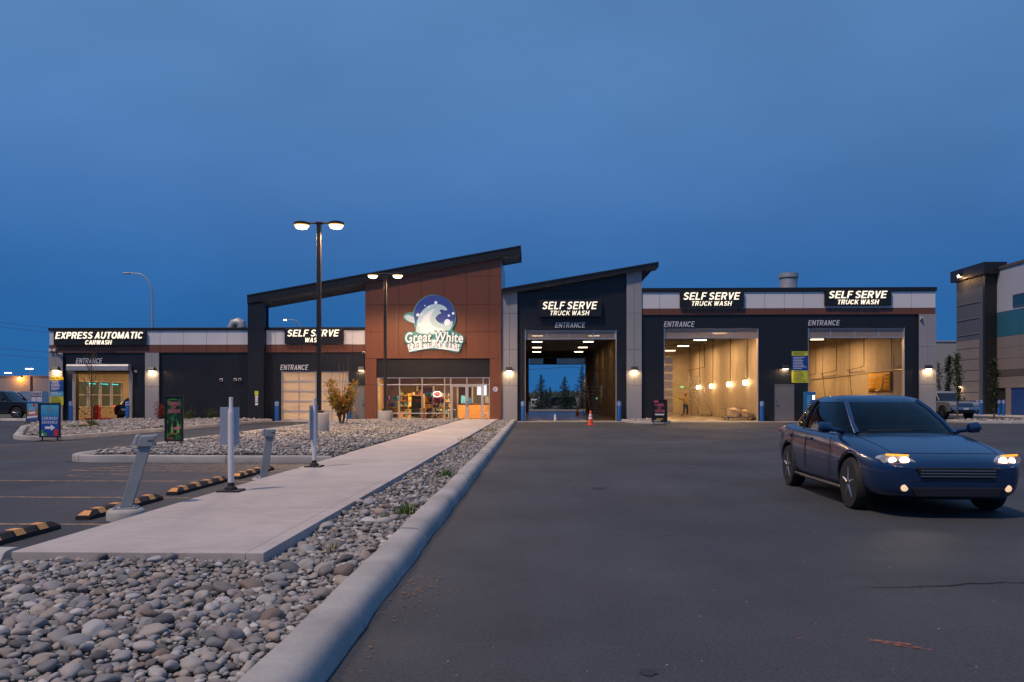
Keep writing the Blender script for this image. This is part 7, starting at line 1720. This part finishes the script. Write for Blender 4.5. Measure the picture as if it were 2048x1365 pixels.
# blue storage doors between piers
for k, y in enumerate([49.0 + 2.95 * i_ for i_ in range(9)]):
    y1 = min(y + 2.35, 75)
    if y > 65: continue
    MB().box(SXW + .05, SXW + .10, y, y + 2.35, .03, 2.25).build('door', 'storage_door_blue', S_)
    MB().box(SXW - .05, SXW + .30, y + 2.351, y + 2.949, 0, 2.255).build('pier', 'storage_beige', S_)
MB().box(SXW - .02, SXW + .078, 48, 68.0, 2.26, 3.19).build('lintel', 'storage_beige', S_)
MB().box(SXW + .102, SXW + .3, 48, 68, 0, 2.255).build('wall', M['joint'], S_)
for y in (69.4,): MB().box(TX - .05, TX - .003, y, y + 2.0, .03, 1.18 + 1.05).build('door', 'storage_door_blue', S_)
wall_lamp(TX - .07, 71.9, 2.55, 'wall lamp on the storage tower above the blue doors', 14, group='lamps on the storage building', face=(-1, 0), name='storage_lamp')
wall_lamp(SXW - .03, 63.5, 2.75, 'wall lamp on the storage building at the right edge', 16, group='lamps on the storage building', face=(-1, 0), name='storage_lamp')
e = thing('canopy_floodlight', (TX - .41, 71.2, 12.2), 'bright amber floodlight on the storage tower canopy', 'floodlight', 'lamps on the storage building')
MB().box(TX - .60, TX - .41, 71.0, 71.5, 12.05, 12.3).build('housing', M['bronze'], e); MB().box(TX - .58, TX - .43, 71.05, 71.45, 12.02, 12.049).build('lens', 'lot_lamp_glow', e); MB().box(TX - .615, TX - .601, 71.1, 71.4, 12.08, 12.2).build('lens', 'lot_lamp_glow', e)
light('POINT', 'lamp_light', (TX - .8, 71.2, 11.8), 60, AMBER, e, rad=.1)
struct(MB().box(34.5, SXW - .03, 50.5, 76, -.02, .05).build('storage_pavement', 'walk_concrete'))
for k, (y, xo) in enumerate(((64.2, 36.6), (63.6, 36.6), (60.0, 36.4), (59.3, 36.4), (67.3, 36.6), (66.7, 36.6))):
    nm = ('far pair, left', 'far pair, right', 'right-edge pair, left', 'right-edge pair, right', 'farthest pair, left', 'farthest pair, right')[k]
    copy_tree(b0, (xo, y, .05), 0, 'blue bollard by the storage doors, %s one' % nm)['group'] = 'blue bollards before the storage doors'
# ---- concrete building far behind, between car wash and storage
o = MB().box(50, 90, 108, 130, -.05, 8.9).build('wall', mat('far_concrete', (.33, .32, .31), .8, noise=(.1, .08)), thing('far_warehouse', (70, 108, 0), 'plain grey warehouse far behind the silver pickup', 'building')); MB().box(49.9, 90, 107.9, 130, 8.901, 9.1).build('roof_edge', M['galv'], o.parent)
# ---- left: warehouse, trailers, lamps
mat('warehouse_grey', (.30, .27, .27), .7, noise=(.06, .06), ribs=(1.2, .3))
wz = gh(-150, 215); W_ = thing('left_warehouse', (-150, 215, wz), 'long grey warehouse beyond the trailers at left', 'building')
MB().box(-240, -100, 215, 240, wz, 7.35).build('wall', 'warehouse_grey', W_); MB().box(-240.2, -99.8, 214.8, 240, 7.351, 7.6).build('roof_edge', M['steel'], W_)
emis('sodium_glow', (1.0, .38, .04), 60.)
lx, lz = sx(39, 214.5), sz(756.5, 39, 214.5); e = thing('sodium_lamp', (lx, 214.9, lz - .3), 'bright orange lamp on the left warehouse wall', 'wall lamp')
MB().box(lx - .5, lx + .5, 214.2, 214.79, lz + .15, lz + .5).build('housing', M['bronze'], e); MB().lathe([(.3, -.3), (.45, 0), (.35, .14)], (lx, 214.4, lz), 14).build('lens', 'sodium_glow', e, smooth=True); light('POINT', 'lamp_light', (lx, 213.4, lz), 700, (1., .4, .06), e, rad=.4)
mat('trailer_white', (.62, .63, .68), .45); mat('trailer_stripe', (.16, .03, .05), .5); mat('trailer_navy', (.03, .04, .10), .5)
def trailer(x0, x1, y, L_, label, name='PENNER', rear=True):
    z = gh(x0, y); xm = (x0 + x1) / 2; w = x1 - x0; e = thing('box_trailer', (xm, y, z), label, 'trailer', 'white trailers parked at left')
    MB().box(x0, x1, y, y + L_, z + 1.1, z + 4.1).build('box', 'trailer_white', e); 
    MB().box(x0 + .02, x1 - .02, y - .05, y - .002, z + 2.95, z + 3.15).build('stripe', 'trailer_stripe', e)
    MB().box(xm - .02, xm + .02, y - .06, y - .002, z + 1.15, z + 2.9).box(x0, x0 + .08, y - .06, y - .002, z + 1.1, z + 4.1).box(x1 - .08, x1, y - .06, y - .002, z + 1.1, z + 4.1).build('door_bars', M['galv'], e)
    if name: caps_mb(name, x0 + .2, x1 - .2, z + 3.3, z + 3.85, y - .02, 0, .2).build('lettering', 'trailer_navy', e)
    MB().box(x0 + .1, x1 - .1, y, y + L_, z + .8, z + 1.09).build('chassis', M['steel'], e)
    for s in (x0 + .2, x1 - .2):
        for yy in (1.0, 2.3): MB().lathe([(.5, -.15), (.5, .15)], (s, y + yy, z + .5), 16, 'X').build('wheel', M['tyre'], e)
Yt = 180
trailer(sx(18.5, Yt), sx(41, Yt), Yt, 14, 'white trailer with PENNER on its rear doors, nearer the left edge'); trailer(sx(61.5, Yt), sx(84.5, Yt), Yt, 14, 'white trailer with PENNER on its rear doors, nearer the car wash')
z = gh(-150, 196); e = thing('long_trailer', (-140, 197, z), 'long white trailer seen side-on behind the two named ones', 'trailer')
MB().box(-175, -112, 197, 199.6, z + 1.0, z + 3.95).build('box', 'trailer_white', e); MB().box(-175, -112, 196.9, 196.998, z + 2.75, z + 2.95).build('stripe', 'trailer_navy', e); MB().box(-175, -112, 197.2, 199.4, z, z + .99).build('skirt', M['steel'], e)
def far_lamp(px, Y, ptop, label, on=True):
    x = sx(px, Y); zt_ = sz(ptop, px, Y); z = gh(x, Y); e = thing('yard_lamp', (x, Y, z), label, 'street lamp', 'tall lamps in the far yard')
    MB().tube([(x, Y, z), (x, Y, zt_)], [.22, .12], 8).build('pole', M['galv'], e); MB().box(x - 1.3, x + 1.3, Y - .3, Y + .3, zt_, zt_ + .25).build('head', M['galv'], e); MB().box(x - 1.2, x + 1.2, Y - .38, Y - .301, zt_ - .1, zt_ + .15).build('lens', 'yard_glow', e)
emis('yard_glow', (1., .85, .65), 6.)
far_lamp(17.5, 260, 746.5, 'yard lamp on the skyline nearest the left edge'); far_lamp(60, 240, 738.5, 'taller yard lamp on the skyline left of the car wash')
x = sx(63, 200); e = tag(MB().tube([(x, 200, gh(x, 200)), (x, 200, sz(753, 63, 200))], [.35, .3], 8).build('chimney_pipe', mat('rust_brown', (.14, .06, .04), .8), origin=(x, 200, gh(x, 200))), 'rust brown pole before the left warehouse', 'pole')
# cobra-head street lamps behind the car wash
def cobra(px, Y, ptop, preach, label, on, flip=-1):
    x = sx(px, Y); zt_ = sz(ptop, px, Y); xr = sx(preach, Y); e = thing('street_lamp', (x, Y, gh(x, Y)), label, 'street lamp', 'curved street lamps behind the car wash'); R = abs(xr - x)
    pts = [(x, Y, gh(x, Y)), (x, Y, zt_ - R * .85)] + [(x + (xr - x) * (1 - math.cos(a)) * .62, Y, zt_ - R * .85 + R * .85 * math.sin(a)) for a in (.3, .6, .9, 1.2, 1.45)] + [(xr + (x - xr) * .15, Y, zt_ + .02)]
    MB().tube(pts, [.14, .11, .10, .09, .08, .07, .06, .05], 8).build('pole', M['galv'], e, smooth=True)
    hd = MB().box(xr - .35, xr + .45, Y - .18, Y + .18, zt_ - .08, zt_ + .1).build('lamp_head', M['galv'], e, bevel=.05)
    if on: MB().box(xr - .32, xr + .2, Y - .15, Y + .15, zt_ - .13, zt_ - .081).box(xr - .30, xr + .15, Y - .21, Y - .181, zt_ - .1, zt_ + .05).build('lens', 'lot_lamp_glow', hd)
    else: MB().box(xr - .32, xr + .2, Y - .15, Y + .15, zt_ - .11, zt_ - .081).build('lens', M['lamp_glass'], hd)
cobra(305, 92, 547, 253, 'tall unlit curved street lamp rising behind the low wing', False); cobra(606, 150, 640, 571, 'lit curved street lamp seen under the canopy roof', True)
# overhead wires
mat('wire', (.02, .02, .022), .7)
def pole_and_wires(pts, label, n, r=.035, dz=.5):
    for k in range(n):
        P = [Vector((a[0], a[1], a[2] - k * dz)) for a in pts]; Q = []
        for a, b in zip(P[:-1], P[1:]):
            for t in range(10): u = t / 10; q = a.lerp(b, u); q.z -= .9 * 4 * u * (1 - u); Q.append(q)
        Q.append(P[-1]); tag(MB().tube(Q, r, 4).build('overhead_wire', 'wire', origin=P[0]), '%s, %s one from the top' % (label, ('first', 'second', 'third', 'fourth', 'fifth')[k]), 'wire', label)
def utility_pole(x, y, h, label):
    e = thing('utility_pole', (x, y, gh(x, y)), label, 'pole', 'utility poles carrying the wires'); MB().tube([(x, y, gh(x, y)), (x, y, h)], [.18, .12], 8).build('post', 'bark', e); MB().box(x - 1.1, x + 1.1, y - .06, y + .06, h - .7, h - .55).build('crossarm', 'bark', e)
pole_and_wires([(-220, 160, sz(640, 0, 160) + 2.6), (sx(0, 160), 160, sz(645, 0, 160)), (-62, 165, sz(668, 300, 160))], 'wire of the upper pair at left of the car wash', 2, .03, .9)
pole_and_wires([(-220, 165, sz(700, 0, 165) + 1), (sx(0, 165), 165, sz(697, 0, 165)), (-62, 170, sz(708, 300, 165))], 'wire of the lower pair at left of the car wash', 2, .03, 1.3)
pole_and_wires([(-30, 118, 6.6), (5, 116, sz(734, 1110, 116)), (40, 114, 5.6), (80, 112, 9.6)], 'wire crossing behind the open bay', 1, .03)
pole_and_wires([(80, 112, 11.2), (150, 125, 10.4)], 'wire over the far warehouse', 3, .03, .5)
# ---- seen through the open bay: white trailer, beige building, parked van
z = gh(5, 250); e = thing('white_trailer', (sx(1105, 250), 250, z), 'long white trailer far behind, seen through the open bay', 'trailer')
xa_, xb_ = sx(1062, 250), sx(1168, 250); MB().box(xa_ + 2.2, xb_, 250, 252.6, z + 1.1, 1.75).build('box', 'trailer_white', e); MB().box(xa_, xa_ + 2.0, 250, 252.5, z + .6, 1.2).build('cab', 'trailer_white', e, bevel=.2); MB().box(xa_ + .2, xa_ + 1.0, 249.95, 249.998, -.1, .7).build('cab_window', M['darkglass'], e)
for k in range(5): MB().lathe([(.5, -.3), (.5, .3)], (xa_ + 1.2 + (0, 2.2, 9.5, 10.9, 12.3)[k], 250.3, z + .5), 14, 'Y').build('wheel', M['tyre'], e)
MB().box(xa_ + 2.2, xb_, 250.2, 252.4, z + .7, z + 1.09).build('chassis', M['steel'], e)
e = thing('beige_building', (12, 170, gh(12, 170)), 'beige building edge behind the tallest spruce', 'building'); x0 = sx(1156, 170); zt_ = sz(742, 1160, 170)
MB().prism([(x0, gh(12, 170)), (x0 + 14, gh(12, 170)), (x0 + 14, zt_ + 1.5), (x0 + 3, zt_)], 170, 190, 'Y').build('wall', mat('beige_siding', (.34, .27, .24), .7), e); MB().prism([(x0 + 2.8, zt_), (x0 + 14, zt_ + 1.5), (x0 + 14, zt_ + 1.8), (x0 + 2.8, zt_ + .3)], 169.8, 190, 'Y').build('roof_edge', M['steel'], e)
e = thing('dark_van', (sx(1122, 112), 112, 0), 'dark low vehicle behind the middle spruce', 'van'); xm = sx(1120, 112); MB().prism([(xm - 2.2, .35), (xm - 2.2, .95), (xm - 1.5, 1.1), (xm - 1.0, 1.6), (xm + 2.1, 1.65), (xm + 2.3, 1.0), (xm + 2.3, .35)], 112, 113.8, 'Y').build('body', 'black_car_paint', e, bevel=.08)
for s in (-1.4, 1.5): MB().lathe([(.33, -.1), (.33, .1)], (xm + s, 112.05, .33), 14, 'Y').build('wheel', M['tyre'], e)
MB().prism([(xm - .9, 1.15), (xm - .6, 1.5), (xm + 1.9, 1.52), (xm + 1.9, 1.15)], 111.99, 111.998, 'Y').build('window', M['darkglass'], e)
struct(MB().box(-80, 80, 104, 116, -.03, .02).build('rear_road', 'asphalt'))
struct(MB().box(-80, 80, 90, 91, -.02, .12).build('rear_kerb', 'kerb_concrete'))
